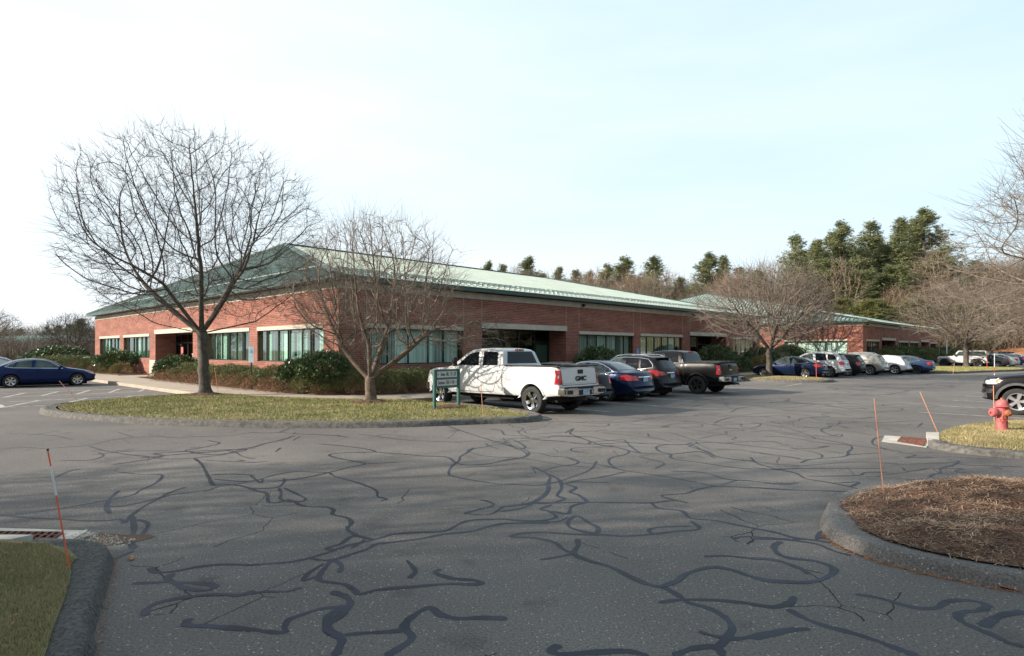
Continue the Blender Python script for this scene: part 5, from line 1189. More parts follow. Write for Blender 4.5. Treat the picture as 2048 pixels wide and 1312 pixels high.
    c.patch('front_bumper', 'F', [(-.9,.56),(.9,.56),(.88,.74),(-.88,.74)], M['plastic'], .05, 14, 4); c.both(c.patch, 'front_bumper', [(.02,.54),(.02,.78),(.42,.78),(.40,.54)], M['plastic'], .04, 8, 4)
    c.arch_flare(paintm if longb else M['plastic'], .06, .022)
    return c

def midsize_pickup_front(label, loc, rz, paintm, flare):
    """black pickup seen from its front left corner"""
    tp = [(0,.55),(.03,.72),(.06,.95),(.12,1.06),(.3,1.12),(.9,1.19),(1.35,1.23),(1.5,1.27),(2.12,1.66),(2.4,1.75),(3.2,1.78),(3.7,1.72),(3.84,1.30),(3.9,1.26),(5.25,1.26),(5.32,1.22),(5.34,.70),(5.40,.64)]
    sp = dict(L=5.40, fo=.93, wb=3.26, W=.94, R=.385, tw=.255, gap=.085, wheel='five', rimmat='alloy', paint=paintm, top=tp, truck=True, blur=1.6,
        bot=[(0,.42),(.3,.36),(1.4,.40),(4.6,.42),(5.4,.5)], belt=[(0,.55),(.1,.92),(.4,1.04),(1.4,1.13),(3.8,1.18),(5.2,1.19),(5.36,.66),(5.4,.6)],
        wid=[(0,.76),(.08,.86),(.3,.91),(1,.925),(5.2,.925),(5.4,.88)], kf=.34, kr=.07, tum=.28, cavity=(3.95,5.2,.72,.85))
    c = Car('parked_pickup', label, loc, rz, sp, 'vehicles parked across the aisle', 'pickup truck')
    c.both(c.patch, 'front_door_window', [(1.86,1.25),(2.15,1.46),(2.42,1.62),(2.8,1.66),(2.82,1.25)], M['carglass'])
    c.both(c.patch, 'rear_door_window', [(2.92,1.25),(2.92,1.66),(3.5,1.64),(3.6,1.27)], M['carglass'])
    c.patch('windshield', 'F', [(-.66,1.28),(.66,1.28),(.56,1.66),(-.56,1.66)], M['carglass_clear']); c.patch('rear_window', 'B', [(-.6,1.32),(.6,1.32),(.55,1.66),(-.55,1.66)], M['carglass'])
    c.both(c.strip, 'door_seam', [(1.78,1.24),(1.7,1.0),(1.74,.46),(2.86,.46),(2.87,1.7)], .014, M['seam']); c.mirror(1.9, 1.22, paintm)
    for sg in (1, -1):
        n = 'L' if sg > 0 else 'R'
        c.patch('headlight', n, [(.12,.86),(.12,.99),(.42,1.03),(.60,1.00),(.45,.88)], M['clearlens'], .012, 12, 6)
        c.patch('headlight', 'F', [(sg*.48,.88),(sg*.84,.87),(sg*.84,.99),(sg*.48,.98)], M['clearlens'], .012, 8, 5)
        c.patch('turn_signal', n, [(.44,.90),(.44,1.0),(.55,1.0),(.48,.91)], M['amber'], .02, 4, 3)
        c.patch('fog_light_recess', n, [(.14,.60),(.14,.74),(.38,.74),(.36,.62)], M['plastic'], .01, 6, 4)
        c.patch('taillight', n, [(5.12,.80),(5.3,.80),(5.3,1.15),(5.12,1.15)], M['redlens'], .012, 5, 6)
    c.patch('grille', 'F', [(-.56,.68),(.56,.68),(.56,.96),(-.56,.96)], M['plastic'], .012, 12, 6); c.strip('grille_bar', 'F', [(-.58,.82),(.58,.82)], .07, paintm, .03)
    c.both(c.patch, 'front_bumper', [(.05,.44),(.05,.60),(.42,.62),(.38,.44)], paintm, .05, 8, 4); c.patch('front_bumper', 'F', [(-.84,.45),(.84,.45),(.84,.62),(-.84,.62)], M['greyplastic'], .05, 14, 4)
    c.arch_flare(flare, .085, .03); c.handle((2.7, 3.5), 1.08, paintm)
    c.both(c.strip, 'front_bumper_gap', [(.06,.80),(.44,.80)], .014, M['seam'])
    return c

def offroader(label, loc, rz, group):
    wh = paint('white_body_paint_offroad', (.66, .66, .65)); tp = [(0,.62),(.02,.70),(.16,.74),(.20,1.08),(.26,1.17),(1.5,1.25),(1.62,1.27),(2.02,1.80),(2.10,1.86),(2.6,1.875),(4.45,1.87),(4.52,1.83),(4.58,1.2),(4.60,.70),(4.70,.66),(4.72,.6)]
    sp = dict(L=4.72, fo=.82, wb=3.0, W=.80, R=.41, tw=.28, gap=.06, wheel='five', rimmat='darkalloy', paint=wh, top=tp, truck=True, blur=1.2,
        bot=[(0,.55),(.3,.5),(4.4,.5),(4.72,.55)], belt=[(0,.6),(.2,.9),(.3,1.08),(1.6,1.18),(4.5,1.22),(4.72,.6)], wid=[(0,.78),(.2,.62),(.3,.66),(1.5,.78),(1.7,.80),(4.6,.80),(4.72,.78)], kf=.02, kr=.02, tum=.14, km=.01, crown=.03)
    c = Car('parked_offroader', label, loc, rz, sp, group, 'off-road vehicle')
    # wheels stick out beyond the narrow body
    for ch in c.root.children:
        if ch.name.startswith('wheel'): ch.location.y *= 1.17
    c.both(c.patch, 'front_door_window', [(1.86,1.27),(2.12,1.66),(2.20,1.72),(2.66,1.74),(2.66,1.27)], M['carglass_clear'])
    c.patch('windshield', 'F', [(-.62,1.30),(.62,1.30),(.58,1.74),(-.58,1.74)], M['carglass_clear'])
    c.both(c.patch, 'soft_top', [(2.80,1.26),(2.80,1.86),(4.52,1.86),(4.54,1.26)], M['plastic'], .01); c.both(c.patch, 'soft_top_window', [(3.25,1.32),(3.25,1.76),(4.2,1.76),(4.2,1.32)], M['carglass_clear'], .02)
    m = MB(); m.box(c.X(4.55), c.X(2.06), -.68, .68, 1.86, 1.90); m.build('soft_top_roof', M['plastic'], c.root, bevel=.015)
    c.both(c.strip, 'door_seam', [(1.80,1.22),(1.80,.58),(2.76,.58),(2.76,1.25)], .014, M['seam']); c.both(c.strip, 'door_seam', [(2.76,.58),(3.4,.58),(3.7,1.22)], .014, M['seam'])
    # flat fender flares
    for wx, lo, hi in ((c.wb/2, -.62, .66), (-c.wb/2, -.66, .62)):
        for sg in (1, -1):
            m = MB(); pts = [(wx+lo, .56), (wx+lo*.62, .90), (wx+lo*.45, .99), (wx+hi*.55, .99), (wx+hi*.80, .90), (wx+hi, .62)]
            for a, b in zip(pts, pts[1:]):
                y0, y1 = sg*.74, sg*.985; m.quad((a[0],y0,a[1]),(b[0],y0,b[1]),(b[0],y1,b[1]),(a[0],y1,a[1])); m.quad((a[0],y1,a[1]),(b[0],y1,b[1]),(b[0],y1,b[1]-.07),(a[0],y1,a[1]-.07)); m.quad((a[0],y0,a[1]-.05),(b[0],y0,b[1]-.05),(b[0],y1,b[1]-.07),(a[0],y1,a[1]-.07))
            m.build('fender_flare', M['plastic'], c.root)
    ty, rr_ = wheel_meshes(.41, .28, 'five', 'darkalloy'); w = bpy.data.objects.new('spare_wheel', ty); link(w, c.root); w.location = (c.X(4.80), 0, 1.02); w.rotation_euler = (0, 0, math.pi/2); r = bpy.data.objects.new('rim', rr_); link(r, w)
    c.mirror(1.84, 1.22, M['plastic'], True)
    for sg in (1, -1): m = MB(); m.box(c.X(4.63), c.X(4.56), min(sg*.66, sg*.8), max(sg*.66, sg*.8), .95, 1.13); m.build('taillight', M['redlens'], c.root, bevel=.01)
    m = MB(); p, _ = c.cast('L', c.X(4.25), 1.10); m.lathe([(.085, p.y-.01), (.08, p.y+.02)], 14, 'y', (c.X(4.25), 0, 1.08)); m.build('fuel_cap', M['plastic'], c.root)
    m = MB()
    for k in range(7): m.box(c.X(.20), c.X(.155), -.24+k*.08-.018, -.24+k*.08+.018, .82, 1.04)
    m.build('grille', M['plastic'], c.root)
    m = MB(); m.box(c.X(.14), c.X(-.04), -.82, .82, .56, .72); m.build('front_bumper', M['plastic'], c.root, bevel=.02)
    return c

def place(ul, vr, W_, wb):  # rear left wheel contact, heading +v
    p = W(ul+W_, vr+wb/2); return (p.x, p.y, 0)
NV = ANG+math.pi/2
white = paint('white_truck_paint', (.64, .645, .65)); navy = paint('navy_metallic', (.008, .017, .05), .35); deepblue = paint('deep_blue_metallic', (.008, .022, .10), .3)
blackp = mat('black_car_paint', (.006, .006, .008), .4, var=.05, coat=.10, spec=.12); charcoal = mat('charcoal_metallic', (.020, .020, .022), .35, .2, var=.05, coat=.15, spec=.15); silver = paint('silver_metallic', (.38, .37, .345), .5, .3)
slate = paint('slate_blue_metallic', (.03, .055, .12), .4); greyp = paint('grey_metallic', (.13, .135, .15), .5); bright = paint('bright_silver', (.50, .52, .53), .5, .3); darkpick = mat('black_pickup_paint', (.008, .0085, .009), .32, var=.05, coat=.3, spec=.2)
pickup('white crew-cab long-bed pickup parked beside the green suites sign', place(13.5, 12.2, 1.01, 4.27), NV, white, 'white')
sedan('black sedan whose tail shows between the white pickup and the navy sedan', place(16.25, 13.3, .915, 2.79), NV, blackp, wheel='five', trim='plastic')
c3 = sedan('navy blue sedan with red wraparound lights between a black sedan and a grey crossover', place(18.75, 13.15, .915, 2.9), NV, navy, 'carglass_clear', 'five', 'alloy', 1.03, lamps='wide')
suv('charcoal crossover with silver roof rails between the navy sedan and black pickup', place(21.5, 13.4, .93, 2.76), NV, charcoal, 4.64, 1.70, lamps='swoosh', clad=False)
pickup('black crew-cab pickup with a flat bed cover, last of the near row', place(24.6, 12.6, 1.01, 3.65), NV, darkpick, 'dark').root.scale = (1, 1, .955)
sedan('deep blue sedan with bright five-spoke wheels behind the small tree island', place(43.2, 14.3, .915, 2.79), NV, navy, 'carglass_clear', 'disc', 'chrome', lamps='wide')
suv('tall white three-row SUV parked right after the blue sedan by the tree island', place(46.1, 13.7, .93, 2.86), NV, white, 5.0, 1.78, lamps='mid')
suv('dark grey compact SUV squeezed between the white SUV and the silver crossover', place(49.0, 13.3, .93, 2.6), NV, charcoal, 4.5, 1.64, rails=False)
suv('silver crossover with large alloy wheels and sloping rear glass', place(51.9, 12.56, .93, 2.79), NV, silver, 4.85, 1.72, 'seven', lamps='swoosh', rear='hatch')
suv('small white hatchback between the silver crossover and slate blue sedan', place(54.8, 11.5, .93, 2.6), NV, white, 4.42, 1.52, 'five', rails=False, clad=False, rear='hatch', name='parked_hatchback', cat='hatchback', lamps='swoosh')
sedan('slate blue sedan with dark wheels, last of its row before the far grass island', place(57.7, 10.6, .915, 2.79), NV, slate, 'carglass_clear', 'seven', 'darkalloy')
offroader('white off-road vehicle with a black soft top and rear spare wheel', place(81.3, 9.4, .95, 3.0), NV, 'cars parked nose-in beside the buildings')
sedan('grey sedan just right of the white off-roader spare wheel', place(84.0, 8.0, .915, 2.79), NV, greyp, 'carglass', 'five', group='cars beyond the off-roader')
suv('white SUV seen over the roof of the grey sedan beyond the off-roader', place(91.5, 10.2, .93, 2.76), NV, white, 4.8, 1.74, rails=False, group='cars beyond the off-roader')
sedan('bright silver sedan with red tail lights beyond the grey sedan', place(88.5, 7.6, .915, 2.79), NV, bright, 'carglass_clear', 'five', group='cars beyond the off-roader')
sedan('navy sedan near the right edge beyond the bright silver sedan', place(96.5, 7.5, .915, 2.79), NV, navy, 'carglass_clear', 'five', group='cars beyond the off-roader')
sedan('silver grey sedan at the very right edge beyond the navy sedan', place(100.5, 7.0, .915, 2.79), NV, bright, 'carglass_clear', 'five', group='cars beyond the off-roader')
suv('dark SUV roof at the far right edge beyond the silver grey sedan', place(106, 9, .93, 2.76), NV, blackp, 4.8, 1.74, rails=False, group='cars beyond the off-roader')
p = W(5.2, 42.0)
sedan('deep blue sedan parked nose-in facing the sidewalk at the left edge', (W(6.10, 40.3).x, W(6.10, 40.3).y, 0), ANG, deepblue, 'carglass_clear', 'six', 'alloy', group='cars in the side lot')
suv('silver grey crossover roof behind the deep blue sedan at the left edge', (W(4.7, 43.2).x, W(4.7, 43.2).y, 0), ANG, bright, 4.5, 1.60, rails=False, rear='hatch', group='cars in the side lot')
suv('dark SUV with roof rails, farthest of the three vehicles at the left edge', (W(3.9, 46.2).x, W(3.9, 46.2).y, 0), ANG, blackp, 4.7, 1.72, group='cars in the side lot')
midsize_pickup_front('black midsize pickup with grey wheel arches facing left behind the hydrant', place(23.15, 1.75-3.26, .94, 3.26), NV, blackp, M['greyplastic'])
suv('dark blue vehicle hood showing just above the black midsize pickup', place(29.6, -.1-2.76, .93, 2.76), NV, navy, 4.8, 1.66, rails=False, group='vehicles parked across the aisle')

# ================================================================= TREES
def colonise(attr, start, step=.22, infl=2.2, kill=.38, iters=120, trop=(0, 0, .06), seed=0, wob=.12):
    """space colonisation. start: list of (point, parent index). returns nodes (N,3), parents"""
    rng = np.random.default_rng(seed); nodes = [np.array(p, float) for p, _ in start]; par = [q for _, q in start]
    A = np.array(attr, float); alive = np.ones(len(A), bool); near = np.zeros(len(A), int); dist = np.full(len(A), 1e9)
    def upd(i0):
        N = np.array(nodes[i0:])
        for c0 in range(0, len(N), 400):
            d = np.linalg.norm(A[:, None, :]-N[None, c0:c0+400, :], axis=2); j = d.argmin(1); dm = d[np.arange(len(A)), j]; b = dm < dist
            dist[b] = dm[b]; near[b] = j[b]+i0+c0
    upd(0); tr = np.array(trop); last = {}
    for it in range(iters):
        act = alive & (dist < infl)
        if not act.any():
            infl *= 1.5
            if infl > 30 or not alive.any(): break
            continue
        idx = np.where(act)[0]; v = A[idx]-np.array(nodes)[near[idx]]; v /= np.linalg.norm(v, axis=1)[:, None]+1e-9
        u_, inv = np.unique(near[idx], return_inverse=True); s = np.zeros((len(u_), 3)); np.add.at(s, inv, v); i0 = len(nodes)
        for k, n in enumerate(u_):
            d = s[k]/(np.linalg.norm(s[k])+1e-9)
            if par[n] >= 0: pd = nodes[n]-nodes[par[n]]; d = d+.45*pd/(np.linalg.norm(pd)+1e-9)
            d = d+tr+rng.normal(0, wob, 3); d /= np.linalg.norm(d); p = nodes[n]+d*step
            if n in last and np.linalg.norm(last[n]-p) < step*.35: continue
            last[n] = p; nodes.append(p); par.append(int(n))
        if len(nodes) == i0: alive[idx[rng.random(len(idx)) < .5]] = False; continue
        upd(i0); alive &= dist > kill
        if not alive.any(): break
    return np.array(nodes), np.array(par)

def skeleton_mesh(nodes, par, r_tip, r_trunk, split, seed=0, twigs=1, twig_len=.35, twig_r=.004, wob_twig=.5, flare=1.0):
    """returns (trunk verts/faces, crown verts/faces): tubes along chains of the branch tree"""
    rng = random.Random(seed); n = len(nodes); kids = [[] for _ in range(n)]
    for i in range(1, n):
        if par[i] >= 0: kids[par[i]].append(i)
    tips = np.zeros(n)
    for i in range(n-1, -1, -1): tips[i] = 1 if not kids[i] else sum(tips[k] for k in kids[i])
    ex = math.log(max(r_trunk/r_tip, 1.5))/math.log(max(tips[0], 2)); rad = r_tip*tips**ex
    out = {0: ([], []), 1: ([], [])}
    def tube(pts, rr, which):
        V, F = out[which]; m = rr[0]; k = 9 if m > .06 else (6 if m > .02 else (4 if m > .009 else 3)); b = len(V)
        for i, p in enumerate(pts):
            d = pts[min(i+1, len(pts)-1)]-pts[max(i-1, 0)]; d = d/(np.linalg.norm(d)+1e-9)
            ref = np.array((0, 0, 1.)) if abs(d[2]) < .9 else np.array((1., 0, 0)); a = np.cross(d, ref); a /= np.linalg.norm(a); c = np.cross(d, a)
            for j in range(k): t = 6.28318*j/k; w = 1+(.10*math.sin(3*t+i*.4) if k == 9 else 0); V.append(p+(a*math.cos(t)+c*math.sin(t))*rr[i]*w)
        for i in range(len(pts)-1):
            for j in range(k): F.append((b+i*k+j, b+i*k+(j+1) % k, b+(i+1)*k+(j+1) % k, b+(i+1)*k+j))
    stack = [(0, None)]
    while stack:
        i, p0 = stack.pop(); pts = [nodes[i]] if p0 is None else [nodes[p0], nodes[i]]; rr = [rad[i]]*len(pts); cur = i
        if p0 is not None: rr[0] = min(rad[p0], rad[i]*1.15)
        while kids[cur]:
            ks = sorted(kids[cur], key=lambda q: -tips[q])
            for q in ks[1:]: stack.append((q, cur))
            cur = ks[0]; pts.append(nodes[cur]); rr.append(rad[cur])
        rr[-1] *= .6
        # split chain into trunk part and crown part
        kk = next((q for q, r in enumerate(rr) if r < split), len(rr))
        if kk >= 2: tube(pts[:kk+1], rr[:kk+1], 0)
        if kk < len(rr)-1: tube(pts[max(0, kk if kk >= 2 else 0):], rr[max(0, kk if kk >= 2 else 0):], 1)
    V, F = out[1]; cen = nodes.mean(0)
    for i in range(1, n):   # straight last-year shoots at the branch ends
        if kids[i] or twigs <= 0: continue
        d0 = nodes[i]-nodes[par[i]]; d0 = d0/(np.linalg.norm(d0)+1e-9); ro = nodes[i]-cen; ro = ro/(np.linalg.norm(ro)+1e-9)
        for _ in range(2):
            p = nodes[i].copy(); d = .6*d0+.9*ro+np.array((0, 0, .25))+np.array([rng.gauss(0, .3) for _ in range(3)]); d /= np.linalg.norm(d); l = twig_len*rng.uniform(.7, 2.2); b = len(V)
            for s in range(4):
                r = twig_r*(.9-.2*s); a = np.cross(d, (.3, .2, .9)); a /= np.linalg.norm(a)+1e-9; c = np.cross(d, a); V += [p+a*r, p-a*r*.5+c*r*.87, p-a*r*.5-c*r*.87]
                d = d+np.array([rng.gauss(0, .08) for _ in range(3)])+np.array((0, 0, .05)); d /= np.linalg.norm(d); p = p+d*l/3
            for s in range(3):
                for j in range(3): F.append((b+s*3+j, b+s*3+(j+1) % 3, b+s*3+3+(j+1) % 3, b+s*3+3+j))
    for i in range(n):
        if rad[i] < .022 and par[i] >= 0 and twigs > 0:
            d0 = nodes[i]-nodes[par[i]]; d0 = d0/(np.linalg.norm(d0)+1e-9); cnt = int(twigs)+(1 if rng.random() < twigs-int(twigs) else 0)
            for _ in range(cnt):
                p = nodes[i].copy(); d = d0+np.array([rng.gauss(0, wob_twig) for _ in range(3)])+np.array((0, 0, .12)); d /= np.linalg.norm(d); l = twig_len*rng.uniform(.35, 1.15); b = len(V)
                for s in range(4):
                    r = twig_r*(1-.22*s); a = np.cross(d, (.3, .2, .9)); a /= np.linalg.norm(a)+1e-9; c = np.cross(d, a)
                    V += [p+a*r, p-a*r*.5+c*r*.87, p-a*r*.5-c*r*.87]
                    d = d+np.array([rng.gauss(0, .13) for _ in range(3)])+np.array((0, 0, .04)); d /= np.linalg.norm(d); p = p+d*l/3
                for s in range(3):
                    for j in range(3): F.append((b+s*3+j, b+s*3+(j+1) % 3, b+s*3+3+(j+1) % 3, b+s*3+3+j))
    return out

def crown_points(n, seed, c, r, zcut=0.0, cone=.1, shell=.0, drop=None):
    rng = np.random.default_rng(seed); P = []
    while len(P) < n:
        q = rng.uniform(-1, 1, 3); l = np.linalg.norm(q)
        if l > 1 or rng.random() < shell*(1-l): continue
        ang = math.atan2(q[1], q[0]); lump = 1+.10*math.sin(3*ang+seed+2*q[2])+.09*math.sin(7*ang+2*seed+5*q[2])
        p = np.array((c[0]+q[0]*r[0]*lump, c[1]+q[1]*r[1]*lump, c[2]+q[2]*r[2]*(1 if q[2] > 0 else .9)))
        rr = math.hypot(p[0], p[1])
        if p[2] < zcut+cone*rr: continue
        P.append(p)
    return P
def make_tree(name, label, cat, loc, mats, group=None, rz=0, scale=1.0, data=None):
    t = empty(name, loc, rz, label, cat, group); t.scale = (scale,)*3 if not hasattr(scale, '__len__') else scale
    add_mesh('trunk', data[0], mats[0], t); add_mesh('crown', data[1], mats[1], t); return t
def tree_data(name, attr, trunk, r_tip, r_trunk, split, seed, **kw):
    tw = {k: kw.pop(k) for k in ('twigs', 'twig_len', 'twig_r', 'wob_twig') if k in kw}
    nodes, par = colonise(attr, trunk, seed=seed, **kw); o = skeleton_mesh(nodes, par, r_tip, r_trunk, split, seed, **tw)
    # root flare
    V = o[0][0]
    for i in range(len(V)):
        if V[i][2] < .35: f = 1+.55*((.35-V[i][2])/.35)**2; V[i] = np.array((V[i][0]*f, V[i][1]*f, V[i][2]))
    print(name, 'nodes', len(nodes), 'faces', len(o[0][1]), len(o[1][1]))
    return (np_mesh(name+'_trunk', o[0][0], o[0][1], 4, True), np_mesh(name+'_crown', o[1][0], o[1][1], 4))
def trunk_line(h, lean=(0, 0), n=8, wob=.02, seed=0):
    rng = random.Random(seed); return [((lean[0]*k/n+rng.uniform(-wob, wob)*(k > 0), lean[1]*k/n+rng.uniform(-wob, wob)*(k > 0), -.05+(h+.05)*k/n), k-1) for k in range(n+1)]
def add_limbs(st, limbs, seg=.25):
    """limbs: list of (direction, length, upcurve) leaving the last trunk node"""
    base = len(st)-1
    for (d, l, up) in limbs:
        p = np.array(st[base][0]); d = np.array(d, float); d /= np.linalg.norm(d); pi = base
        for k in range(int(l/seg)): d = d+np.array((0, 0, up)); d /= np.linalg.norm(d); p = p+d*seg; st.append((tuple(p), pi)); pi = len(st)-1
    return st

# the big dome-shaped tree on the island
st = add_limbs(trunk_line(2.35, (-.12, 0), 10, .02, 1), [((-.95,.1,.62),3.2,.02),((-.55,-.5,.9),2.4,.02),((.38,.5,.95),2.6,.02),((.72,-.25,.75),2.6,.03),((.16,-.35,1.1),2.6,.02),((-.35,.7,.7),2.2,.03),((.95,.3,.25),2.0,.0),((-.9,-.4,.22),1.6,.0)])
at = crown_points(4500, 1, (-.4, 0, 5.85), (4.6, 4.4, 4.4), 2.85, .07)
d = tree_data('island_tree', at, st, .0062, .195, .03, 1, step=.20, infl=2.2, kill=.27, iters=130, trop=(0, 0, .02), wob=.09, twigs=1.9, twig_len=.55, twig_r=.0050, wob_twig=.5)
make_tree('bare_tree', 'large bare dome-shaped tree on the lawn island, standing left of the suites sign', 'tree', (-11.9, 23.75, .2), (M['bark'], M['twig_dark']), 'bare trees on the lot islands', 0, 1.0, d)
# the smaller low-branching tree
st = add_limbs(trunk_line(.72, (-.02, 0), 6, .012, 2), [((-.75,.1,.7),1.8,.05),((.3,.3,.9),1.8,.03),((.85,-.2,.55),2.0,.02),((.1,-.5,.9),1.4,.03)])
at = crown_points(3000, 5, (.2, 0, 3.7), (2.95, 2.7, 2.45), 1.5, -.02) + crown_points(420, 6, (2.9, -.2, 2.3), (1.5, 1.2, .75), 1.2, 0)
d = tree_data('low_tree', at, st, .0065, .165, .024, 2, step=.16, infl=2.0, kill=.20, iters=110, trop=(0, 0, .01), wob=.09, twigs=1.7, twig_len=.45, twig_r=.0046, wob_twig=.5)
make_tree('bare_tree', 'smaller low-branching bare tree between the big tree and the suites sign', 'tree', (-4.7, 20.35, .2), (M['bark_brown'], M['twig_grey']), 'bare trees on the lot islands', 0, 1.0, d)
# tree variants shared by farther trees
var = []
for s, (R_, Hc, hz, zf) in enumerate([(4.4, 4.6, 2.9, 1.8), (3.6, 5.4, 3.8, 2.4)]):
    st = add_limbs(trunk_line(zf, (.05, .03), 6, .03, 10+s), [((math.cos(a)*.8, math.sin(a)*.8, .7), 1.6, .05) for a in (0.3, 1.6, 2.9, 4.1, 5.3)])
    at = crown_points(3600, 20+s, (0, 0, Hc), (R_, R_, hz), zf+.2, .02)
    var.append(tree_data('far_tree', at, st, .012, .19, .05, 20+s, step=.24, infl=2.5, kill=.30, iters=90, trop=(0, 0, .03), wob=.09, twigs=1.5, twig_len=.65, twig_r=.010, wob_twig=.6))
def far_tree(k, x, y, z, sc, rz, label, mats, group): return make_tree('bare_tree', label, 'tree', (x, y, z), mats, group, rz, sc, var[k])
p = W(41.5, 15.9); far_tree(0, p.x-.1, p.y, .15, (1.0, 1.0, 1.0), .5, 'wide-spreading bare tree on the small island beside the blue sedan', (M['bark_pale'], M['twig_red']), 'bare trees on the lot islands')
far_tree(0, 46.8, 63.0, .15, (1.3, 1.3, 1.2), 2.6, 'bare tree on the far grass island in front of the white off-roader', (M['bark_pale'], M['twig_tan']), 'bare trees on the lot islands')
far_tree(1, 31.0, 66.6, .15, (1.0, 1.0, 1.0), 1.1, 'thick multi-stemmed bare tree beside the sunlit wall of the far building', (M['bark_brown'], M['twig_tan']), 'bare trees by the buildings')
far_tree(1, -47.3, 66.0, .1, (.8, .8, .62), 4.0, 'dark bare tree rising at the far left corner of the near building', (M['bark'], M['twig_dark']), 'bare trees by the buildings')
far_tree(0, -41.4, 46.3, 0, (.75, .75, .72), 1.0, 'bare tree half cut off by the left edge of the photo', (M['bark'], M['twig_grey']), 'bare trees at the left edge')
# right edge tree: trunk outside the picture, branches reach in
st = add_limbs(trunk_line(2.4, (0, 0), 8, .02, 3), [((-.9,.2,.6),3.0,.05),((-.7,-.5,.9),2.6,.03),((-.8,.5,.35),3.0,.02),((.5,.4,1),2.4,.03),((.1,-.3,1.1),2.6,.02),((.8,-.3,.7),2.0,.04)])
at = crown_points(5600, 9, (-.8, 0, 4.5), (6.4, 5.0, 4.2), 2.3, -.02)
d = tree_data('edge_tree', at, st, .0072, .2, .03, 9, step=.21, infl=2.4, kill=.26, iters=110, trop=(0, 0, .01), wob=.09, twigs=1.8, twig_len=.6, twig_r=.006, wob_twig=.65)
make_tree('bare_tree', 'large bare tree whose branches reach in from the right edge over the hydrant', 'tree', (16.4, 13.9, .1), (M['bark'], M['twig_grey']), 'bare trees on the lot islands', .4, .9, d)

# ---- white pines
def pine_data(seed, H=20, R=4.2, bare=.25, irregular=.4):
    rng = random.Random(seed); m = MB(); pts = []; x = y = 0
    for k in range(12): pts.append((x, y, H*k/11)); x += rng.uniform(-.12, .12); y += rng.uniform(-.12, .12)
    m.tube(pts, [.30*(1-k/11.5)+.02 for k in range(12)], 7); V = []; z = H*bare
    while z < H*.985:
        t = (z-H*bare)/(H*(1-bare)); prof = (1-t)**.85*(.75+.25*min(1, t*4)); nb = 4+int(rng.random()*3)
        for b in range(nb):
            a = rng.uniform(0, 6.283); L = R*prof*rng.uniform(1-irregular, 1.15)+.35; up = rng.uniform(-.12, .45)+.5*t; k = int(z/H*11); bx, by = pts[k][0], pts[k][1]
            p0 = Vector((bx, by, z)); d = Vector((math.cos(a), math.sin(a), up)).normalized(); p1 = p0+d*L; p1.z += .10*L
            m.tube([p0, p0.lerp(p1, .5)-Vector((0, 0, .06*L)), p1], [.05, .035, .015], 3, False)
            nt = int(7+L*10)
            for q in range(nt):
                f = .18+.87*rng.random()**.8; c = p0.lerp(p1, f)+Vector((rng.gauss(0, .13*L*f+.1), rng.gauss(0, .13*L*f+.1), rng.gauss(.08, .26)))
                for w in range(11):
                    th = rng.uniform(0, 6.283); e = rng.uniform(-.3, 1.2); dd = Vector((math.cos(th), math.sin(th), e)).normalized(); l = rng.uniform(.2, .46); s = dd.cross(Vector((rng.uniform(-1, 1), rng.uniform(-1, 1), 1))).normalized()*rng.uniform(.014, .04)
                    V += [tuple(c-s), tuple(c+s), tuple(c+dd*l+s*.3), tuple(c+dd*l-s*.3)]
        z += H*.023*rng.uniform(.7, 1.6)
    o = m.build('trunk', M['bark_brown'], None, True); tm = o.data; bpy.data.objects.remove(o)
    return tm, np_mesh('pine_crown', V, np.arange(len(V)).reshape(-1, 4), 4)
pines = [pine_data(1, 20, 5.0, .18, .45), pine_data(2, 20, 4.4, .12, .5), pine_data(3, 20, 5.8, .22, .35), pine_data(4, 14, 4.4, .06, .3)]
def pine(k, px, Z, ytop, label, group, mt='needle', wide=1.0, hbase=None):
    x = (px-1024)/1224*Z; z0 = ter(x, Z); top = 1.9+(700-ytop)*Z/1224; h = (20, 20, 20, 14)[k]; s = max(.2, (top-z0)/h)
    return make_tree('pine_tree', label, 'pine tree', (x, Z, z0-.2), (M['bark_brown'], M[mt]), group, random.uniform(0, 6.28), (s*wide, s*wide, s), pines[k])
for m_ in pines:
    pass
def recolour(t, mt):   # a copy of the crown mesh data is shared; the material is set on the object
    for ch in t.children:
        if ch.name.startswith('crown'): ch.material_slots[0].link = 'OBJECT'; ch.material_slots[0].material = M[mt]
gp = 'tall pines on the wooded hillside'
for (k, px, Z, yt, wd, lb) in [(0,1592,128,468,.8,'sparse lone pine at the left end of the tall pine group'),(1,1640,135,478,1.0,None),(2,1683,132,447,.9,'pine with a spiky top above the far building roof peak'),(0,1742,138,441,1.0,None),(1,1795,134,436,1.0,None),(2,1850,130,421,1.05,'tallest and broadest pine at the right end of the hilltop group'),
                           (1,1715,140,500,1.2,None),(0,1770,142,490,1.2,None),(2,1820,142,500,1.1,None),(3,1665,125,520,1.2,None),(3,1725,122,540,1.3,None),(3,1790,122,530,1.3,None),(2,1880,135,500,1.1,None),(0,1610,142,500,1.2,None),(2,1665,146,470,1.1,None),(0,1830,146,462,1.1,None),(1,1760,148,468,1.2,None),(3,1950,140,520,1.1,None)]:
    t = pine(k, px, Z, yt, lb or 'dark green pine standing shoulder to shoulder in the hilltop group behind the far building', gp, 'needle', wd*1.38)
gp = 'pines seen over the near building roof'
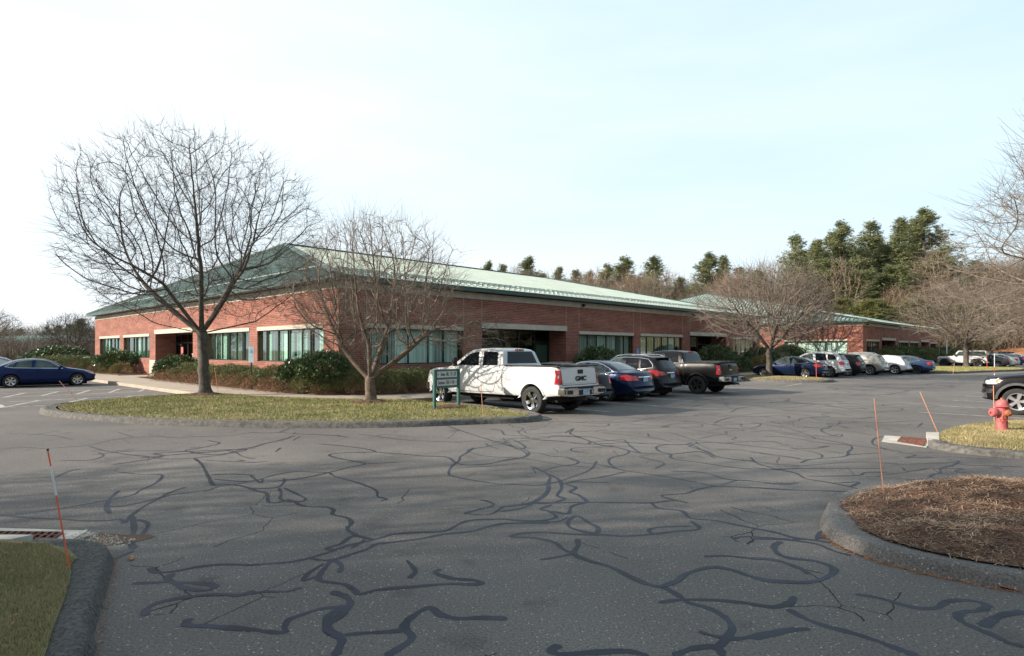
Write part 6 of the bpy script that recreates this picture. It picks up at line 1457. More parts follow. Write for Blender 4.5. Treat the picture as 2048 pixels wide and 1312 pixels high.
for (k, px, Z, yt, wd, lb) in [(1,978,150,528,.8,None),(0,1005,155,534,.8,None),(1,1060,140,519,1.1,'dark pine standing alone above the middle of the near building roof'),(0,1086,150,552,.8,None),(1,1122,150,540,.9,None),(0,1152,160,545,.9,None),(2,1215,150,538,.9,None),(2,1250,145,524,1.1,'full pine left of the tall narrow pine over the near roof'),(1,1303,140,519,1.2,'tall narrow pine near the right end of the near roof ridge'),(0,1360,150,560,1.0,None),(2,1420,135,516,1.0,'dark pine rising just left of the far roof peak'),(1,1442,140,518,.9,None),(0,1480,140,540,1.0,None),(1,1180,150,548,1.0,None),(3,1520,135,548,1.1,None)]:
    pine(k, px, Z, yt-7, lb or 'green pine among bare trees over the near building roof', gp, 'needle', wd*1.35)
gp = 'evergreens at the far left'
for (k, px, Z, yt, wd, lb) in [(3,160,105,636,1.5,'rounded dark evergreen just left of the near building'),(3,118,130,650,1.5,None),(2,95,150,652,1.3,None),(3,40,160,657,1.6,None),(1,12,170,655,1.4,None),(3,140,125,648,1.3,None)]:
    pine(k, px, Z, yt, lb or 'dark evergreen in the low tree line beyond the teal roofed building', gp, 'needle', wd)

# ---- bare woodland: each tree its own object, sharing a few meshes
wood = []
for s, (R_, Hc, hz, zf) in enumerate([(3.2, 7.2, 5.2, 2.0), (2.5, 7.8, 5.6, 2.6), (4.0, 6.4, 4.8, 1.6)]):
    st = trunk_line(zf, (.1, .05), 5, .05, 40+s); at = crown_points(1000, 60+s, (0, 0, Hc), (R_, R_, hz), zf+.3, .05)
    wood.append(tree_data('wood_tree', at, st, .016, .12, .05, 60+s, step=.38, infl=3.2, kill=.5, iters=80, trop=(0, 0, .10), wob=.06, twigs=2.0, twig_len=1.1, twig_r=.016, wob_twig=.5))
def wood_tree(px, Z, ytop, mt, label, group, wide=1.0):
    x = (px-1024)/1224*Z; z0 = ter(x, Z); top = 1.9+(700-ytop)*Z/1224; s = max(.15, (top-z0)/13.2); k = random.randrange(3)
    t = empty('bare_tree', (x, Z, z0-.1), random.uniform(0, 6.28), label, 'tree', group); t.scale = (s*wide, s*wide, s)
    for nm, me, m2 in (('trunk', wood[k][0], 'twig_grey'), ('crown', wood[k][1], mt)):
        if not me.materials: me.materials.append(M['twig_tan'])
        o = bpy.data.objects.new(nm, me); link(o, t); o.material_slots[0].link = 'OBJECT'; o.material_slots[0].material = M[mt if nm == 'crown' else m2]
rw = random.Random(12)
for i in range(64):   # over the near roof, up to the far building
    px = 960+i*9.5+rw.uniform(-6, 6); wood_tree(px, rw.uniform(118, 165), 563-max(0, (px-1300)*.06)+rw.uniform(-26, 16)-(rw.random() < .15)*20, rw.choice(['twig_tan','twig_grey','twig_tan','twig_red']), 'bare deciduous tree in the wood behind the near building roof', 'bare trees over the near roof', 1.15)
for i in range(86):   # hillside
    px = 1560+i*6.6+rw.uniform(-10, 10); Z = rw.choice([112, 118, 124, 132, 150])+rw.uniform(-4, 4); base = 592 if Z < 121 else 550
    if px > 1860: base -= 18
    wood_tree(px, Z, base+rw.uniform(-30, 38), rw.choice(['twig_tan','twig_red','twig_tan','twig_grey']), 'bare deciduous tree on the wooded hillside behind the far building', 'bare trees on the hillside', 1.25)
for i in range(26):   # far left
    px = -20+i*9.5+rw.uniform(-5, 5); wood_tree(px, rw.uniform(112, 150), 652+rw.uniform(-14, 14), rw.choice(['twig_grey','twig_tan','twig_grey']), 'small bare tree in the low tree line at the far left', 'bare trees at the far left', 1.5)
# ---- shade: pines and bare trees beyond the left edge of the lot (their shadows fall across the foreground)
for (k, x, y, s) in [(2,-26,-7.0,.62),(1,-24,-2.2,.72),(3,-22,-5.6,.85),(1,-33,-4.0,.72),(1,-38,-7.5,.9)]:
    make_tree('pine_tree', 'pine outside the photo to the left of the lot, shading the foreground', 'pine tree', (x+7, y+2.9, 0), (M['bark_brown'], M['needle']), 'shade trees outside the photo', rw.uniform(0, 6), (s*1.1, s*1.1, s), pines[k])

# ---- unseen tree belt added behind the camera to darken window and car reflections
for i in range(34):
    a = -75+i*5.8+rw.uniform(-2, 2); y = -50+rw.uniform(-14, 8)
    if i % 3: t = make_tree('pine_tree', 'pine added unseen behind the camera to darken window and car reflections', 'pine tree', (a, y, 0), (M['bark_brown'], M['needle']), 'trees added behind the camera', rw.uniform(0, 6), (.8, .8, rw.uniform(.55, .8)), pines[i % 4])
    else:
        t = empty('bare_tree', (a, y+6, 0), rw.uniform(0, 6), 'bare tree added unseen behind the camera to darken window and car reflections', 'tree', 'trees added behind the camera')
        for nm, me in (('trunk', wood[i % 3][0]), ('crown', wood[i % 3][1])): link(bpy.data.objects.new(nm, me), t)
for i in range(30):  # second belt, added out of view at right so car tails reflect darker
    y = -38+i*3.4; a = max(56, .98*y+20)+rw.uniform(0, 14)
    if i % 2: t = make_tree('pine_tree', 'pine added out of view at the right to darken car reflections', 'pine tree', (a, y, 0), (M['bark_brown'], M['needle']), 'trees added beyond the right edge', rw.uniform(0, 6), (1.1, 1.1, rw.uniform(.85, 1.15)), pines[i % 4])
    else:
        t = empty('bare_tree', (a, y, 0), rw.uniform(0, 6), 'bare tree added out of view at the right to darken car reflections', 'tree', 'trees added beyond the right edge'); t.scale = (1.4, 1.4, 1.25)
        for nm, me in (('trunk', wood[i % 3][0]), ('crown', wood[i % 3][1])): link(bpy.data.objects.new(nm, me), t)
for i, (x, y) in enumerate([(-17,3.0),(-20,-.5),(-24,2.6),(-27,-3),(-30,1.0),(-19,-4.5),(-34,-1.5),(-15,-1.5)]):
    t = empty('bare_tree', (x, y, 0), rw.uniform(0, 6), 'bare tree outside the photo to the left of the lot, shading the foreground', 'tree', 'shade trees outside the photo'); t.scale = (1.2, 1.2, rw.uniform(.85, 1.1))
    for nm, me in (('trunk', wood[i % 3][0]), ('crown', wood[i % 3][1])): link(bpy.data.objects.new(nm, me), t)
# ---- leafy shrub meshes
def leaf_cloud(seed, n, rx, ry, rz, z0, ll, lw, up=.3, lumps=7, surf=.6, jag=.12):
    rng = np.random.default_rng(seed); C = rng.normal(0, 1, (lumps, 3)); C /= np.linalg.norm(C, axis=1)[:, None]; V = np.zeros((n*4, 3))
    q = rng.normal(0, 1, (n, 3)); q /= np.linalg.norm(q, axis=1)[:, None]; q[:, 2] = np.abs(q[:, 2])*np.where(rng.random(n) < .85, 1, -.5)
    bump = 1+jag*2*(np.max(q@C.T, axis=1)-.6)+jag*.6*np.sin(q[:, 0]*9+seed)*np.sin(q[:, 1]*8)
    r = bump*(1-surf*.5*rng.random(n)**2.0); c = q*r[:, None]*np.array((rx, ry, rz))+np.array((0, 0, z0))
    d = q+rng.normal(0, .7, (n, 3)); d[:, 2] += up; d /= np.linalg.norm(d, axis=1)[:, None]; s = np.cross(d, rng.normal(0, 1, (n, 3))); s /= np.linalg.norm(s, axis=1)[:, None]
    l = ll*rng.uniform(.6, 1.2, n)[:, None]; w = lw*rng.uniform(.7, 1.2, n)[:, None]
    V[0::4] = c; V[1::4] = c+d*l*.5+s*w; V[2::4] = c+d*l; V[3::4] = c+d*l*.5-s*w
    return np_mesh('leaves', V, np.arange(n*4).reshape(-1, 4), 4)
def stems(seed, n, R, H, r=.018):
    rng = random.Random(seed); m = MB()
    for k in range(n):
        a = 6.283*k/n+rng.uniform(-.3, .3); e = R*rng.uniform(.4, .9); p = [(math.cos(a)*.08, math.sin(a)*.08, -.05)]
        for t in (.35, .7, 1): p.append((math.cos(a)*e*t+rng.uniform(-.08, .08), math.sin(a)*e*t+rng.uniform(-.08, .08), H*t**.8))
        m.tube(p, [r, r*.8, r*.6, r*.35], 5, False)
    o = m.build('stems', M['bark_brown']); d = o.data; bpy.data.objects.remove(o); return d
shr = {'rhodo': (leaf_cloud(1, 5200, 1.0, 1.0, .62, .68, .15, .028, .2, 9, .7, .2), stems(1, 12, .8, .9)),
       'rhodo2': (leaf_cloud(2, 4600, 1.0, 1.0, .8, .35, .14, .027, .2, 8, .6, .16), stems(2, 8, .6, .6)),
       'yew': (leaf_cloud(3, 11000, 1.0, 1.0, .62, .28, .085, .010, .5, 12, .5, .22), stems(3, 8, .6, .4)),
       'yew2': (leaf_cloud(4, 11000, 1.0, 1.0, .60, .28, .085, .010, .5, 9, .5, .26), stems(4, 8, .6, .4)),
       'brown': (leaf_cloud(5, 5200, 1.0, 1.0, .8, .1, .07, .013, .2, 8, .8, .2), stems(5, 16, .8, .7, .01)),
       'ball': (leaf_cloud(6, 9000, 1.0, 1.0, .85, .25, .06, .010, .4, 6, .35, .1), stems(6, 8, .6, .4))}
def shrub(kind, u, v, r, h, label, mt, group, name='shrub', z=.2, ry=None, cat='shrub'):
    p = W(u, v, z); t = empty(name, p, random.uniform(0, 6.28) if ry is None else ANG, label, cat, group); H0 = {'rhodo': 1.3, 'rhodo2': 1.15, 'yew': .9, 'yew2': .88, 'brown': .9, 'ball': 1.1}[kind]
    t.scale = (r, ry or r, h/H0); a, b = shr[kind]
    for nm, me, m2 in (('foliage', a, mt), ('stems', b, 'bark_brown')):
        if not me.materials: me.materials.append(M['leaf'])
        o = bpy.data.objects.new(nm, me); link(o, t); o.material_slots[0].link = 'OBJECT'; o.material_slots[0].material = M[m2]
    return t
gj = 'junipers along the walls of the near building'
for i in range(9):   # juniper row along the sunlit wall, brown fringe in front
    v = 24.6+1.75*i; u = 12.3+(.15 if i < 1 else 0)
    shrub(('yew', 'yew2')[i % 2], u+.1, v, 1.0, .80+.08*math.sin(i*2.1), 'low juniper in the continuous hedge under the sunlit windows', 'yew', gj, 'juniper')
for i in range(13):
    shrub('brown', 11.80+random.uniform(-.05, .1), 24.2+1.25*i, .85, .60+random.uniform(-.06, .06), 'brown dry fringe shrub at the sidewalk edge of the sunlit juniper hedge', 'brownleaf', 'brown fringe shrubs at the sidewalk')
for i, (u, v) in enumerate([(13.2,21.7),(14.4,21.1),(15.6,20.85),(16.9,20.8),(18.2,20.8),(12.4,22.6)]):
    shrub(('yew2', 'yew')[i % 2], u, v, 1.0, .82, 'dark juniper in the shaded hedge between the corner and the white pickup', 'yew', gj, 'juniper')
for i, (u, v) in enumerate([(12.2,23.2),(12.45,21.95),(13.3,20.95),(14.3,20.45),(15.5,20.2),(16.8,20.15)]):
    shrub('brown', u, v, .62, .42, 'brown dry shrub at the foot of the shaded juniper hedge', 'brownleaf', 'brown fringe shrubs at the sidewalk')
for u, v, r, h, lb in [(12.45,22.3,1.0,1.5,'large open rhododendron with bare lower stems at the near corner of the building'),(12.1,23.9,.75,1.2,'left half of the big corner rhododendron in front of the last window')]:
    shrub('rhodo', u, v, r, h, lb, 'leaf', 'rhododendrons', 'rhododendron')
shrub('rhodo2', 12.35, 41.3, 1.25, 1.3, 'pale glossy rhododendron in front of the glass entrance', 'leaf', 'rhododendrons', 'rhododendron').location = W(12.5, 39.6, .2)
shrub('rhodo', 12.3, 52.0, 1.3, 1.5, 'round rhododendron below the two far windows of the sunlit wall', 'leaf', 'rhododendrons', 'rhododendron')
shrub('rhodo2', 12.0, 70.5, 2.4, 1.9, 'wide glossy rhododendron beyond the blue sedan at the far left corner', 'leaf', 'rhododendrons', 'rhododendron')
shrub('rhodo2', 11.0, 75.0, 1.6, 1.4, 'smaller rhododendron left of the wide one beyond the blue sedan', 'leaf', 'rhododendrons', 'rhododendron')
for i, (u, v, r, h, k, mt, lb) in enumerate([(12.1,50.2,.75,.75,'ball','ochre','clipped ball shrub nearest the entrance path on the left bed'),(12.3,53.9,.8,.95,'ball','yew','clipped shrub behind the ball shrubs in the left bed'),(11.95,55.0,.85,.7,'brown','brownleaf','brown low shrub in the middle of the left bed'),(11.9,52.2,.7,.72,'ball','ochre','second clipped ball shrub in the left bed'),(12.1,57.6,1.2,1.0,'yew','yew','spreading juniper at the middle of the left bed'),(11.9,60.3,1.4,1.05,'yew2','yew','spreading juniper near the far corner in the left bed'),(11.2,63.5,1.7,1.1,'yew','yew','spreading juniper behind the nose of the blue sedan'),(10.6,67.0,1.7,1.0,'yew2','yew','farthest spreading juniper behind the blue sedan hood'),(11.3,58.6,.9,.75,'brown','brownleaf','brown shrub at the sidewalk in front of the spreading junipers')]):
    shrub(k, u, v, r, h, lb, mt, 'shrubs in the left bed', 'shrub')
for u, v, r, h, k, mt, lb in [(29.6,21.4,1.35,1.75,'rhodo2','leaf','domed evergreen shrub under the window behind the black and navy sedans'),(44.2,21.0,1.4,1.9,'rhodo2','leaf','evergreen shrub behind the flat-covered black pickup bed'),(47.4,20.8,1.0,1.2,'rhodo2','leaf','small evergreen shrub right of the one behind the black pickup'),(52.4,20.9,1.5,1.8,'rhodo2','leaf','dark evergreen shrub below the last window of the near building'),(50.0,19.9,.95,1.2,'ball','ochre','yellowish clipped shrub just right of the black pickup tailgate'),(52.3,19.9,.9,.9,'ball','yew','low clipped shrub before the nose of the blue island sedan'),(57.0,21.4,1.2,1.5,'brown','twig_tan','tan twiggy dome shrub at the shaded corner of the near building'),(62.5,22.4,1.6,2.0,'rhodo2','leaf','dark shrub behind the trunk of the island tree'),(69.5,24.5,1.6,2.1,'rhodo2','leaf','dark shrub against the sunlit wall of the far building'),(20.3,21.3,.75,1.25,'brown','twig_tan','tan twiggy round shrub under the window left of the white pickup')]:
    shrub(k, u, v, r, h, lb, mt, 'shrubs along the shaded walls', 'shrub')
for i in range(15):
    shrub(('yew', 'rhodo2')[i % 2], 77.5+2.9*i, 16.9+random.uniform(-.3, .3), 1.9, 1.7+random.uniform(-.2, .3), 'dark shrub in the long hedge along the front of the far building', 'leaf' if i % 2 else 'yew', 'hedge shrubs along the far building', 'shrub')
# ---- brush: dense leafless undergrowth that reads as one mass
def brush(name, spots, mt, h, n, wid=.02):
    rng = random.Random(8); V = []
    for _ in range(n):
        x, y = spots(rng); z = ter(x, y); a = rng.uniform(0, 6.283); t = rng.uniform(.05, .5); hh = h*rng.uniform(.4, 1.15); p = Vector((x, y, z-.05)); d = Vector((math.cos(a)*t, math.sin(a)*t, 1)).normalized(); s = d.cross(Vector((rng.uniform(-1, 1), rng.uniform(-1, 1), .1))).normalized()*wid
        q = p+d*hh*.55; d2 = (d+Vector((rng.uniform(-.4, .4), rng.uniform(-.4, .4), 0))).normalized(); e = q+d2*hh*.45
        V += [p-s, p+s, q+s*.7, q-s*.7, q-s*.7, q+s*.7, e+s*.2, e-s*.2]
        for b in range(3):
            f = rng.uniform(.25, .95); c = p.lerp(e, f); a2 = rng.uniform(0, 6.283); d3 = Vector((math.cos(a2), math.sin(a2), rng.uniform(.4, 1.2))).normalized(); l = hh*rng.uniform(.15, .4); V += [c-s*.5, c+s*.5, c+d3*l+s*.15, c+d3*l-s*.15]
    me = np_mesh(name, V, np.arange(len(V)).reshape(-1, 4), 4); tag(add_mesh(name, me, M[mt]), kind='stuff')
def sp_left(r): Z = r.uniform(72, 100); return ((r.uniform(-60, 215)-1024)/1224*Z, Z)
def sp_left2(r): u = r.uniform(-40, 12); v = r.uniform(67, 78); p = W(u, v); return p.x, p.y
def sp_hill(r): Z = r.uniform(103, 150); return ((r.uniform(1560, 2120)-1024)/1224*Z, Z)
def sp_back(r): Z = r.uniform(120, 160); return ((r.uniform(940, 1560)-1024)/1224*Z, Z)
brush('undergrowth', sp_left, 'twig_grey', 3.6, 11000, .022)
brush('undergrowth', sp_hill, 'twig_tan', 6.5, 32000, .035)
brush('undergrowth', sp_back, 'twig_red', 7.5, 12000, .04)
# evergreen thicket on the hillside
for i in range(42):
    Z = rw.uniform(106, 118); px = 1680+rw.uniform(0, 330)*(.65 if i % 3 else 1); x = (px-1024)/1224*Z; z = ter(x, Z); h = 1.9+(700-rw.uniform(592, 640))*Z/1224-z; t = empty('evergreen_shrub', (x, Z, z-.3), rw.uniform(0, 6), 'yellow-green evergreen bush in the thicket on the hillside behind the far building', 'evergreen bush', 'evergreen thicket on the hillside'); s = h/14; t.scale = (s*1.9, s*1.9, s)
    for nm, me, m2 in (('trunk', pines[3][0], 'bark_brown'), ('crown', pines[3][1], 'hillgreen')):
        if m2 == 'hillgreen' and m2 not in M: M[m2] = mat('hill_evergreen', (.15, .17, .055), .7, scale=.3, color2=(.26, .26, .10), island=.3, var=.1)
        o = bpy.data.objects.new(nm, me); link(o, t); o.material_slots[0].link = 'OBJECT'; o.material_slots[0].material = M[m2]

# ================================================================= STREET FURNITURE
# green two-post suites sign
A = Vector((-2.28, 18.0, .14)); B = Vector((-1.64, 18.75, .14)); dv = (B-A); wid = dv.length; rzs = math.atan2(dv.y, dv.x)
t = empty('suites_sign', A, rzs, 'green two-post sign with two grey suite-number panels on the lawn island', 'sign')
for x in (0, wid):
    m = MB(); m.box(x-.04, x+.04, -.04, .04, -.1, 1.19); m.build('post', M['signgreen'], t, bevel=.006)
m = MB(); m.box(.041, wid-.041, -.03, .03, .62, .69); m.box(.041, wid-.041, -.03, .03, .885, .935); m.box(.041, wid-.041, -.03, .03, 1.13, 1.185); m.box(.041, wid-.041, -.006, .02, .69, 1.13); m.build('sign_board', M['signgreen'], t)
for z0, z1, s, arrow in ((.935, 1.13, 'Suites 100, 119, 120', 'l'), (.69, .885, 'Suites 103-118', 'r')):
    m = MB(); m.box(.085, wid-.085, -.022, -.007, z0+.008, z1-.008); pn = m.build('sign_panel', M['signpanel'], t)
    zc = (z0+z1)/2; w = wid-.17; sz = .15
    tx = text('lettering', s, sz, (.085+w*(.56 if arrow == 'l' else .45), -.025, zc), (math.pi/2, 0, 0), M['black'], pn, .001, .003, .52 if arrow == 'l' else .74)
    m = MB(); ax = .115 if arrow == 'l' else wid-.115; sg = 1 if arrow == 'l' else -1
    m.quad((ax-.015*sg, -.024, zc), (ax+.028*sg, -.024, zc+.05), (ax+.028*sg, -.024, zc-.05)); m.build('arrow', M['black'], pn)
# driveway marker stakes
def stake(x, y, z, dx, top, label, mt='orange', r=.005, tape=False, dy=0, rw_=False):
    t = empty('driveway_marker', (x, y, z), 0, label, 'driveway marker', 'driveway marker stakes'); a = Vector((0, 0, -.05)); b = Vector((dx, dy, top-z)); L_ = b-a
    m = MB(); m.tube([a, b], r, 6); m.build('rod', M[mt], t, True)
    if rw_:
        for f0, f1, k in ((.15,.40,'tape'),(.40,.58,'redtape'),(.58,.97,'tape')): m = MB(); m.tube([a+L_*f0, a+L_*f1], r*1.5, 8); m.build('band', M[k], t)
    elif tape:
        m = MB(); m.tube([a+L_*.63, a+L_*.86], r*1.35, 6); m.build('band', M['tape'], t); m = MB(); m.tube([a+L_*.985, a+L_*1.0], r*1.4, 6); m.build('cap', M['plastic'], t)
stake(-3.62, 5.02, .11, -.19, 1.09, 'bright orange marker stake by the lower left drain and black kerb', 'orange', .006, True)
stake(4.53, 7.45, .16, -.12, 1.31, 'tall orange marker stake at the tip of the mulch bed', 'palestake', .007)
stake(9.31, 13.35, .1, -.41, .99, 'orange marker stake leaning over the kerbstone beside the rusty drain', 'palestake', .009)
stake(11.86, 15.05, .1, -.02, 1.03, 'upright marker stake with a white tag just left of the red hydrant', 'palestake', .009)
stake(-.75, 15.95, .15, -.06, .99, 'thin faded marker stake on the lawn edge in front of the white pickup door', 'palestake', .008)
stake(-11.75, 24.5, .15, -.16, 1.2, 'thin faded marker stake just right of the big tree trunk', 'palestake', .009)
stake(-14.55, 20.6, .15, -.69, .86, 'strongly leaning marker stake at the left tip of the lawn island', 'palestake', .009)
p = W(38.9, 12.2); stake(p.x, p.y, .15, -.03, 1.27, 'marker stake at the tip of the small tree island by the blue sedan', 'orange', .014)
stake(25.7, 32.6, 0, 0, 1.73, 'tall red and white banded marker pole behind the black midsize pickup hood', 'tape', .012, rw_=True)
stake(42.75, 55.08, .1, 0, 1.0, 'orange marker stake on the far island behind the rear wheel of the white off-roader', 'orange', .016)
stake(33.78, 46.88, .1, .11, .9, 'orange marker stake at the left end of the far grass island', 'palestake', .014)
m = MB(); m.box(-.03, .06, -.012, -.006, .38, .44); o = m.build('paper_tag', M['white']); o.location = (11.86, 15.04, .1); tag(o, 'white paper tag fixed to the marker stake by the hydrant', 'tag')
# fire hydrant
t = empty('fire_hydrant', (10.85, 13.55, .1), 0, 'faded red fire hydrant on the grass at the right', 'fire hydrant'); s = .72/.70
m = MB(); m.lathe([(.0,-.03),(.155,-.03),(.16,.0),(.155,.035),(.13,.05),(.112,.055),(.108,.09),(.105,.27),(.113,.275),(.113,.30),(.108,.305),(.106,.42),(.112,.50),(.118,.54)], 24)
m.build('barrel', M['hydrant'], t, True)
m = MB(); m.lathe([(.118,.54),(.165,.545),(.168,.56),(.13,.585),(.122,.61),(.105,.655),(.07,.69),(.03,.705),(.0,.708)], 24); m.build('bonnet', M['hydrant'], t, True)
m = MB()
for k in range(8):
    a = 6.283*k/8; m.bar((math.cos(a)*.128, math.sin(a)*.128, .575), (math.cos(a)*.055, math.sin(a)*.055, .69), .018, .008)
m.build('bonnet_ribs', M['hydrant'], t)
m = MB(); m.lathe([(.03,.70),(.032,.74),(.0,.745)], 5); m.build('operating_nut', M['rust'], t)
m = MB(); m.lathe([(.085,.08),(.085,-.16)], 16, 'x', (-.02,0,.42)); m.lathe([(.097,-.16),(.10,-.175),(.10,-.20),(.085,-.235),(.04,-.25)], 16, 'x', (0,0,.42)); m.lathe([(.022,-.25),(.022,-.29)], 5, 'x', (0,0,.42)); m.build('pumper_nozzle', M['hydrant'], t, True)
for sg in (-1, 1):
    m = MB(); m.lathe([(.062,sg*.05),(.062,sg*.135)], 14, 'y', (.03,0,.42)); m.lathe([(.072,sg*.135),(.074,sg*.165),(.05,sg*.185),(.018,sg*.19),(.018,sg*.22)], 12, 'y', (.03,0,.42)); m.build('side_nozzle', M['hydrant'] if sg > 0 else M['rust'], t, True)
m = MB(); m.tube([(-.17,-.06,.37),(-.19,-.08,.28),(-.15,-.10,.22),(-.09,-.11,.25),(-.06,-.10,.36)], .005, 5); m.tube([(.03,-.16,.36),(.0,-.17,.27),(-.06,-.14,.24),(-.09,-.12,.30)], .005, 5); m.build('chain', M['rust'], t)
m = MB()
for k in range(8): a = 6.283*k/8+.2; m.lathe([(.014,.035),(.014,.055)], 6, 'z', (math.cos(a)*.14, math.sin(a)*.14, 0))
m.build('flange_bolts', M['rust'], t)
# bollard light
p = W(12.25, 21.45) if False else Vector(((655-1024)/1224*24.6, 24.6-1.2, 0)); p = W(11.85, 23.0)
t = empty('bollard_light', (p.x, p.y, .2), 0, 'short grey bollard light in front of the corner rhododendron', 'bollard light')
m = MB(); m.lathe([(.125,-.05),(.125,.74)], 20); m.build('post', M['bollard'], t, True); m = MB(); m.lathe([(.09,.74),(.09,.90)], 20); m.build('lens', M['clearlens'], t, True)
m = MB(); m.lathe([(.0,1.03),(.12,1.025),(.13,1.0),(.13,.90),(.0,.90)], 20); m.build('cap', M['bollard'], t, True)
# accessible parking signs
def pole_sign(px, uv, z0, z1, w, label, panels):
    p = W(*uv); t = empty('parking_sign', (p.x, p.y, 0), ANG if px else 0, label, 'parking sign', 'accessible parking signs'); m = MB(); m.box(-.025, .025, .0, .03, .1, z1-.02); m.build('post', M['black'], t); z = z1
    for h, mt in panels:
        m = MB(); m.box(-w/2, w/2, -.012, -.002, z-h, z); pn = m.build('sign_panel', M[mt], t, bevel=.003); 
        if mt in ('blue', 'palesign') and h > .35:
            mk = M['white'] if mt == 'blue' else M['blue']; q = MB(); c = z-h*.5; s = min(w, h)*.42
            q.lathe([(s*.16, 0), (s*.16, .004)], 10, 'y', (-s*.1, -.018, c+s*.72)); q.bar((-s*.1, -.016, c+s*.55), (-s*.05, -.016, c-.02), .004, s*.16, (1,0,0)); q.bar((-s*.05, -.016, c), (s*.4, -.016, c), .004, s*.14); q.bar((s*.35, -.016, c), (s*.6, -.016, c-s*.5), .004, s*.12, (1,0,0))
            for k in range(14):
                a0, a1 = math.radians(150+k*16), math.radians(150+(k+1)*16); q.bar((math.cos(a0)*s*.55, -.016, c-s*.25+math.sin(a0)*s*.55), (math.cos(a1)*s*.55, -.016, c-s*.25+math.sin(a1)*s*.55), .004, s*.1)
            q.build('wheelchair_symbol', mk, pn)
        z -= h+.008
pole_sign(0, (11.45, 26.9), .2, 2.05, .24, 'tall pale blue parking sign on a black post before the sunlit wall', [(.42, 'palesign'), (.27, 'palesign')])
pole_sign(1, (30.9, 19.5), .2, 2.0, .28, 'small blue wheelchair parking sign between two windows above the parked cars', [(.42, 'blue')])
pole_sign(1, (28.3, 19.5), .2, 1.45, .28, 'low blue wheelchair sign half hidden by the domed shrub behind the sedans', [(.40, 'blue')])
# white and metal posts near the off-roader
for (px, Z, z1, mt, lb) in ((1893.5, 85, 3.2, 'white', 'thin white post beyond the hood of the white off-roader'), (1878, 80, 2.3, 'bollard', 'thin grey post left of the white off-roader')):
    m = MB(); m.lathe([(.07, 0), (.07, z1)], 8); o = m.build('post', M[mt]); o.location = ((px-1024)/1224*Z, Z, 0); o.name = 'marker_post'; tag(o, lb, 'post')
# low accent light in the left bed
p = W(12.0, 58.9); m = MB(); m.lathe([(.03,0),(.03,.9),(.28,.95),(.30,1.02),(.2,1.14),(.0,1.16)], 12); o = m.build('garden_light', M['stone'], None, True); o.location = (p.x-.2, p.y, .2); tag(o, 'small pale mushroom light among the junipers at the left', 'garden light')
# orange clay bank on the hillside edge
V = []; F = []; nx, ny = 40, 6
for j in range(ny):
    for i in range(nx):
        u = 127+j*2.2+.5*math.sin(i*.7); v = -12+i*.9; p = W(u, v); V.append((p.x, p.y, .02+max(0, ter(p.x, p.y)+.03)+(0, .6, 1.2, 1.5, 1.5, .6)[j]*(.8+.2*math.sin(i*.9+j))*min(1, i/6, (nx-1-i)/5)))
for j in range(ny-1):
    for i in range(nx-1): F.append((j*nx+i, j*nx+i+1, (j+1)*nx+i+1, (j+1)*nx+i))
tag(add_mesh('earth_bank', np_mesh('earth_bank', V, F, 4, True), M['clay']), kind='structure')

# ================================================================= SKY, SUN, CAMERA
SUN_DIR = Vector((-.985, -.17, 0)).normalized(); ELEV = math.radians(23)
to_sun = Vector((SUN_DIR.x*math.cos(ELEV), SUN_DIR.y*math.cos(ELEV), math.sin(ELEV)))
world = bpy.data.worlds.new('World'); scene.world = world; world.use_nodes = True; nt = world.node_tree; bg = nt.nodes['Background']; N = nt.nodes.new; Lk = nt.links.new
sky = N('ShaderNodeTexSky'); sky.sky_type = 'NISHITA'; sky.sun_disc = False; sky.sun_elevation = ELEV; sky.sun_rotation = math.atan2(to_sun.x, to_sun.y); sky.dust_density = 1.0; sky.air_density = 1.0
sc = N('ShaderNodeVectorMath'); sc.operation = 'SCALE'; sc.inputs['Scale'].default_value = 1.0; Lk(sky.outputs['Color'], sc.inputs[0])
tc = N('ShaderNodeTexCoord'); mp = N('ShaderNodeMapping'); mp.inputs['Scale'].default_value = (1.0, .6, 4.5); mp.inputs['Rotation'].default_value = (.0, .12, .3); Lk(tc.outputs['Generated'], mp.inputs['Vector'])
nz = N('ShaderNodeTexNoise'); nz.inputs['Scale'].default_value = 1.3; nz.inputs['Detail'].default_value = 7; nz.inputs['Roughness'].default_value = .5; Lk(mp.outputs['Vector'], nz.inputs['Vector'])
sep = N('ShaderNodeSeparateXYZ'); Lk(tc.outputs['Generated'], sep.inputs[0])
# thin high cloud: thicker towards the sun (left) and the horizon
mx = N('ShaderNodeMath'); mx.operation = 'MULTIPLY_ADD'; mx.inputs[1].default_value = -.42; mx.inputs[2].default_value = .60; Lk(sep.outputs['X'], mx.inputs[0])
mz = N('ShaderNodeMath'); mz.operation = 'MULTIPLY_ADD'; mz.inputs[1].default_value = -.35; Lk(sep.outputs['Z'], mz.inputs[0]); Lk(mx.outputs[0], mz.inputs[2])
mn = N('ShaderNodeMath'); mn.operation = 'MULTIPLY_ADD'; mn.inputs[1].default_value = .9; Lk(nz.outputs['Fac'], mn.inputs[0])
ad = N('ShaderNodeMath'); ad.operation = 'ADD'; ad.inputs[1].default_value = -.37; ad.use_clamp = True; Lk(mz.outputs[0], mn.inputs[2]); Lk(mn.outputs[0], ad.inputs[0])
mixc = N('ShaderNodeMix'); mixc.data_type = 'RGBA'; mixc.clamp_result = False
SKYS = .1
blue = N('ShaderNodeMix'); blue.data_type = 'RGBA'; blue.inputs['Factor'].default_value = .80; blue.clamp_result = False
Lk(sc.outputs[0], blue.inputs['A']); blue.inputs['B'].default_value = (.38/SKYS, .555/SKYS, .66/SKYS, 1)
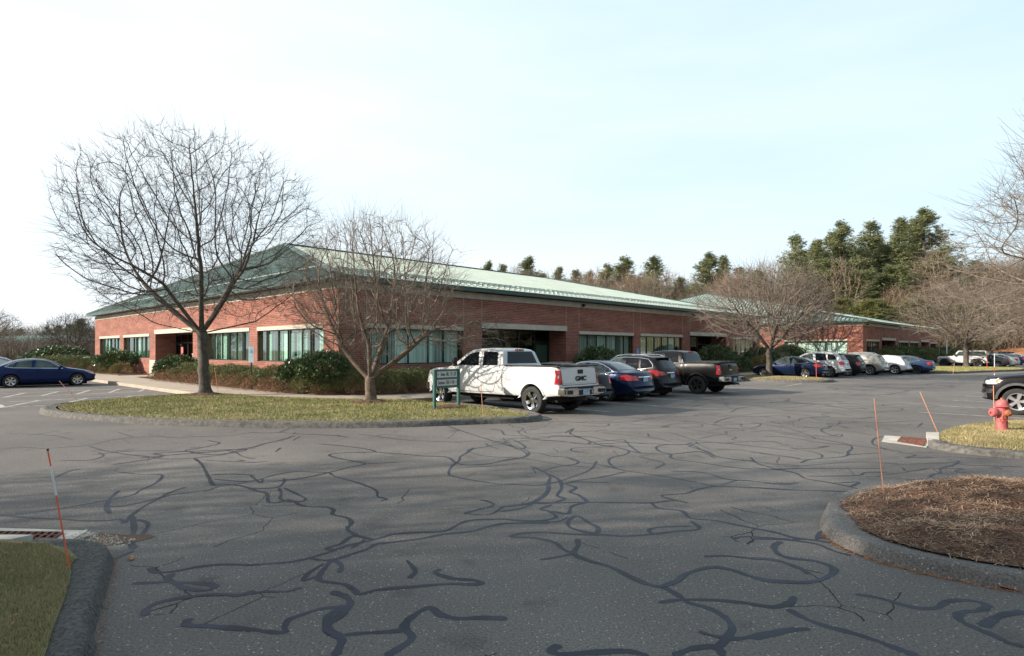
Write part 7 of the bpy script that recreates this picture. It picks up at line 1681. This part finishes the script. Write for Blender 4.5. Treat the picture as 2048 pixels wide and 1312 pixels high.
Lk(ad.outputs[0], mixc.inputs['Factor']); Lk(blue.outputs['Result'], mixc.inputs['A']); mixc.inputs['B'].default_value = (.70/SKYS, .735/SKYS, .75/SKYS, 1)
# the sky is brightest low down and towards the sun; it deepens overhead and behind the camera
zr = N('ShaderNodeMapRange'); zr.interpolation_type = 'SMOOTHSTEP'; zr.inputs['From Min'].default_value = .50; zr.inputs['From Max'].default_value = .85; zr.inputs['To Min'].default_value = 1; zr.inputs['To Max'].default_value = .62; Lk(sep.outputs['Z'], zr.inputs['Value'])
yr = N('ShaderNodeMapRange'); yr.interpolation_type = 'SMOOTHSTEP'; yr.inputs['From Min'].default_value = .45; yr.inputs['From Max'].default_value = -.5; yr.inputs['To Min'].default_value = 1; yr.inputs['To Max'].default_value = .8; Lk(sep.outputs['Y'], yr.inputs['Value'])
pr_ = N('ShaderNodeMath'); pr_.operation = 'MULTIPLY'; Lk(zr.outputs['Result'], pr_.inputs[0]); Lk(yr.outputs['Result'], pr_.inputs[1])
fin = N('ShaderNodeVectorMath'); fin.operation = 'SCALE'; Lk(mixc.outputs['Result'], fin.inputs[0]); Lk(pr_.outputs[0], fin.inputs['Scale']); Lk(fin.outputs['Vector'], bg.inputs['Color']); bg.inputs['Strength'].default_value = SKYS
sun = bpy.data.lights.new('sun', 'SUN'); sun.energy = 5.0; sun.angle = math.radians(.6); sun.color = (1, .89, .76)
so = bpy.data.objects.new('sun', sun); so.rotation_euler = to_sun.to_track_quat('Z', 'Y').to_euler(); link(so)
cam = bpy.data.cameras.new('camera'); cam.sensor_width = 36; cam.lens = 36*1224/2048; cam.shift_y = 44/2048; cam.clip_end = 4000; cam.clip_start = .05
co = bpy.data.objects.new('camera', cam); co.location = (0, 0, 1.9); co.rotation_euler = (math.pi/2, 0, 0); link(co); scene.camera = co
scene.view_settings.view_transform = 'Standard'; scene.view_settings.look = 'None'; scene.view_settings.exposure = .75; scene.view_settings.gamma = 1
scene.cycles.max_bounces = 6; scene.cycles.transparent_max_bounces = 8; scene.cycles.use_denoising = True
